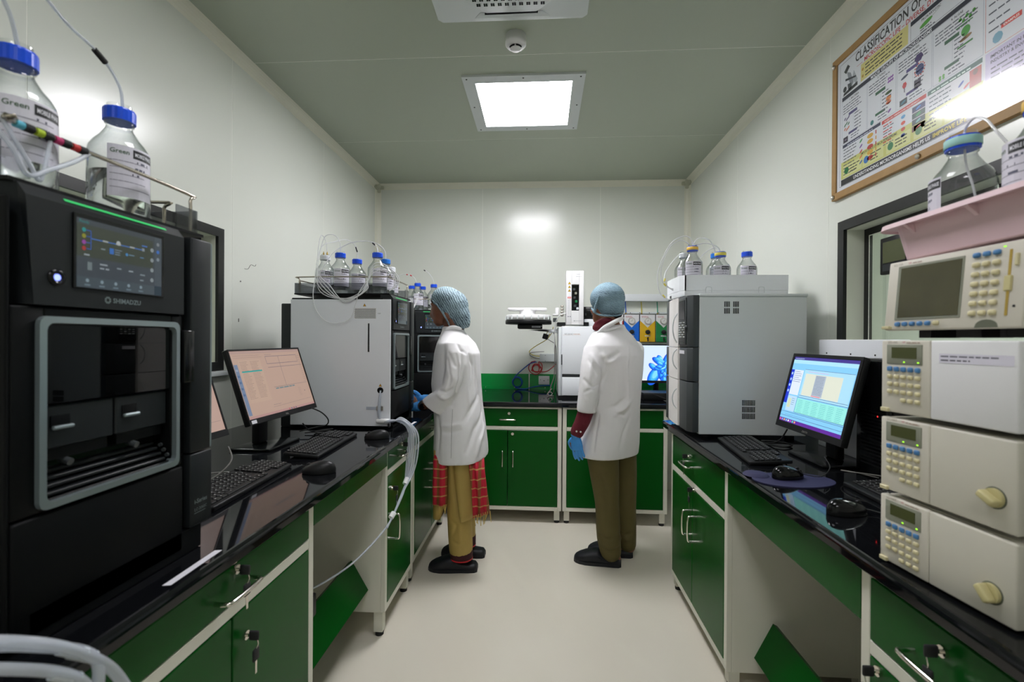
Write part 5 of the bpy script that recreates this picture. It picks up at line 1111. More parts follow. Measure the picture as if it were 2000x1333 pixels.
for lb, pts, mm, r in (('white cable curving from the injector down the gas chromatograph side', [(.19, 3.78, 1.56), (.15, 3.79, 1.555), (.115, 3.80, 1.51), (.105, 3.82, 1.46), (.10, 3.85, 1.40), (.10, 3.9, 1.25)], 'white_plastic', .0036),
                       ('grey cable running down between wall and gas chromatograph', [(.03, 3.94, 1.42), (.09, 3.9, 1.41), (.102, 3.88, 1.36), (.105, 3.9, 1.20), (.10, 3.92, 1.05), (.075, 3.92, .97), (.07, 3.93, .93)], 'cable_grey', .004),
                       ('curled bundle of grey leads at the foot of the gas chromatograph', [(.08, 3.88, .95), (.06, 3.86, .93), (.045, 3.86, .905), (.065, 3.85, .895), (.085, 3.86, .91), (.07, 3.86, .925), (.05, 3.85, .915), (.06, 3.84, .896), (.095, 3.84, .897)], 'cable_grey', .004)):
    cable(lb, pts, r, mm)
# ------------------------------------------------------------------ gas regulators, shelf trunking, monitor at the back right
t = thing('wall_trunking', 'long white trunking rail above the coloured gas regulators', 'trunking', (0.96, YB, 1.734))
B().box((-.38, -.075, -.032), (XR - .96 - .002, -.001, .032), .003).make('rail', 'gc_white', t)
cols = [('red', 'reg_red', 'reg_red', .600), ('blue', 'reg_blue', 'pipe_blue', .7425), ('yellow', 'reg_yellow', 'cable_yellow', .885), ('green', 'reg_green', 'pipe_green', 1.027)]
for nm, mm, pm, x in cols:
    t = thing('gas_regulator', nm + ' and white gas regulator panel with pressure gauge on the back wall', 'regulator', (x, YB, 1.337), 0, 'coloured gas regulator panels')
    w_, h_ = .134, .246
    B().box((-.004, -.030, -.004), (w_ + .004, -.001, h_ + .004), .003).make('casing', 'slate_dark', t)
    B().box((0, -.036, 0), (w_, -.0301, h_), .001, 1).make('white_face', 'white_plastic', t)
    B().prism([(0, 0), (w_, 0), (w_, h_ * .78), (w_ / 2, h_ * .52), (0, h_ * .78)], -.0372, -.0361, 'y').make('colour_face', mm, t)
    g = B(); g.lathe([(0, -.052), (.027, -.052), (.030, -.050), (.030, -.037), (0, -.037)], (w_ / 2, 0, h_ * .765), 24, axis='y'); gg = g.make('gauge', 'steel', t)
    a = Art((w_ / 2, -.0523, h_ * .765), (1, 0, 0), (0, 0, 1), (0, -1, 0)); a.disc(0, 0, .0255, '#dcdcd8', 1, 24)
    for i in range(11):
        an = -.6 + i * .44; a.line([(.019 * math.cos(an), .019 * math.sin(an)), (.024 * math.cos(an), .024 * math.sin(an))], .0016, '#303030', 2)
    a.line([(-.004, -.006), (.006, .012)], .002, '#202020', 3); a.make('dial', 'print', gg)
    B().lathe([(0, -.062), (.018, -.062), (.020, -.058), (.020, -.037), (0, -.037)], (w_ / 2, 0, h_ * .36), 18, axis='y').make('regulator_knob', 'rubber', t)
    B().box((w_ / 2 - .024, -.0385, h_ * .20), (w_ / 2 + .024, -.037, h_ * .235)).make('name_plate', 'label_white', t)
    v = B(); v.cyl((w_ / 2, -.037, h_ * .12), (w_ / 2, -.055, h_ * .12), .006, n=10); v.box((w_ / 2 - .005, -.062, h_ * .02), (w_ / 2 + .005, -.052, h_ * .17), .002, 1); v.make('valve_lever', 'rubber', t)
    a = Art((.03, -.0364, h_ * .93), (1, 0, 0), (0, 0, 1), (0, -1, 0)); a.lines(-.015, 0, .06, 2, .008, .005, '#c05a60', rag=.1); a.make('print', 'print', t)
    B().cyl((w_ / 2 - .05, -.02, h_ + .004), (w_ / 2 - .05, -.02, h_ + .018), .006, n=8).make('inlet', 'brass', t)
    B().tube([(w_ / 2 - .05, -.02, h_ + .018), (w_ / 2 - .052, -.02, h_ + .07), (w_ / 2 - .056, -.025, h_ + .118)], .0045, 8).make('gas_line', pm, t)
t = thing('regulator_rail', 'grey steel mounting rail above the gas regulators', 'rail', (.88, YB, 1.60))
B().box((-.29, -.02, -.008), (.30, -.001, .008)).make('bar', 'pale_grey', t)
for i in range(7): B().cyl((-.25 + i * .085, -.022, 0), (-.25 + i * .085, -.0195, 0), .004, n=8).make('screw', 'rubber', t)
def scr_swirl(a, w_, h_):
    a.rect(0, 0, w_, h_, '#cfe0f6', 0); a.rect(0, 0, w_, .04 * h_, '#e4ecf8', 1)
    random.seed(5); cx, cy = .60 * w_, .36 * h_
    for i in range(44):
        an = random.uniform(0, 2 * PI); r = random.uniform(.05, .30) * w_ * (1 - i / 60); sz = random.uniform(.09, .18) * w_ * (1 - i / 70)
        k = i % 3; ry = sz * random.uniform(.32, .55); ro = an + random.uniform(-.6, .6); px, py = cx + r * math.cos(an), cy + r * .8 * math.sin(an)
        for q, cc in enumerate((('#0f5ae0', '#1f8cf4', '#46b4fa', '#7fd6fe'), ('#1668e8', '#2c9cf8', '#58c4fa', '#9be2ff'), ('#0a48cc', '#1a78f0', '#38a8f8', '#64c8fc'))[k]): a.disc(px + q * .05 * sz, py + q * .07 * sz, sz * (1 - q * .16), cc, 2 + i * .5 + q * .1, 22, ry * (1 - q * .2), ro)
    return 'screen_blue'
monitor('monitor with a blue swirl wallpaper on the back worktop, partly behind the man', (.985, 4.10, 1.152), 1, PI / 2, .06, .55, .33, scr_swirl, .010, .022)
t = thing('equipment_plinth', 'low black box and cables under the blue swirl monitor', 'box', (.95, 3.80, ZT))
B().box((-.17, -.10, .0), (.28, .12, .055), .006).make('case', 'black_plastic', t)
B().tube([(-.1, -.11, .05), (.0, -.13, .015), (.1, -.13, .02), (.2, -.12, .01), (.1, -.115, .06)], .004, 6).make('lead', 'cable_black', t)
keyb = None

# ------------------------------------------------------------------ poster on the right wall (u to the right as seen = -Y, v up)
t = thing('wall_poster', 'wooden framed wall chart about microorganisms above the right window', 'poster', (XR, 2.245, 1.985))
PW, PH = 1.0, 0.63
def pp(u, v, x=0): return (-x, -u, v)
b = B(); fw = .03
b.box(pp(0, 0, 0), pp(PW, PH, .012)); b.make('backing_board', 'wood_frame', t)
for lo, hi in (((0, 0), (PW, fw)), ((0, PH - fw), (PW, PH)), ((0, fw), (fw, PH - fw)), ((PW - fw, fw), (PW, PH - fw))): B().box(pp(*lo, .012), pp(*hi, .018), .001, 1).make('frame_strip', 'wood_frame', t)
for u, v in ((.014, .60), (.014, .014), (.5, .014), (.5, PH - .014), (PW - .014, .014), (PW - .014, PH - .014)): B().lathe([(0, -.028), (.006, -.027), (.0095, -.023), (.0095, -.018), (0, -.018)], pp(u, v), 16, axis='x').make('mounting_screw', 'steel', t)
a = Art(pp(0, 0, .0122), (0, -1, 0), (0, 0, 1), (-1, 0, 0)); NV, RD, GR = '#171a33', '#c01f24', '#1e5a3c'
a.rect(fw, fw, PW - fw, PH - fw, '#dde0e6', 0); a.frame(.05, .048, PW - .05, PH - .044, .0015, '#30323e', 1)
a.text('CLASSIFICATION OF MICROORGANISMS', .150, .544, .052, '#15151c', 2, width=.70, bold=True)
a.text('MICROSCOPIC LIFE \u2013 DIVERSE, DYNAMIC & ESSENTIAL', .205, .517, .026, RD, 2, width=.56, bold=True)
a.line([(.16, .522), (.195, .522)], .0015, RD, 2)
# microscope drawing
a.poly([(.075, .545), (.10, .565), (.115, .55), (.09, .53)], '#22242c', 2); a.poly([(.095, .535), (.12, .52), (.14, .47), (.125, .455), (.105, .50)], '#8a8f98', 2); a.poly([(.085, .51), (.155, .49), (.155, .483), (.085, .50)], '#22242c', 3); a.poly([(.10, .48), (.125, .475), (.125, .45), (.105, .45)], '#3a3e48', 3); a.poly([(.07, .44), (.165, .445), (.165, .46), (.075, .452)], '#22242c', 3); a.poly([(.14, .52), (.165, .47), (.155, .45), (.13, .49)], '#a8adb6', 1); a.disc(.082, .466, .012, '#22242c', 3)
a.rect(.185, .444, .440, .515, '#d8cf84', 1); a.lines(.212, .497, .215, 2, .013, .008, '#3a3626', rag=.25); a.lines(.212, .468, .215, 2, .013, .008, '#3a3626', rag=.2)
for v in (.49, .462): a.disc(.197, v, .006, '#b88a20', 2)
a.frame(.452, .442, .950, .512, .0012, '#50566a', 1); a.rect(.452, .496, .950, .512, NV, 2); a.text('BASED ON CELL TYPE', .62, .4995, .012, '#e8e8f0', 3, bold=True)
a.text('PROKARYOTIC', .500, .483, .012, '#15151c', 2, bold=True); a.disc(.52, .468, .028, '#4a9a30', 2, 18, .008, .15); a.lines(.495, .452, .07, 2, .009, .006, '#505060'); a.line([(.548, .474), (.575, .482)], .001, '#406030'); a.text('EUKARYOTIC', .64, .483, .012, '#15151c', 2, bold=True); a.disc(.68, .462, .026, '#c08a60', 2, 18, .016)
a.lines(.74, .475, .19, 3, .012, .007, '#505060')
a.rect(.064, .419, .735, .436, NV, 1); a.text('MAJOR GROUPS OF MICROORGANISMS', .245, .4215, .0165, '#eceef4', 2, width=.30, bold=True)
for u0, u1, cc, ti in ((.064, .222, '#50487a', '1. BACTERIA'), (.228, .382, GR, '2. FUNGI'), (.388, .546, '#4a4080', '3. VIRUSES'), (.552, .735, GR, '4. ALGAE')):
    a.frame(u0, .228, u1, .417, .001, '#8a90a4', 1); a.text(ti, (u0 + u1) / 2, .404, .011, '#1c1c28', 2, 'c', bold=True); a.lines(u0 + .008, .392, u1 - u0 - .02, 4, .011, .006, '#565a6a', rag=.3)
    a.rect(u0 + .045, .340, u0 + .10, .352, cc, 2); a.lines(u0 + .082, .33, .05, 6, .0135, .006, '#565a6a'); a.rect(u0 + .045, .258, u0 + .10, .268, cc, 2); a.lines(u0 + .06, .247, .07, 2, .011, .006, '#565a6a')
    a.line([(u0 + .075, .34), (u0 + .075, .27)], .0008, '#a0a6b4', 1)
for i in range(9): a.disc(.085 + (i % 3) * .012, .335 - (i // 3) * .022 - (i % 2) * .006, .008, ('#4a3a6a', '#1f6a44', '#d06a3a')[i // 3], 3, 10, .0035, .7)
a.rect(.074, .232, .105, .256, '#2a2634', 3); a.disc(.09, .244, .008, '#8a7a9a', 4, 10, .003)
for i in range(6): a.disc(.345 + (i % 3) * .010, .37 - (i // 3) * .012, .006, '#8a4aa8', 3, 10, .004, .6)
a.disc(.345, .318, .018, '#3a5a2a', 3, 12, .006); a.disc(.345, .297, .014, '#e08a4a', 3, 12, .010); a.disc(.345, .281, .014, '#d0663a', 3, 12, .007); a.disc(.35, .246, .010, '#7a4a9a', 3, 10, .005, .5); a.disc(.255, .243, .010, '#2a7a7a', 3, 10)
a.poly([(.49 + .02 * math.cos(i * PI / 3), .365 + .016 * math.sin(i * PI / 3)) for i in range(6)], '#463072', 3); a.disc(.495, .322, .018, '#2a3a7a', 3, 18)
for i in range(14): a.disc(.495 + .022 * math.cos(i * PI / 7), .322 + .022 * math.sin(i * PI / 7), .003, '#c83a3a', 4, 6)
a.disc(.425, .332, .018, '#39455c', 3, 14, .005, .15); a.poly([(.425 + .011 * math.cos(i * PI / 3), .302 + .012 * math.sin(i * PI / 3)) for i in range(6)], '#c8303a', 3); a.rect(.423, .276, .427, .292, '#40404c', 3); a.rect(.470, .262, .500, .290, '#2c2440', 3); a.rect(.402, .232, .438, .254, '#1c2a34', 3); a.disc(.42, .243, .013, '#3a7a90', 4, 10, .004, .3)
for i in range(5): a.disc(.655 + i * .012, .385 - (i % 2) * .01, .006, '#4aa03a', 3, 10)
a.disc(.675, .340, .016, '#3f9a34', 3, 16); a.disc(.675, .318, .022, '#8a6a3a', 3, 14, .006, .1); a.rect(.640, .362, .70, .366, '#2f7a34', 3); a.rect(.645, .296, .70, .302, '#2f7a34', 3)
for i in range(4): a.disc(.58 + (i % 2) * .014, .244 - (i // 2) * .008, .005, '#5aa83a', 3, 8)
a.rect(.070, .212, .303, .225, '#23264a', 1); a.lines(.10, .215, .16, 1, 1, .006, '#c8cce0', 2, .02)
a.lines(.076, .200, .085, 9, .0135, .006, '#4a4e5c', rag=.25)
for i in range(5): a.disc(.19, .198 - i * .022, .011, ('#2a8a4a', '#7a4aa0', '#c83a3a', '#e08040', '#4060b0')[i], 3, 10, .004, .6); a.disc(.245, .196 - i * .022, .018, ('#d8a83a', '#d8a83a', '#b83028', '#d8a83a', '#b83028')[i], 3, 14, .009); a.rect(.275, .190 - i * .022, .281, .204 - i * .022, ('#b83028', '#d89a3a')[i % 2], 3)
a.rect(.310, .208, .524, .222, '#c8342c', 1); a.text('BASED ON TEMPERATURE REQUIREMENT', .325, .2115, .008, '#f4e4e0', 2, width=.17, bold=True)
for i in range(4): a.lines(.318, .196 - i * .021, .05, 1, 1, .007, '#c83a3a', rag=.2); a.lines(.318, .187 - i * .021, .06, 1, 1, .006, '#5a5e6c', rag=.3); a.rect(.462, .180 - i * .0225, .520, .2 - i * .0225, ('#23306a', '#1a4a44', '#1c3a44', '#5a1a20')[i], 2); a.disc(.49, .190 - i * .0225, .012, ('#4a90e0', '#3aa05a', '#80c0c0', '#d84040')[i], 3, 10, .004, .3)
for i, cc in enumerate(('#6aa8d8', '#d8503a', '#c84830', '#2a50b0')): a.disc(.42, .19 - i * .0225, .011, cc, 3, 8, .007)
a.rect(.530, .207, .733, .222, '#1f5a50', 1); a.lines(.545, .2105, .15, 1, 1, .007, '#d8ece4', 2, .02); a.lines(.537, .193, .1, 6, .014, .006, '#50606a', rag=.3); a.disc(.66, .18, .012, '#3a5ab8', 2, 10, .004, .6); a.disc(.68, .165, .012, '#c84038', 2, 10, .004, .5); a.rect(.69, .15, .73, .203, '#b84a3a', 2); a.disc(.71, .192, .009, '#7a4a34', 3)
a.frame(.742, .228, .95, .436, .0012, '#c85a50', 1); a.lines(.752, .41, .07, 6, .026, .007, '#4a4e5c'); a.rect(.79, .27, .85, .285, '#d0382e', 2); a.text('EXAMPLES', .797, .2735, .010, '#f8e8e4', 3, bold=True); a.disc(.90, .38, .03, '#b86a4a', 2, 14, .012, .4); a.disc(.90, .33, .028, '#c8583a', 2, 14, .012, .3); a.disc(.78, .252, .016, '#6aa0b8', 2, 9); a.disc(.89, .285, .026, '#4a7a90', 2, 12, .012)
a.rect(.742, .05, .95, .222, '#c4bcdc', 1); a.text('IMPORTANT IN RESEARCH,', .758, .202, .013, '#2a2440', 2, bold=True, width=.16); a.text('INDUSTRY & ENVIRONMENT', .758, .186, .013, '#2a2440', 2, bold=True, width=.16); a.lines(.76, .168, .12, 8, .013, .007, '#4a4660'); a.disc(.92, .15, .014, '#2f9a50', 2, 8)
a.rect(.060, .078, .735, .152, '#cfd07a', 1); a.text('IMPORTANCE OF MICROORGANISMS', .19, .138, .014, '#2a2c14', 2, bold=True, width=.2)
for u, cc in ((.075, '#2f8a50'), (.20, '#3a78c0'), (.335, '#2a7a4a'), (.47, '#2f7a3a'), (.60, '#3060a0')): a.rect(u, .084, u + .12, .132, '#dadd9a', 2); a.disc(u + .022, .108, .015, cc, 3, 12); a.lines(u + .046, .118, .062, 3, .012, .007, '#4a4c30')
a.rect(.060, .050, .735, .076, '#1a1c26', 1); a.text('UNDERSTANDING MICROORGANISMS HELPS US', .142, .0555, .020, '#eef0f4', 2, width=.40, bold=True); a.text('IMPROVE LIFE', .552, .0555, .020, '#e8d23a', 2, width=.13, bold=True)
a.make('print_sheet', 'poster_print', t)
# ------------------------------------------------------------------ people
mat('skin', (0.19, 0.075, 0.042), 0.5, noise=0.08, nscale=40)
mat('skin_man', (0.25, 0.10, 0.052), 0.5, noise=0.08, nscale=40)
mat('hair', (0.008, 0.006, 0.005), 0.5)
mat('coat_white', (0.82, 0.81, 0.815), 0.75, noise=0.03, nscale=12, bump=0.15, bscale=700)
mat('seam_grey', (0.36, 0.36, 0.36), 0.8)
mat('kurta_yellow', (0.44, 0.31, 0.085), 0.6, noise=0.10, nscale=15, bump=0.1, bscale=500)
mat('trouser_olive', (0.115, 0.092, 0.028), 0.75, noise=0.12, nscale=18, bump=0.1, bscale=500)
mat('cuff_maroon', (0.045, 0.006, 0.008), 0.8, noise=0.6, nscale=120)
mat('shirt_maroon', (0.12, 0.005, 0.016), 0.7, noise=0.1, nscale=30)
mat('clog_black', (0.008, 0.009, 0.013), 0.5)
mat('glove_blue', (0.06, 0.32, 0.78), 0.45, noise=0.12, nscale=60, bump=0.25, bscale=120)
mat('fringe_gold', (0.55, 0.38, 0.10), 0.6)
def net_mat(name, dark, light, scale, rot):
    m = mat(name, light, 0.7); nt = m.node_tree; b = nt.nodes['Principled BSDF']; tc = nt.nodes['Texture Coordinate']
    mp = nt.nodes.new('ShaderNodeMapping'); mp.inputs['Rotation'].default_value = rot
    w1 = nt.nodes.new('ShaderNodeTexWave'); w1.inputs['Scale'].default_value = scale; w1.inputs['Distortion'].default_value = 5.0; w1.inputs['Detail'].default_value = 2; w1.inputs['Detail Scale'].default_value = 2.2
    n1 = nt.nodes.new('ShaderNodeTexNoise'); n1.inputs['Scale'].default_value = 9; n1.inputs['Detail'].default_value = 3
    mx = nt.nodes.new('ShaderNodeMath'); mx.operation = 'MULTIPLY_ADD'; mx.inputs[1].default_value = 0.55
    rp = nt.nodes.new('ShaderNodeValToRGB'); rp.color_ramp.elements[0].color = (*dark, 1); rp.color_ramp.elements[1].color = (*light, 1); rp.color_ramp.elements[0].position = 0.28; rp.color_ramp.elements[1].position = 0.95
    nt.links.new(tc.outputs['Object'], mp.inputs['Vector']); nt.links.new(mp.outputs[0], w1.inputs['Vector']); nt.links.new(tc.outputs['Object'], n1.inputs['Vector'])
    nt.links.new(w1.outputs['Fac'], mx.inputs[0]); nt.links.new(n1.outputs['Fac'], mx.inputs[2]); nt.links.new(mx.outputs[0], rp.inputs[0]); nt.links.new(rp.outputs[0], b.inputs['Base Color'])
    bp = nt.nodes.new('ShaderNodeBump'); bp.inputs['Strength'].default_value = 0.5; bp.inputs['Distance'].default_value = 0.003
    nt.links.new(w1.outputs['Fac'], bp.inputs['Height']); nt.links.new(bp.outputs[0], b.inputs['Normal'])
net_mat('net_woman', (0.03, 0.055, 0.075), (0.32, 0.44, 0.50), 26, (0.0, 0.5, 0.0))
net_mat('net_man', (0.05, 0.095, 0.125), (0.24, 0.37, 0.44), 42, (0.3, 1.2, 0.5))
def scarf_mat():
    m = mat('scarf_red', (0.5, 0.012, 0.03), 0.65); nt = m.node_tree; b = nt.nodes['Principled BSDF']; tc = nt.nodes['Texture Coordinate']
    sx = nt.nodes.new('ShaderNodeSeparateXYZ'); nt.links.new(tc.outputs['Object'], sx.inputs[0])
    def band(out, per, wid):
        d = nt.nodes.new('ShaderNodeMath'); d.operation = 'DIVIDE'; d.inputs[1].default_value = per; nt.links.new(out, d.inputs[0])
        f = nt.nodes.new('ShaderNodeMath'); f.operation = 'FRACT'; nt.links.new(d.outputs[0], f.inputs[0])
        l = nt.nodes.new('ShaderNodeMath'); l.operation = 'LESS_THAN'; l.inputs[1].default_value = wid; nt.links.new(f.outputs[0], l.inputs[0]); return l.outputs[0]
    n = nt.nodes.new('ShaderNodeTexNoise'); n.inputs['Scale'].default_value = 6
    ad = nt.nodes.new('ShaderNodeMath'); ad.operation = 'MULTIPLY_ADD'; ad.inputs[1].default_value = 0.03; nt.links.new(tc.outputs['Object'], n.inputs[0]); nt.links.new(n.outputs['Fac'], ad.inputs[0]); nt.links.new(sx.outputs['Z'], ad.inputs[2])
    h = band(ad.outputs[0], 0.052, 0.13); v = band(sx.outputs['X'], 0.047, 0.33)
    m1 = nt.nodes.new('ShaderNodeMix'); m1.data_type = 'RGBA'; m1.inputs[6].default_value = (0.52, 0.012, 0.035, 1); m1.inputs[7].default_value = (0.24, 0.075, 0.02, 1); nt.links.new(v, m1.inputs[0])
    m2 = nt.nodes.new('ShaderNodeMix'); m2.data_type = 'RGBA'; m2.inputs[7].default_value = (0.50, 0.27, 0.09, 1); nt.links.new(h, m2.inputs[0]); nt.links.new(m1.outputs[2], m2.inputs[6]); nt.links.new(m2.outputs[2], b.inputs['Base Color'])
scarf_mat()

def V(p): return Vector(p)
def loft(b, rings, n=24, cap=True):
    """rings: (centre, u axis, v axis, ru, rv, power); superellipse sections joined to one closed skin"""
    vs = []
    for r in rings:
        c, u, v, ru, rv = map(lambda q: q if isinstance(q, (int, float)) else Vector(q), r[:5]); pw = r[5] if len(r) > 5 else 2.0
        for i in range(n):
            a = 2 * PI * i / n; ca, sa = math.cos(a), math.sin(a)
            vs.append(c + u * (ru * math.copysign(abs(ca) ** (2 / pw), ca)) + v * (rv * math.copysign(abs(sa) ** (2 / pw), sa)))
    k = len(rings); fs = [(j * n + i, j * n + (i + 1) % n, (j + 1) * n + (i + 1) % n, (j + 1) * n + i) for j in range(k - 1) for i in range(n)]
    if cap: fs += [tuple(range(n - 1, -1, -1)), tuple(range((k - 1) * n, k * n))]
    b.add(vs, fs, smooth=True); return b
def horiz(b, rows, pw=2.3, n=28):
    """rows: (x, y, z, rx, ry) horizontal rings, bottom or top first"""
    return loft(b, [((x, y, z), (1, 0, 0), (0, 1, 0), rx, ry, pw) for x, y, z, rx, ry in rows], n)
def limb(b, pts, radii, n=14, flat=1.0, side=(0, 1, 0), sub=4, end=True):
    """tapered round limb through joints"""
    P = [Vector(p) for p in pts]; k = len(P); path = []
    for i in range(k - 1):
        a, c, d, e = P[max(0, i - 1)], P[i], P[i + 1], P[min(k - 1, i + 2)]
        for s in range(sub):
            t = s / sub; path.append((0.5 * ((2 * c) + (d - a) * t + (2 * a - 5 * c + 4 * d - e) * t * t + (3 * c - a - 3 * d + e) * t ** 3), radii[i] * (1 - t) + radii[i + 1] * t))
    path.append((P[-1], radii[-1])); rings = []; S = Vector(side)
    for i, (p, r) in enumerate(path):
        d = (path[min(i + 1, len(path) - 1)][0] - path[max(i - 1, 0)][0]).normalized(); u = (S - d * S.dot(d)); u = u.normalized() if u.length > 1e-4 else d.orthogonal().normalized(); v = d.cross(u)
        if i == 0: rings.append((p - d * r * .55, u, v, r * .6, r * flat * .6)); 
        rings.append((p, u, v, r, r * flat))
        if i == len(path) - 1 and end: rings.append((p + d * r * .55, u, v, r * .6, r * flat * .6))
    return loft(b, rings, n)
def ell(b, c, r, M=None, n=16):
    c = Vector(c); R = M or Matrix.Identity(3); rings = []
    for j in range(9):
        a = -PI / 2 + PI * (j + .5) / 9; rings.append((c + R @ Vector((0, 0, r[2] * math.sin(a))), R @ Vector((1, 0, 0)), R @ Vector((0, 1, 0)), r[0] * math.cos(a), r[1] * math.cos(a)))
    return loft(b, rings, n)
def fuse(b, voxel, smooth=4, fac=0.5):
    """union of overlapping closed skins into ONE continuous surface"""
    me = bpy.data.meshes.new('f'); me.from_pydata(b.v, [], b.f); o = bpy.data.objects.new('f', me); COL.objects.link(o)
    bm = bmesh.new(); bm.from_mesh(me); bmesh.ops.recalc_face_normals(bm, faces=list(bm.faces)); bm.to_mesh(me); bm.free()
    m = o.modifiers.new('r', 'REMESH'); m.mode = 'VOXEL'; m.voxel_size = voxel
    s = o.modifiers.new('s', 'SMOOTH'); s.iterations = smooth; s.factor = fac
    dg = bpy.context.evaluated_depsgraph_get(); dg.update(); r = bpy.data.meshes.new_from_object(o.evaluated_get(dg))
    out = B(); out.add([tuple(v.co) for v in r.vertices], [tuple(p.vertices) for p in r.polygons], smooth=True)
    out.nrm = np.array([tuple(v.normal) for v in r.vertices])
    bpy.data.objects.remove(o); bpy.data.meshes.remove(me); bpy.data.meshes.remove(r); return out
def folds(b, lst, amp=0.003, scale=22, seed=1):
    """push cloth along its normals: creases (polyline, depth, width) plus soft large-scale ripple"""
    P = np.array(b.v); N = b.nrm; d = np.zeros(len(P)); rng = np.random.RandomState(seed)
    for _ in range(7):
        k = rng.normal(size=3) * scale * .5; k[2] *= .45; d += amp * np.sin(P @ k + rng.uniform(0, 6.28)) / 2.2
    C0 = np.array([0, 0, 1.35])
    def snap(p):      # drop the crease point onto the visible cloth
        q = np.array(p) - C0; q = q / np.linalg.norm(q); t = (P - C0) @ q; ds = np.linalg.norm(P - C0 - t[:, None] * q, axis=1); k = np.where(ds < .012)[0]
        return P[k[np.argmin(t[k])]] if len(k) else np.array(p)
    for pts, dep, wid in lst:
        pts = [snap(p) for p in pts]
        best = np.full(len(P), 1e9); taper = np.zeros(len(P)); tot = len(pts) - 1
        for i in range(tot):
            a, c = np.array(pts[i]), np.array(pts[i + 1]); ab = c - a; L = max(ab @ ab, 1e-9); t = np.clip(((P - a) @ ab) / L, 0, 1); q = np.linalg.norm(P - (a + t[:, None] * ab), axis=1)
            up = q < best; best[up] = q[up]; taper[up] = (i + t[up]) / tot
        d += 1.4 * dep * np.exp(-(best / wid) ** 2) * (0.35 + 0.65 * np.sin(np.pi * np.clip(taper, 0.02, .98)))
    b.v = [tuple(p) for p in P + N * d[:, None]]; return b
def hem(b, z1, lift, xc):
    """raise the back hem of a coat: vertices below z1 behind xc are lifted towards the back"""
    zmin = min(p[2] for p in b.v); b.v = [(x, y, z + (lift * min(1, max(0, (x - xc) / .15)) ** 2 * max(0, min(1, (z1 - z) / (z1 - zmin))))) for x, y, z in b.v]
def hand(b, wrist, fdir, pn, s=1.0, curl=0.35, tdir=None, spread=0.10, r=0.0082):
    """palm with four unequal jointed fingers and a thumb from the side. fdir finger direction, pn palm normal, tdir thumb side"""
    w, f, p = Vector(wrist), Vector(fdir).normalized(), Vector(pn).normalized(); p = (p - f * p.dot(f)).normalized(); sd = f.cross(p)
    if tdir is not None and sd.dot(Vector(tdir)) < 0: sd = -sd
    limb(b, [w - f * .02 * s, w + f * .012 * s], [.025 * s, .026 * s], 12, .8, sd)
    loft(b, [(w + f * .0 * s, sd, p, .024 * s, .017 * s, 2.4), (w + f * .03 * s, sd, p, .034 * s, .017 * s, 2.6), (w + f * .065 * s, sd, p, .039 * s, .0155 * s, 2.8), (w + f * .088 * s, sd, p, .037 * s, .013 * s, 2.8)], 16)
    for k, (off, L) in enumerate(((.027, .072), (.009, .082), (-.010, .076), (-.028, .060))):
        base = w + f * .080 * s + sd * off * s; d = (f + sd * spread * off * 25).normalized(); q = base; pts = [q]; ang = 0
        for seg, fr in enumerate((.45, .31, .24)):
            ang += curl * (.6 if seg == 0 else 1.0) * (1 + .12 * k); dd = d * math.cos(ang) + p * math.sin(ang); q = q + dd * L * fr * s; pts.append(q)
        limb(b, pts, [r * s * 1.08, r * s, r * s * .92, r * s * .78], 10, 1.0, sd, 3)
    tb = w + f * .022 * s + sd * .026 * s
    limb(b, [tb, tb + (sd * .75 + f * .6 + p * .25).normalized() * .036 * s, tb + (sd * .55 + f * .85 + p * .4).normalized() * .066 * s, tb + (sd * .42 + f + p * .5).normalized() * .088 * s], [.0135 * s, .0115 * s, .0098 * s, .008 * s], 10, 1.0, f, 3)
    return b
def clog(parent, heel, toe, wid=0.052, h=0.07):
    he, to = Vector(heel), Vector(toe); d = (to - he); L = d.length; d.normalize(); u = Vector((0, 0, 1)); s = d.cross(u)
    b = B(); rows = [(0.0, .55, .030), (.05, .80, .045), (.18, .90, .048), (.34, .92, .055), (.48, 1.0, .082), (.60, 1.06, .080), (.75, 1.08, .066), (.88, .92, .052), (.96, .66, .040), (1.0, .32, .028)]
    loft(b, [(he + d * (t * L) + u * (hh / 2 + .001), s, u, wid * w_, hh / 2, 2.8) for t, w_, hh in rows], 20)
    o = fuse(b, .005, 5).make('clog', 'clog_black', parent, True)
    sb = B(); loft(sb, [(he + d * (t * L) + u * z, s, d, 0, 0) for t, z in ((0, 0),)], 3) if False else None
    sl = B(); pts = [(t, w_) for t, w_, _ in rows]; poly = [he + d * (t * L) + s * wid * (w_ + .03) for t, w_ in pts] + [he + d * (t * L) - s * wid * (w_ + .03) for t, w_ in reversed(pts)]
    n = len(poly); sl.add([p + u * .001 for p in poly] + [p + u * .020 for p in poly], [tuple(range(n - 1, -1, -1)), tuple(range(n, 2 * n))] + [(i, (i + 1) % n, (i + 1) % n + n, i + n) for i in range(n)]); sl.make('sole', 'clog_black', o, True)
    for k in (-1, 1): st = B(); st.cyl(he + d * (.45 * L) + s * k * wid * .98 + u * .045, he + d * (.45 * L) + s * k * wid * 1.06 + u * .045, .007, n=10); st.make('strap_rivet', 'clog_black', o, True)
    return o

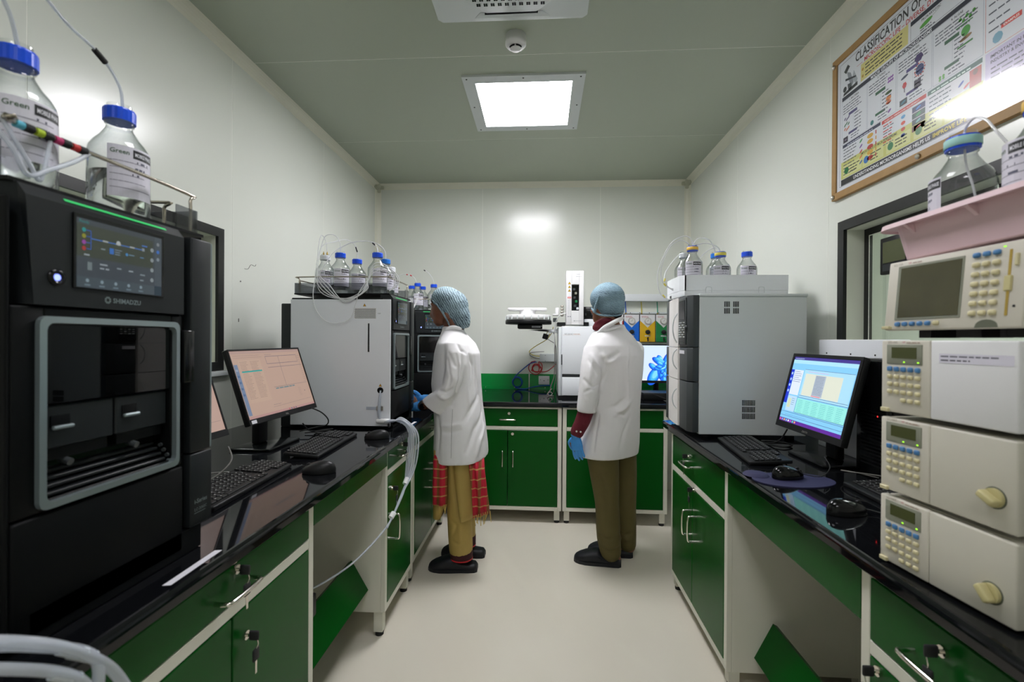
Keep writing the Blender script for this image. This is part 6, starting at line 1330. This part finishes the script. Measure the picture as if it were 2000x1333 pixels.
# ---------------- the woman (profile, looking down to the left)
YW = 2.83
wm = thing('person', 'person in profile at the left bench, long white lab coat, blue hair net, gold trousers', 'person', (-0.45, YW, 0), 0)
b = B()   # body: one continuous skin
ell(b, (-0.5614, 2.83, 1.556), (.092, .072, .098)); ell(b, (-0.6081, 2.83, 1.525), (.062, .062, .078)); ell(b, (-0.6203, 2.83, 1.469), (.038, .046, .042)); ell(b, (-0.6264, 2.83, 1.445), (.020, .026, .019))
ell(b, (-0.6547, 2.83, 1.475), (.0125, .021, .0065)); ell(b, (-0.6483, 2.83, 1.454), (.0125, .019, .0065))                                   # lips
limb(b, [(-0.6583, 2.83, 1.547), (-0.6659, 2.83, 1.512), (-0.668, 2.83, 1.491)], [.008, .011, .0125], 10, 1.0); ell(b, (-0.6529, 2.815, 1.487), (.009, .008, .0065)); ell(b, (-0.6598, 2.845, 1.488), (.009, .008, .0065))
ell(b, (-0.6584, 2.83, 1.56), (.014, .045, .011)); ell(b, (-0.5634, 2.765, 1.488), (.016, .010, .028))                                       # brow, ear
ell(b, (-0.6371, 2.806, 1.539), (.011, .013, .011)); ell(b, (-0.648, 2.854, 1.542), (.011, .013, .011)); ell(b, (-0.6262, 2.8, 1.499), (.022, .018, .02))
limb(b, [(-0.5517, 2.83, 1.488), (-0.5388, 2.83, 1.42), (-0.5134, 2.83, 1.334)], [.052, .050, .075], 16)
horiz(b, [(*(-0.504, 2.83, 1.334), .08, .15), (*(-0.5003, 2.83, 1.236), .10, .155), (*(-0.4992, 2.83, 1.05), .10, .14), (*(-0.4854, 2.83, 0.8347), .10, .14), (*(-0.4846, 2.83, 0.7051), .085, .12)])
for y in (2.755, 2.91): limb(b, [(-.50, y, .66), (-.495, y, .46), (-.50, y, .16), (-.49, y, .075)], [.056, .048, .038, .040], 14); limb(b, [(-.44, y + .02 * (y > 2.8), .045), (-.52, y + .02 * (y > 2.8), .032), (-.56, y + .02 * (y > 2.8), .028)], [.033, .034, .024], 12, .8)
limb(b, [(-0.5057, 2.74, 1.269), (-0.4988, 2.69, 1.168), (-0.5396, 2.69, 1.047), (-0.623, 2.745, 0.9796), (-0.7218, 2.81, 0.948)], [.040, .036, .032, .030, .026], 14)
limb(b, [(-0.5407, 2.93, 1.263), (-0.5636, 2.97, 1.116), (-0.6021, 2.97, 0.986), (-0.6934, 2.94, 0.9658), (-0.7405, 2.92, 0.974)], [.040, .036, .034, .030, .026], 14)
hand(b, (-0.7426, 2.83, 0.9449), (-1, .12, .04), (0, 1, -.2), .9, .30, (0, 0, 1)); hand(b, (-0.7405, 2.92, 0.974), (-1, .02, -.08), (0, -1, -.2), .9, .3, (0, 0, 1))
fuse(b, .0065, 3).make('body', 'skin', wm, True)
ey = B(); ey.box((-.0055, -.0045, -.001), (.0055, .004, .001), .0005, 1, M=Matrix.Translation((-0.6491, 2.799, 1.532))); ey.make('eyelash', 'hair', wm, True)
b = B(); ell(b, (-0.5771, 2.83, 1.575), (.088, .074, .070)); ell(b, (-0.6397, 2.83, 1.581), (.034, .058, .020)); limb(b, [(-0.6605, 2.806, 1.551), (-0.6404, 2.793, 1.552), (-0.6196, 2.783, 1.543)], [.003, .0042, .002], 8); fuse(b, .006, 3).make('hair', 'hair', wm, True)
# hair net
b = B(); ell(b, (-0.571, 2.83, 1.587), (.101, .086, .080), Matrix.Rotation(.25, 3, 'Y')); ell(b, (-0.5396, 2.83, 1.55), (.098, .085, .10), Matrix.Rotation(-.45, 3, 'Y')); ell(b, (-0.502, 2.83, 1.507), (.066, .074, .10), Matrix.Rotation(-.40, 3, 'Y')); ell(b, (-0.4861, 2.83, 1.458), (.056, .066, .046), Matrix.Rotation(.1, 3, 'Y')); ell(b, (-0.4549, 2.83, 1.439), (.022, .04, .022))
f = fuse(b, .006, 6)
cut = []; A_, C_ = V((-0.6742, 2.83, 1.587)), V((-0.5512, 2.83, 1.405)); nrm_ = V((-(C_.z - A_.z), 0, C_.x - A_.x)).normalized()
if nrm_.x > 0: nrm_ = -nrm_
keep = B(); idx = {}
for fc in f.f:
    c = sum((V(f.v[i]) for i in fc), V((0, 0, 0))) / len(fc)
    if (c - A_).dot(nrm_) < 0.004: keep.add([f.v[i] for i in fc], [tuple(range(len(fc)))], smooth=True)
nm_ = bpy.data.meshes.new('x'); bmx = bmesh.new()
for fc in keep.f: bmx.faces.new([bmx.verts.new(keep.v[i]) for i in fc])
bmesh.ops.remove_doubles(bmx, verts=list(bmx.verts), dist=1e-5); kb = B(); kb.bm(bmx, None, True); bpy.data.meshes.remove(nm_)
kb.make('hair_net', 'net_woman', wm, True)
B().tube([(-0.6711, 2.83, 1.596), (-0.6457, 2.775, 1.576), (-0.6027, 2.748, 1.532), (-0.5725, 2.75, 1.487), (-0.5509, 2.765, 1.443), (-0.5454, 2.8, 1.413), (-0.5481, 2.83, 1.408)], .005, 8).make('net_edge', 'net_woman', wm, True)
# lab coat
b = B()
horiz(b, [(*(-0.4811, 2.83, 0.6373), .158, .205), (*(-0.4847, 2.83, 0.7113), .158, .20), (*(-0.4885, 2.83, 0.8347), .150, .19), (*(-0.4986, 2.83, 0.9579), .144, .18), (*(-0.5087, 2.83, 1.081), .146, .175), (*(-0.5062, 2.83, 1.189), .138, .18), (*(-0.5036, 2.83, 1.266), .130, .185), (*(-0.5102, 2.83, 1.322), .108, .175), (*(-0.5229, 2.83, 1.368), .080, .115), (*(-0.5324, 2.83, 1.402), .062, .072), (*(-0.5419, 2.83, 1.42), .052, .060)], 2.3)
loft(b, [(V(c), V(u).normalized(), V(v).normalized(), ru, rv, 2.2) for c, u, v, ru, rv in (((-0.5121, 2.74, 1.337), (1, 0, 0), (0, 1, -.4), .05, .05), ((-0.5025, 2.705, 1.314), (1, 0, 0), (0, 1, -.3), .066, .062), ((-0.4916, 2.68, 1.271), (1, 0, .02), (0, 1, -.1), .062, .062), ((-0.4875, 2.66, 1.199), (1, 0, .1), (0, 1, 0), .058, .058), ((-0.5026, 2.65, 1.104), (1, 0, .2), (0, 1, 0), .060, .056), ((-0.5325, 2.655, 1.051), (1, 0, -.12), (0, 1, .1), .066, .056), ((-0.5776, 2.675, 1.004), (1, 0, -.5), (.2, 1, .1), .070, .054), ((-0.6276, 2.7, 0.9559), (.79, 0, -.61), (.25, 1, .1), .073, .052))], 22)
limb(b, [(-0.5447, 2.95, 1.314), (-0.5499, 3, 1.179), (-0.5734, 2.99, 1.017), (-0.6305, 2.95, 0.9654), (-0.678, 2.93, 0.9609)], [.070, .070, .066, .064, .058], 16, end=False)
f = fuse(b, .0065, 5)
cr = [([(-0.4412, 2.66, 1.272), (-0.428, 2.6, 1.203), (-0.4494, 2.58, 1.077), (-0.498, 2.57, 0.9792)], -.012, .012), ([(-0.5285, 2.6, 1.273), (-0.4871, 2.58, 1.212), (-0.4444, 2.58, 1.184)], -.006, .010), ([(-0.5396, 2.6, 1.21), (-0.499, 2.57, 1.147), (-0.4621, 2.57, 1.128)], .006, .014), ([(-0.5761, 2.6, 1.068), (-0.5304, 2.56, 1.05), (-0.4797, 2.56, 1.073)], -.010, .010), ([(-0.5903, 2.6, 1.039), (-0.5337, 2.55, 1.018), (-0.4944, 2.55, 1.029)], .008, .012),
      ([(-0.4737, 2.66, 1.335), (-0.4467, 2.64, 1.295), (-0.4178, 2.66, 1.272)], -.007, .010), ([(-0.4149, 2.66, 1.272), (-0.4214, 2.65, 1.157), (-0.4308, 2.64, 1.057)], .007, .016), ([(-0.3517, 2.7, 1.036), (-0.3911, 2.65, 0.9552), (-0.4367, 2.63, 0.8714)], -.007, .014), ([(-0.3305, 2.7, 0.9488), (-0.3671, 2.65, 0.8402), (-0.4068, 2.63, 0.7144)], -.008, .014), ([(-0.3211, 2.7, 0.8609), (-0.3391, 2.66, 0.781), (-0.3518, 2.65, 0.7021)], .008, .014),
      ([(-0.5713, 2.65, 0.8538), (-0.5234, 2.63, 0.8526), (-0.4367, 2.63, 0.8771)], .006, .012), ([(-0.577, 2.65, 0.8218), (-0.5145, 2.63, 0.8183), (-0.4508, 2.63, 0.8281)], -.005, .010), ([(-0.3738, 2.68, 1.242), (-0.3587, 2.66, 1.128), (-0.3521, 2.66, 1.012)], -.006, .012), ([(-0.6063, 2.7, 0.9001), (-0.5953, 2.68, 0.801), (-0.6005, 2.68, 0.6836)], -.005, .012), ([(-0.472, 2.62, 1.272), (-0.4507, 2.6, 1.188), (-0.4542, 2.59, 1.104)], -.007, .008), ([(-0.5382, 2.62, 1.243), (-0.5106, 2.6, 1.145), (-0.5273, 2.6, 1.074)], -.007, .008), ([(-0.5738, 2.63, 1.018), (-0.5271, 2.6, 1.034), (-0.4929, 2.6, 1.06)], -.008, .007), ([(-0.3852, 2.66, 1.185), (-0.4019, 2.64, 1.071), (-0.3954, 2.64, 0.9566)], .006, .010), ([(-0.3496, 2.68, 1.112), (-0.337, 2.68, 0.9807), (-0.3246, 2.68, 0.8644)], -.008, .009), ([(-0.4004, 2.66, 1.272), (-0.3824, 2.66, 1.2), (-0.3849, 2.66, 1.127)], -.006, .009)]
hem(f, .80, .040, -.44); folds(f, cr, .0034, 24, 3); f.make('lab_coat', 'coat_white', wm, True)
sm = B(); sm.tube([(-0.4977, 2.629, 0.9566), (-0.5015, 2.622, 0.843), (-0.5025, 2.617, 0.6839)], .0012, 5); sm.make('coat_seam', 'seam_grey', wm, True)
b = B(); limb(b, [(-0.576, 2.77, 1.373), (-0.5568, 2.765, 1.407), (-0.5198, 2.762, 1.419), (-0.4794, 2.775, 1.41)], [.010, .014, .014, .011], 10); limb(b, [(-0.6009, 2.89, 1.374), (-0.583, 2.895, 1.409), (-0.5454, 2.898, 1.422), (-0.4984, 2.885, 1.413)], [.010, .014, .014, .011], 10); fuse(b, .006, 2).make('coat_collar', 'coat_white', wm, True)
# gloves and watch
b = B(); hand(b, (-0.7502, 2.835, 0.9426), (-1, .12, .04), (0, 1, -.2), 1.05, .30, (0, 0, 1), r=.0092); limb(b, [(-0.7642, 2.84, 0.9386), (-0.735, 2.825, 0.9433)], [.031, .030], 14, end=False); fuse(b, .0034, 2).make('glove', 'glove_blue', wm, True)
b = B(); hand(b, (-0.7405, 2.92, 0.974), (-1, .02, -.08), (0, -1, -.2), 1.0, .3, (0, 0, 1), r=.0092); limb(b, [(-0.7405, 2.92, 0.974), (-0.704, 2.93, 0.9701)], [.029, .032], 12); fuse(b, .0034, 2).make('glove', 'glove_blue', wm, True)
wt = B(); d = (V((-0.6327, 2.735, 0.9509)) - V((-0.7431, 2.82, 0.9432))).normalized(); c = V((-0.7052, 2.8, 0.9512)); wt.cyl(c - d * .011, c + d * .011, .0315, n=20); w_ = wt.make('watch', 'rubber', wm, True); wt = B(); wt.cyl(c + V((0, -.031, .0)), c + V((0, -.037, 0)), .016, n=18); wt.make('watch_face', 'black_gloss', w_, True)
# trousers, kurta, scarf, clogs
b = B()
limb(b, [(-0.4816, 2.76, 0.6968), (-0.4796, 2.755, 0.5177), (-0.4744, 2.75, 0.3092), (-0.4666, 2.745, 0.1614), (-0.4633, 2.745, 0.1136)], [.082, .077, .072, .068, .066], 18, 1.0)
limb(b, [(-0.4837, 2.9, 0.6641), (-0.481, 2.91, 0.4715), (-0.4783, 2.92, 0.2775), (-0.4719, 2.925, 0.1482), (-0.4685, 2.925, 0.1164)], [.082, .076, .070, .066, .064], 18, 1.0)
f = fuse(b, .008, 4); folds(f, [([(-0.5252, 2.69, 0.6387), (-0.5046, 2.68, 0.4808), (-0.4773, 2.68, 0.3645)], -.010, .012), ([(-0.5292, 2.69, 0.3152), (-0.4915, 2.68, 0.2762), (-0.5148, 2.68, 0.2169)], -.006, .010), ([(-0.5166, 2.69, 0.1892), (-0.485, 2.68, 0.171), (-0.4408, 2.68, 0.1842)], -.005, .008), ([(-0.4565, 2.68, 0.3359), (-0.4589, 2.68, 0.248), (-0.4613, 2.68, 0.1601)], .006, .01)], .002, 20, 5); f.make('trousers', 'kurta_yellow', wm, True)
for p, q, r in (((-0.4634, 2.745, 0.1226), (-0.4616, 2.745, 0.0747), .0675), ((-0.4686, 2.925, 0.1292), (-0.4666, 2.925, 0.075), .0655)): 
    c = B(); c.cyl(p, q, r, r * .96, n=24); o = c.make('trouser_cuff', 'cuff_maroon', wm, True); c = B(); c.cyl(V(q) + V((0, 0, -.004)), V(q) + V((0, 0, .003)), r * .975, n=24); c.make('cuff_edge', 'cable_red', o, True)
def panel(name, m, rows, th=0.012, ripple=0.0, n=14, world=True, per=2.5):
    """hanging cloth: rows (pA, pB) of world end points from top to bottom, rippled thickness"""
    b = B(); vs = []; k = len(rows)
    for j, (a, c) in enumerate(rows):
        a, c = V(a), V(c)
        for i in range(n):
            t = i / (n - 1); p = a.lerp(c, t); nrm = V((0, -1, 0)); vs.append(p + nrm * (ripple * math.sin(t * per * 2 * PI + j * .25) + .02 * math.sin(t * PI)))
    bk = [v + V((0, th, 0)) for v in vs]; N = len(vs)
    fs = [(j * n + i, (j + 1) * n + i, (j + 1) * n + i + 1, j * n + i + 1) for j in range(k - 1) for i in range(n - 1)]
    fs2 = [tuple(q + N for q in reversed(f)) for f in fs]; edge = [i for i in range(n)] + [j * n + n - 1 for j in range(1, k)] + [(k - 1) * n + i for i in range(n - 2, -1, -1)] + [j * n for j in range(k - 2, 0, -1)]
    fs3 = [(edge[i], edge[(i + 1) % len(edge)], edge[(i + 1) % len(edge)] + N, edge[i] + N) for i in range(len(edge))]
    b.add(vs + bk, fs + fs2 + fs3, smooth=True); return b.make(name, m, wm, True)
panel('kurta_panel', 'kurta_yellow', [((-0.4985, 2.672, 0.7024), (-0.388, 2.7, 0.6981)), ((-0.4911, 2.668, 0.5724), (-0.3872, 2.7, 0.5658)), ((-0.4745, 2.662, 0.4438), (-0.3835, 2.7, 0.4482)), ((-0.461, 2.655, 0.3508), (-0.383, 2.7, 0.36)), ((-0.4515, 2.652, 0.3146), (-0.3857, 2.7, 0.3276))], .02, .004, 14, True, 1.2)
panel('kurta_panel', 'kurta_yellow', [((-0.6201, 2.7, 0.7078), (-0.5445, 2.695, 0.7106)), ((-0.6191, 2.7, 0.5305), (-0.5494, 2.695, 0.5338)), ((-0.6212, 2.7, 0.3826), (-0.5604, 2.695, 0.3861)), ((-0.6208, 2.7, 0.3175), (-0.5808, 2.695, 0.3088))], .14, .003, 10, True, 1.0)
panel('scarf_end', 'scarf_red', [((-0.6157, 2.72, 0.7033), (-0.5405, 2.69, 0.7119)), ((-0.6163, 2.672, 0.6559), (-0.5365, 2.672, 0.6577)), ((-0.6155, 2.67, 0.598), (-0.5358, 2.67, 0.5999)), ((-0.6178, 2.67, 0.4956), (-0.5352, 2.67, 0.4978)), ((-0.6158, 2.67, 0.405), (-0.5375, 2.67, 0.3985))], .012, .006, 14, True, 1.6)
panel('scarf_end', 'scarf_red', [((-0.4286, 2.75, 0.7152), (-0.358, 2.81, 0.7245)), ((-0.4198, 2.715, 0.6701), (-0.3374, 2.77, 0.6765)), ((-0.4112, 2.68, 0.6439), (-0.3281, 2.72, 0.6502)), ((-0.405, 2.66, 0.6), (-0.3224, 2.7, 0.5967)), ((-0.3926, 2.66, 0.4902), (-0.31, 2.7, 0.4943)), ((-0.3862, 2.66, 0.4034), (-0.2976, 2.7, 0.4066)), ((-0.3829, 2.66, 0.3397), (-0.2944, 2.7, 0.3538))], .012, .009, 16, True, 2.2)
random.seed(9)
for k in range(6):
    x = 856 + k * 2.8; fr = B(); p0 = V((-0.5756, 2.655, 0.4113)) + V(((x - 856) * .003, 0, 0)); dx = random.uniform(-.012, .012)
    fr.tube([p0, p0 + V((dx * .4, -.004, -.02)), p0 + V((dx, -.002, -.04 - random.uniform(0, .02)))], .0022, 5, sub=3); fr.make('fringe', 'fringe_gold', wm, True)
for k in range(8):
    p0 = V((-0.375, 2.645, 0.3571)) + V((k * .0125, .004 * k * .6, .0035 * k)); dx = random.uniform(-.02, .02); fr = B()
    fr.tube([p0, p0 + V((dx * .4, -.004, -.025)), p0 + V((dx, -.002, -.045 - random.uniform(0, .025)))], .0022, 5, sub=3); fr.make('fringe', 'fringe_gold', wm, True)
clog(wm, (-.368, 2.755, 0), (-.655, 2.745, 0), .052); clog(wm, (-.345, 2.935, 0), (-.62, 2.94, 0), .050)

# ---------------- the man (three-quarter back view)
YM = 2.93
mn = thing('person', 'person seen from behind in a white lab coat, olive trousers and blue bouffant cap', 'person', (0.40, YM, 0), 0)
mu, mv = V((.78, .62, 0)).normalized(), V((-.62, .78, 0)).normalized()      # shoulder axis (to his right), facing direction
b = B()
ell(b, (0.3986, 2.93, 1.584), (.080, .092, .098), Matrix.Rotation(.67, 3, 'Z')); ell(b, (0.3674, 2.95, 1.535), (.062, .066, .075)); ell(b, (0.3433, 2.955, 1.491), (.034, .040, .036)); ell(b, (0.332, 2.965, 1.472), (.018, .02, .016)); ell(b, (0.3133, 2.97, 1.53), (.016, .014, .02)); ell(b, (0.3654, 2.885, 1.534), (.010, .014, .024))
limb(b, [(0.4046, 2.925, 1.521), (0.4081, 2.925, 1.452), (0.4217, 2.93, 1.381)], [.056, .060, .085], 16)
loft(b, [(V(c), mu, mv, ru, rv, 2.3) for c, ru, rv in (((0.4328, 2.93, 0.6829), .13, .09), ((0.4377, 2.93, 0.8645), .13, .095), ((0.4364, 2.93, 1.052), .13, .095), ((0.435, 2.93, 1.24), .14, .095), ((0.4344, 2.93, 1.327), .11, .08))], 24)
for p in ([(0.3706, 2.88, 0.6869), (0.3876, 2.88, 0.4408), (0.4169, 2.88, 0.1642), (0.4329, 2.88, 0.0569)], [(0.5236, 2.99, 0.6645), (0.5335, 3, 0.4063), (0.5416, 3, 0.1504), (0.5486, 3, 0.0481)]): limb(b, p, [.066, .056, .042, .040], 14)
for p in ([(.46, 2.885, .045), (.38, 2.895, .034), (.28, 2.915, .03)], [(.55, 3.01, .045), (.46, 3.02, .034), (.37, 3.03, .03)]): limb(b, p, [.036, .036, .026], 12, .8)
limb(b, [(0.3228, 2.87, 1.257), (0.2838, 2.805, 1.108), (0.2655, 2.79, 0.9749), (0.2315, 2.8, 0.8528), (0.2051, 2.8, 0.7922)], [.036, .034, .033, .031, .027], 14)
limb(b, [(0.5628, 3.02, 1.238), (0.5686, 3.08, 1.088), (0.5243, 3.14, 0.9814)], [.038, .036, .034], 14); limb(b, [(0.5276, 3.16, 0.9791), (0.3879, 3.25, 1.012)], [.04, .027], 12)
hand(b, (0.1991, 2.8, 0.7861), (.12, .0, -1), (.55, .85, .1), .88, .22, (-.85, .5, 0)); hand(b, (0.3879, 3.25, 1.012), (-1, .2, .1), (0, 0, -1), .9, .3, (0, -1, 0))
fuse(b, .0065, 3).make('body', 'skin_man', mn, True)
b = B(); ell(b, (0.4252, 2.92, 1.552), (.066, .068, .05)); ell(b, (0.444, 2.9, 1.504), (.038, .045, .026)); fuse(b, .006, 3).make('hair', 'hair', mn, True)
b = B(); ell(b, (0.4, 2.93, 1.606), (.105, .110, .098)); ell(b, (0.365, 2.935, 1.603), (.075, .08, .082)); ell(b, (0.4152, 2.915, 1.558), (.087, .094, .076)); f = fuse(b, .006, 5)
keep = bmesh.new(); zc = (0.3992, 2.93, 1.499)[2]
for fc in f.f:
    c = sum((V(f.v[i]) for i in fc), V((0, 0, 0))) / len(fc); lim = zc + (.012 if c.x < (0.34, 2.93, 1.552)[0] else 0) - .06 * (c.x - .35) * .0
    if c.z > lim - .004: keep.faces.new([keep.verts.new(f.v[i]) for i in fc])
bmesh.ops.remove_doubles(keep, verts=list(keep.verts), dist=1e-5); kb = B(); kb.bm(keep, None, True); kb.make('hair_net', 'net_man', mn, True)
B().tube([(0.3053, 2.955, 1.548), (0.3099, 2.88, 1.521), (0.337, 2.85, 1.501), (0.3829, 2.832, 1.494), (0.4319, 2.84, 1.495), (0.4713, 2.88, 1.506), (0.4951, 2.95, 1.526)], .006, 8).make('net_edge', 'net_man', mn, True)
B().tube([(0.3111, 2.862, 1.514), (0.3187, 2.852, 1.559), (0.3358, 2.846, 1.613)], [.010, .008, .004], 8).make('net_knot', 'net_man', mn, True)
# shirt: collar and cuff sleeve
b = B(); limb(b, [(0.3158, 2.9, 1.426), (0.3293, 2.885, 1.448), (0.3637, 2.868, 1.465), (0.4113, 2.862, 1.468)], [.012, .016, .018, .014], 10); limb(b, [(0.3158, 2.9, 1.426), (0.3423, 2.89, 1.426), (0.3777, 2.88, 1.426)], [.02, .03, .03], 10); o = fuse(b, .006, 2).make('shirt_collar', 'shirt_maroon', mn, True)
b = B(); limb(b, [(0.2656, 2.79, 0.9599), (0.2428, 2.795, 0.8779), (0.2168, 2.8, 0.8225), (0.208, 2.8, 0.7983)], [.050, .046, .040, .037], 16); f = fuse(b, .006, 3); folds(f, [([(0.2416, 2.75, 0.9151), (0.2184, 2.75, 0.8852)], -.006, .008), ([(0.2302, 2.75, 0.8736), (0.2567, 2.75, 0.8563)], .005, .008)], .002, 40, 2); sh = f.make('shirt_sleeve', 'shirt_maroon', mn, True)
for q in ((0.2018, 2.757, 0.8215), (0.2253, 2.757, 0.819)): B().cyl(q, V(q) + V((0, -.004, 0)), .0055, n=10).make('button', 'white_plastic', sh, True)
b = B(); hand(b, (0.1991, 2.8, 0.7891), (.14, .0, -1), (.55, .85, .1), .98, .20, (-.85, .5, 0), r=.0092); limb(b, [(0.2109, 2.8, 0.8164), (0.1992, 2.8, 0.7831)], [.031, .030], 12); fuse(b, .0034, 2).make('glove', 'glove_blue', mn, True)
# lab coat
b = B()
loft(b, [(V(c), mu, mv, ru, rv, 2.4) for c, ru, rv in (((0.402, 2.93, 0.6571), .202, .152), ((0.4139, 2.93, 0.7232), .196, .148), ((0.4316, 2.93, 0.8488), .172, .140), ((0.4371, 2.93, 0.9428), .164, .136), ((0.4425, 2.93, 1.052), .168, .136), ((0.4387, 2.93, 1.162), .180, .138), ((0.4349, 2.93, 1.256), .190, .136), ((0.4283, 2.93, 1.318), .178, .124), ((0.4218, 2.93, 1.371), .140, .104), ((0.4184, 2.93, 1.412), .095, .084), ((0.4181, 2.93, 1.446), .075, .074))], 30)
limb(b, [(0.3185, 2.86, 1.291), (0.2963, 2.815, 1.183), (0.2797, 2.79, 1.065), (0.265, 2.785, 0.9755), (0.2594, 2.785, 0.9307)], [.070, .070, .066, .060, .056], 18, end=False)
limb(b, [(0.5687, 3.02, 1.302), (0.573, 3.07, 1.121), (0.5439, 3.12, 0.9841), (0.4836, 3.2, 0.9839)], [.068, .066, .062, .058], 16)
f = fuse(b, .0065, 5)
cr = [([(0.3804, 2.8, 1.227), (0.3696, 2.76, 1.157), (0.3514, 2.75, 1.07), (0.3231, 2.75, 0.9517)], -.013, .012), ([(0.3804, 2.8, 1.23), (0.4217, 2.8, 1.245), (0.4555, 2.81, 1.275)], -.010, .012), ([(0.3505, 2.8, 1.274), (0.3909, 2.79, 1.209), (0.4365, 2.8, 1.233)], .007, .014), ([(0.2617, 2.8, 1.232), (0.297, 2.74, 1.202), (0.3206, 2.74, 1.153)], -.006, .008), ([(0.2792, 2.8, 1.274), (0.3201, 2.74, 1.223), (0.3496, 2.74, 1.159)], .006, .010), ([(0.2352, 2.76, 1.121), (0.2667, 2.72, 1.095), (0.2957, 2.72, 1.084), (0.3487, 2.73, 1.101)], -.008, .008), ([(0.2358, 2.76, 1.044), (0.2669, 2.72, 1.066), (0.3103, 2.72, 1.058)], -.005, .007), ([(0.2418, 2.76, 1.014), (0.2743, 2.73, 0.9831)], .004, .008),
      ([(0.5172, 2.86, 1.35), (0.51, 2.83, 1.184), (0.5232, 2.83, 1.003)], .006, .010), ([(0.3928, 2.79, 0.947), (0.4457, 2.79, 0.9627), (0.4959, 2.81, 0.9996)], -.009, .014), ([(0.4372, 2.79, 0.9119), (0.4904, 2.81, 0.9456), (0.5371, 2.84, 0.9842)], .010, .014), ([(0.4401, 2.79, 0.9239), (0.4948, 2.8, 0.9113), (0.5296, 2.83, 0.9432)], -.006, .010), ([(0.5222, 2.82, 0.8845), (0.4896, 2.8, 0.8126), (0.4592, 2.79, 0.7098)], -.006, .012), ([(0.3169, 2.77, 0.9131), (0.3018, 2.76, 0.8169), (0.2909, 2.76, 0.7073)], -.008, .009), ([(0.303, 2.8, 1.274), (0.2807, 2.75, 1.187), (0.2685, 2.74, 1.114)], .006, .012)]
folds(f, cr, .0034, 24, 8); f.make('lab_coat', 'coat_white', mn, True)
b = B(); limb(b, [(0.3274, 2.865, 1.389), (0.3667, 2.842, 1.425), (0.416, 2.832, 1.452), (0.4576, 2.85, 1.474), (0.4839, 2.9, 1.483)], [.010, .017, .020, .018, .012], 12, .7); limb(b, [(0.3668, 2.842, 1.401), (0.4252, 2.832, 1.419), (0.4715, 2.86, 1.438)], [.012, .014, .010], 10, .6); fuse(b, .006, 2).make('coat_collar', 'coat_white', mn, True)
# trousers and clogs
b = B()
limb(b, [(0.3633, 2.87, 0.6891), (0.3795, 2.87, 0.5359), (0.3959, 2.87, 0.3674), (0.4064, 2.87, 0.168), (0.4222, 2.87, 0.0672)], [.100, .086, .070, .068, .056], 18)
limb(b, [(0.5079, 2.99, 0.6642), (0.5193, 2.995, 0.5035), (0.5278, 3, 0.3101), (0.5354, 3, 0.1342), (0.5454, 3, 0.0608)], [.084, .076, .064, .060, .050], 18)
f = fuse(b, .008, 4); folds(f, [([(0.3341, 2.8, 0.2098), (0.3834, 2.79, 0.1767), (0.4526, 2.8, 0.1987)], -.010, .010), ([(0.3463, 2.8, 0.1592), (0.3984, 2.79, 0.1414), (0.453, 2.8, 0.1508)], .009, .010), ([(0.3525, 2.8, 0.1294), (0.4045, 2.79, 0.1117), (0.4532, 2.8, 0.1239)], -.007, .008), ([(0.3201, 2.78, 0.6198), (0.3651, 2.78, 0.5019), (0.3969, 2.79, 0.3503)], -.005, .014), ([(0.4936, 2.94, 0.1732), (0.5261, 2.93, 0.1532), (0.5698, 2.95, 0.1653)], -.007, .009), ([(0.4939, 2.94, 0.1355), (0.5294, 2.93, 0.1221), (0.5701, 2.95, 0.1275)], .006, .009)], .002, 20, 4); f.make('trousers', 'trouser_olive', mn, True)
clog(mn, (.482, 2.875, 0), (.205, 2.925, 0), .053); clog(mn, (.575, 3.005, 0), (.30, 3.05, 0), .053)
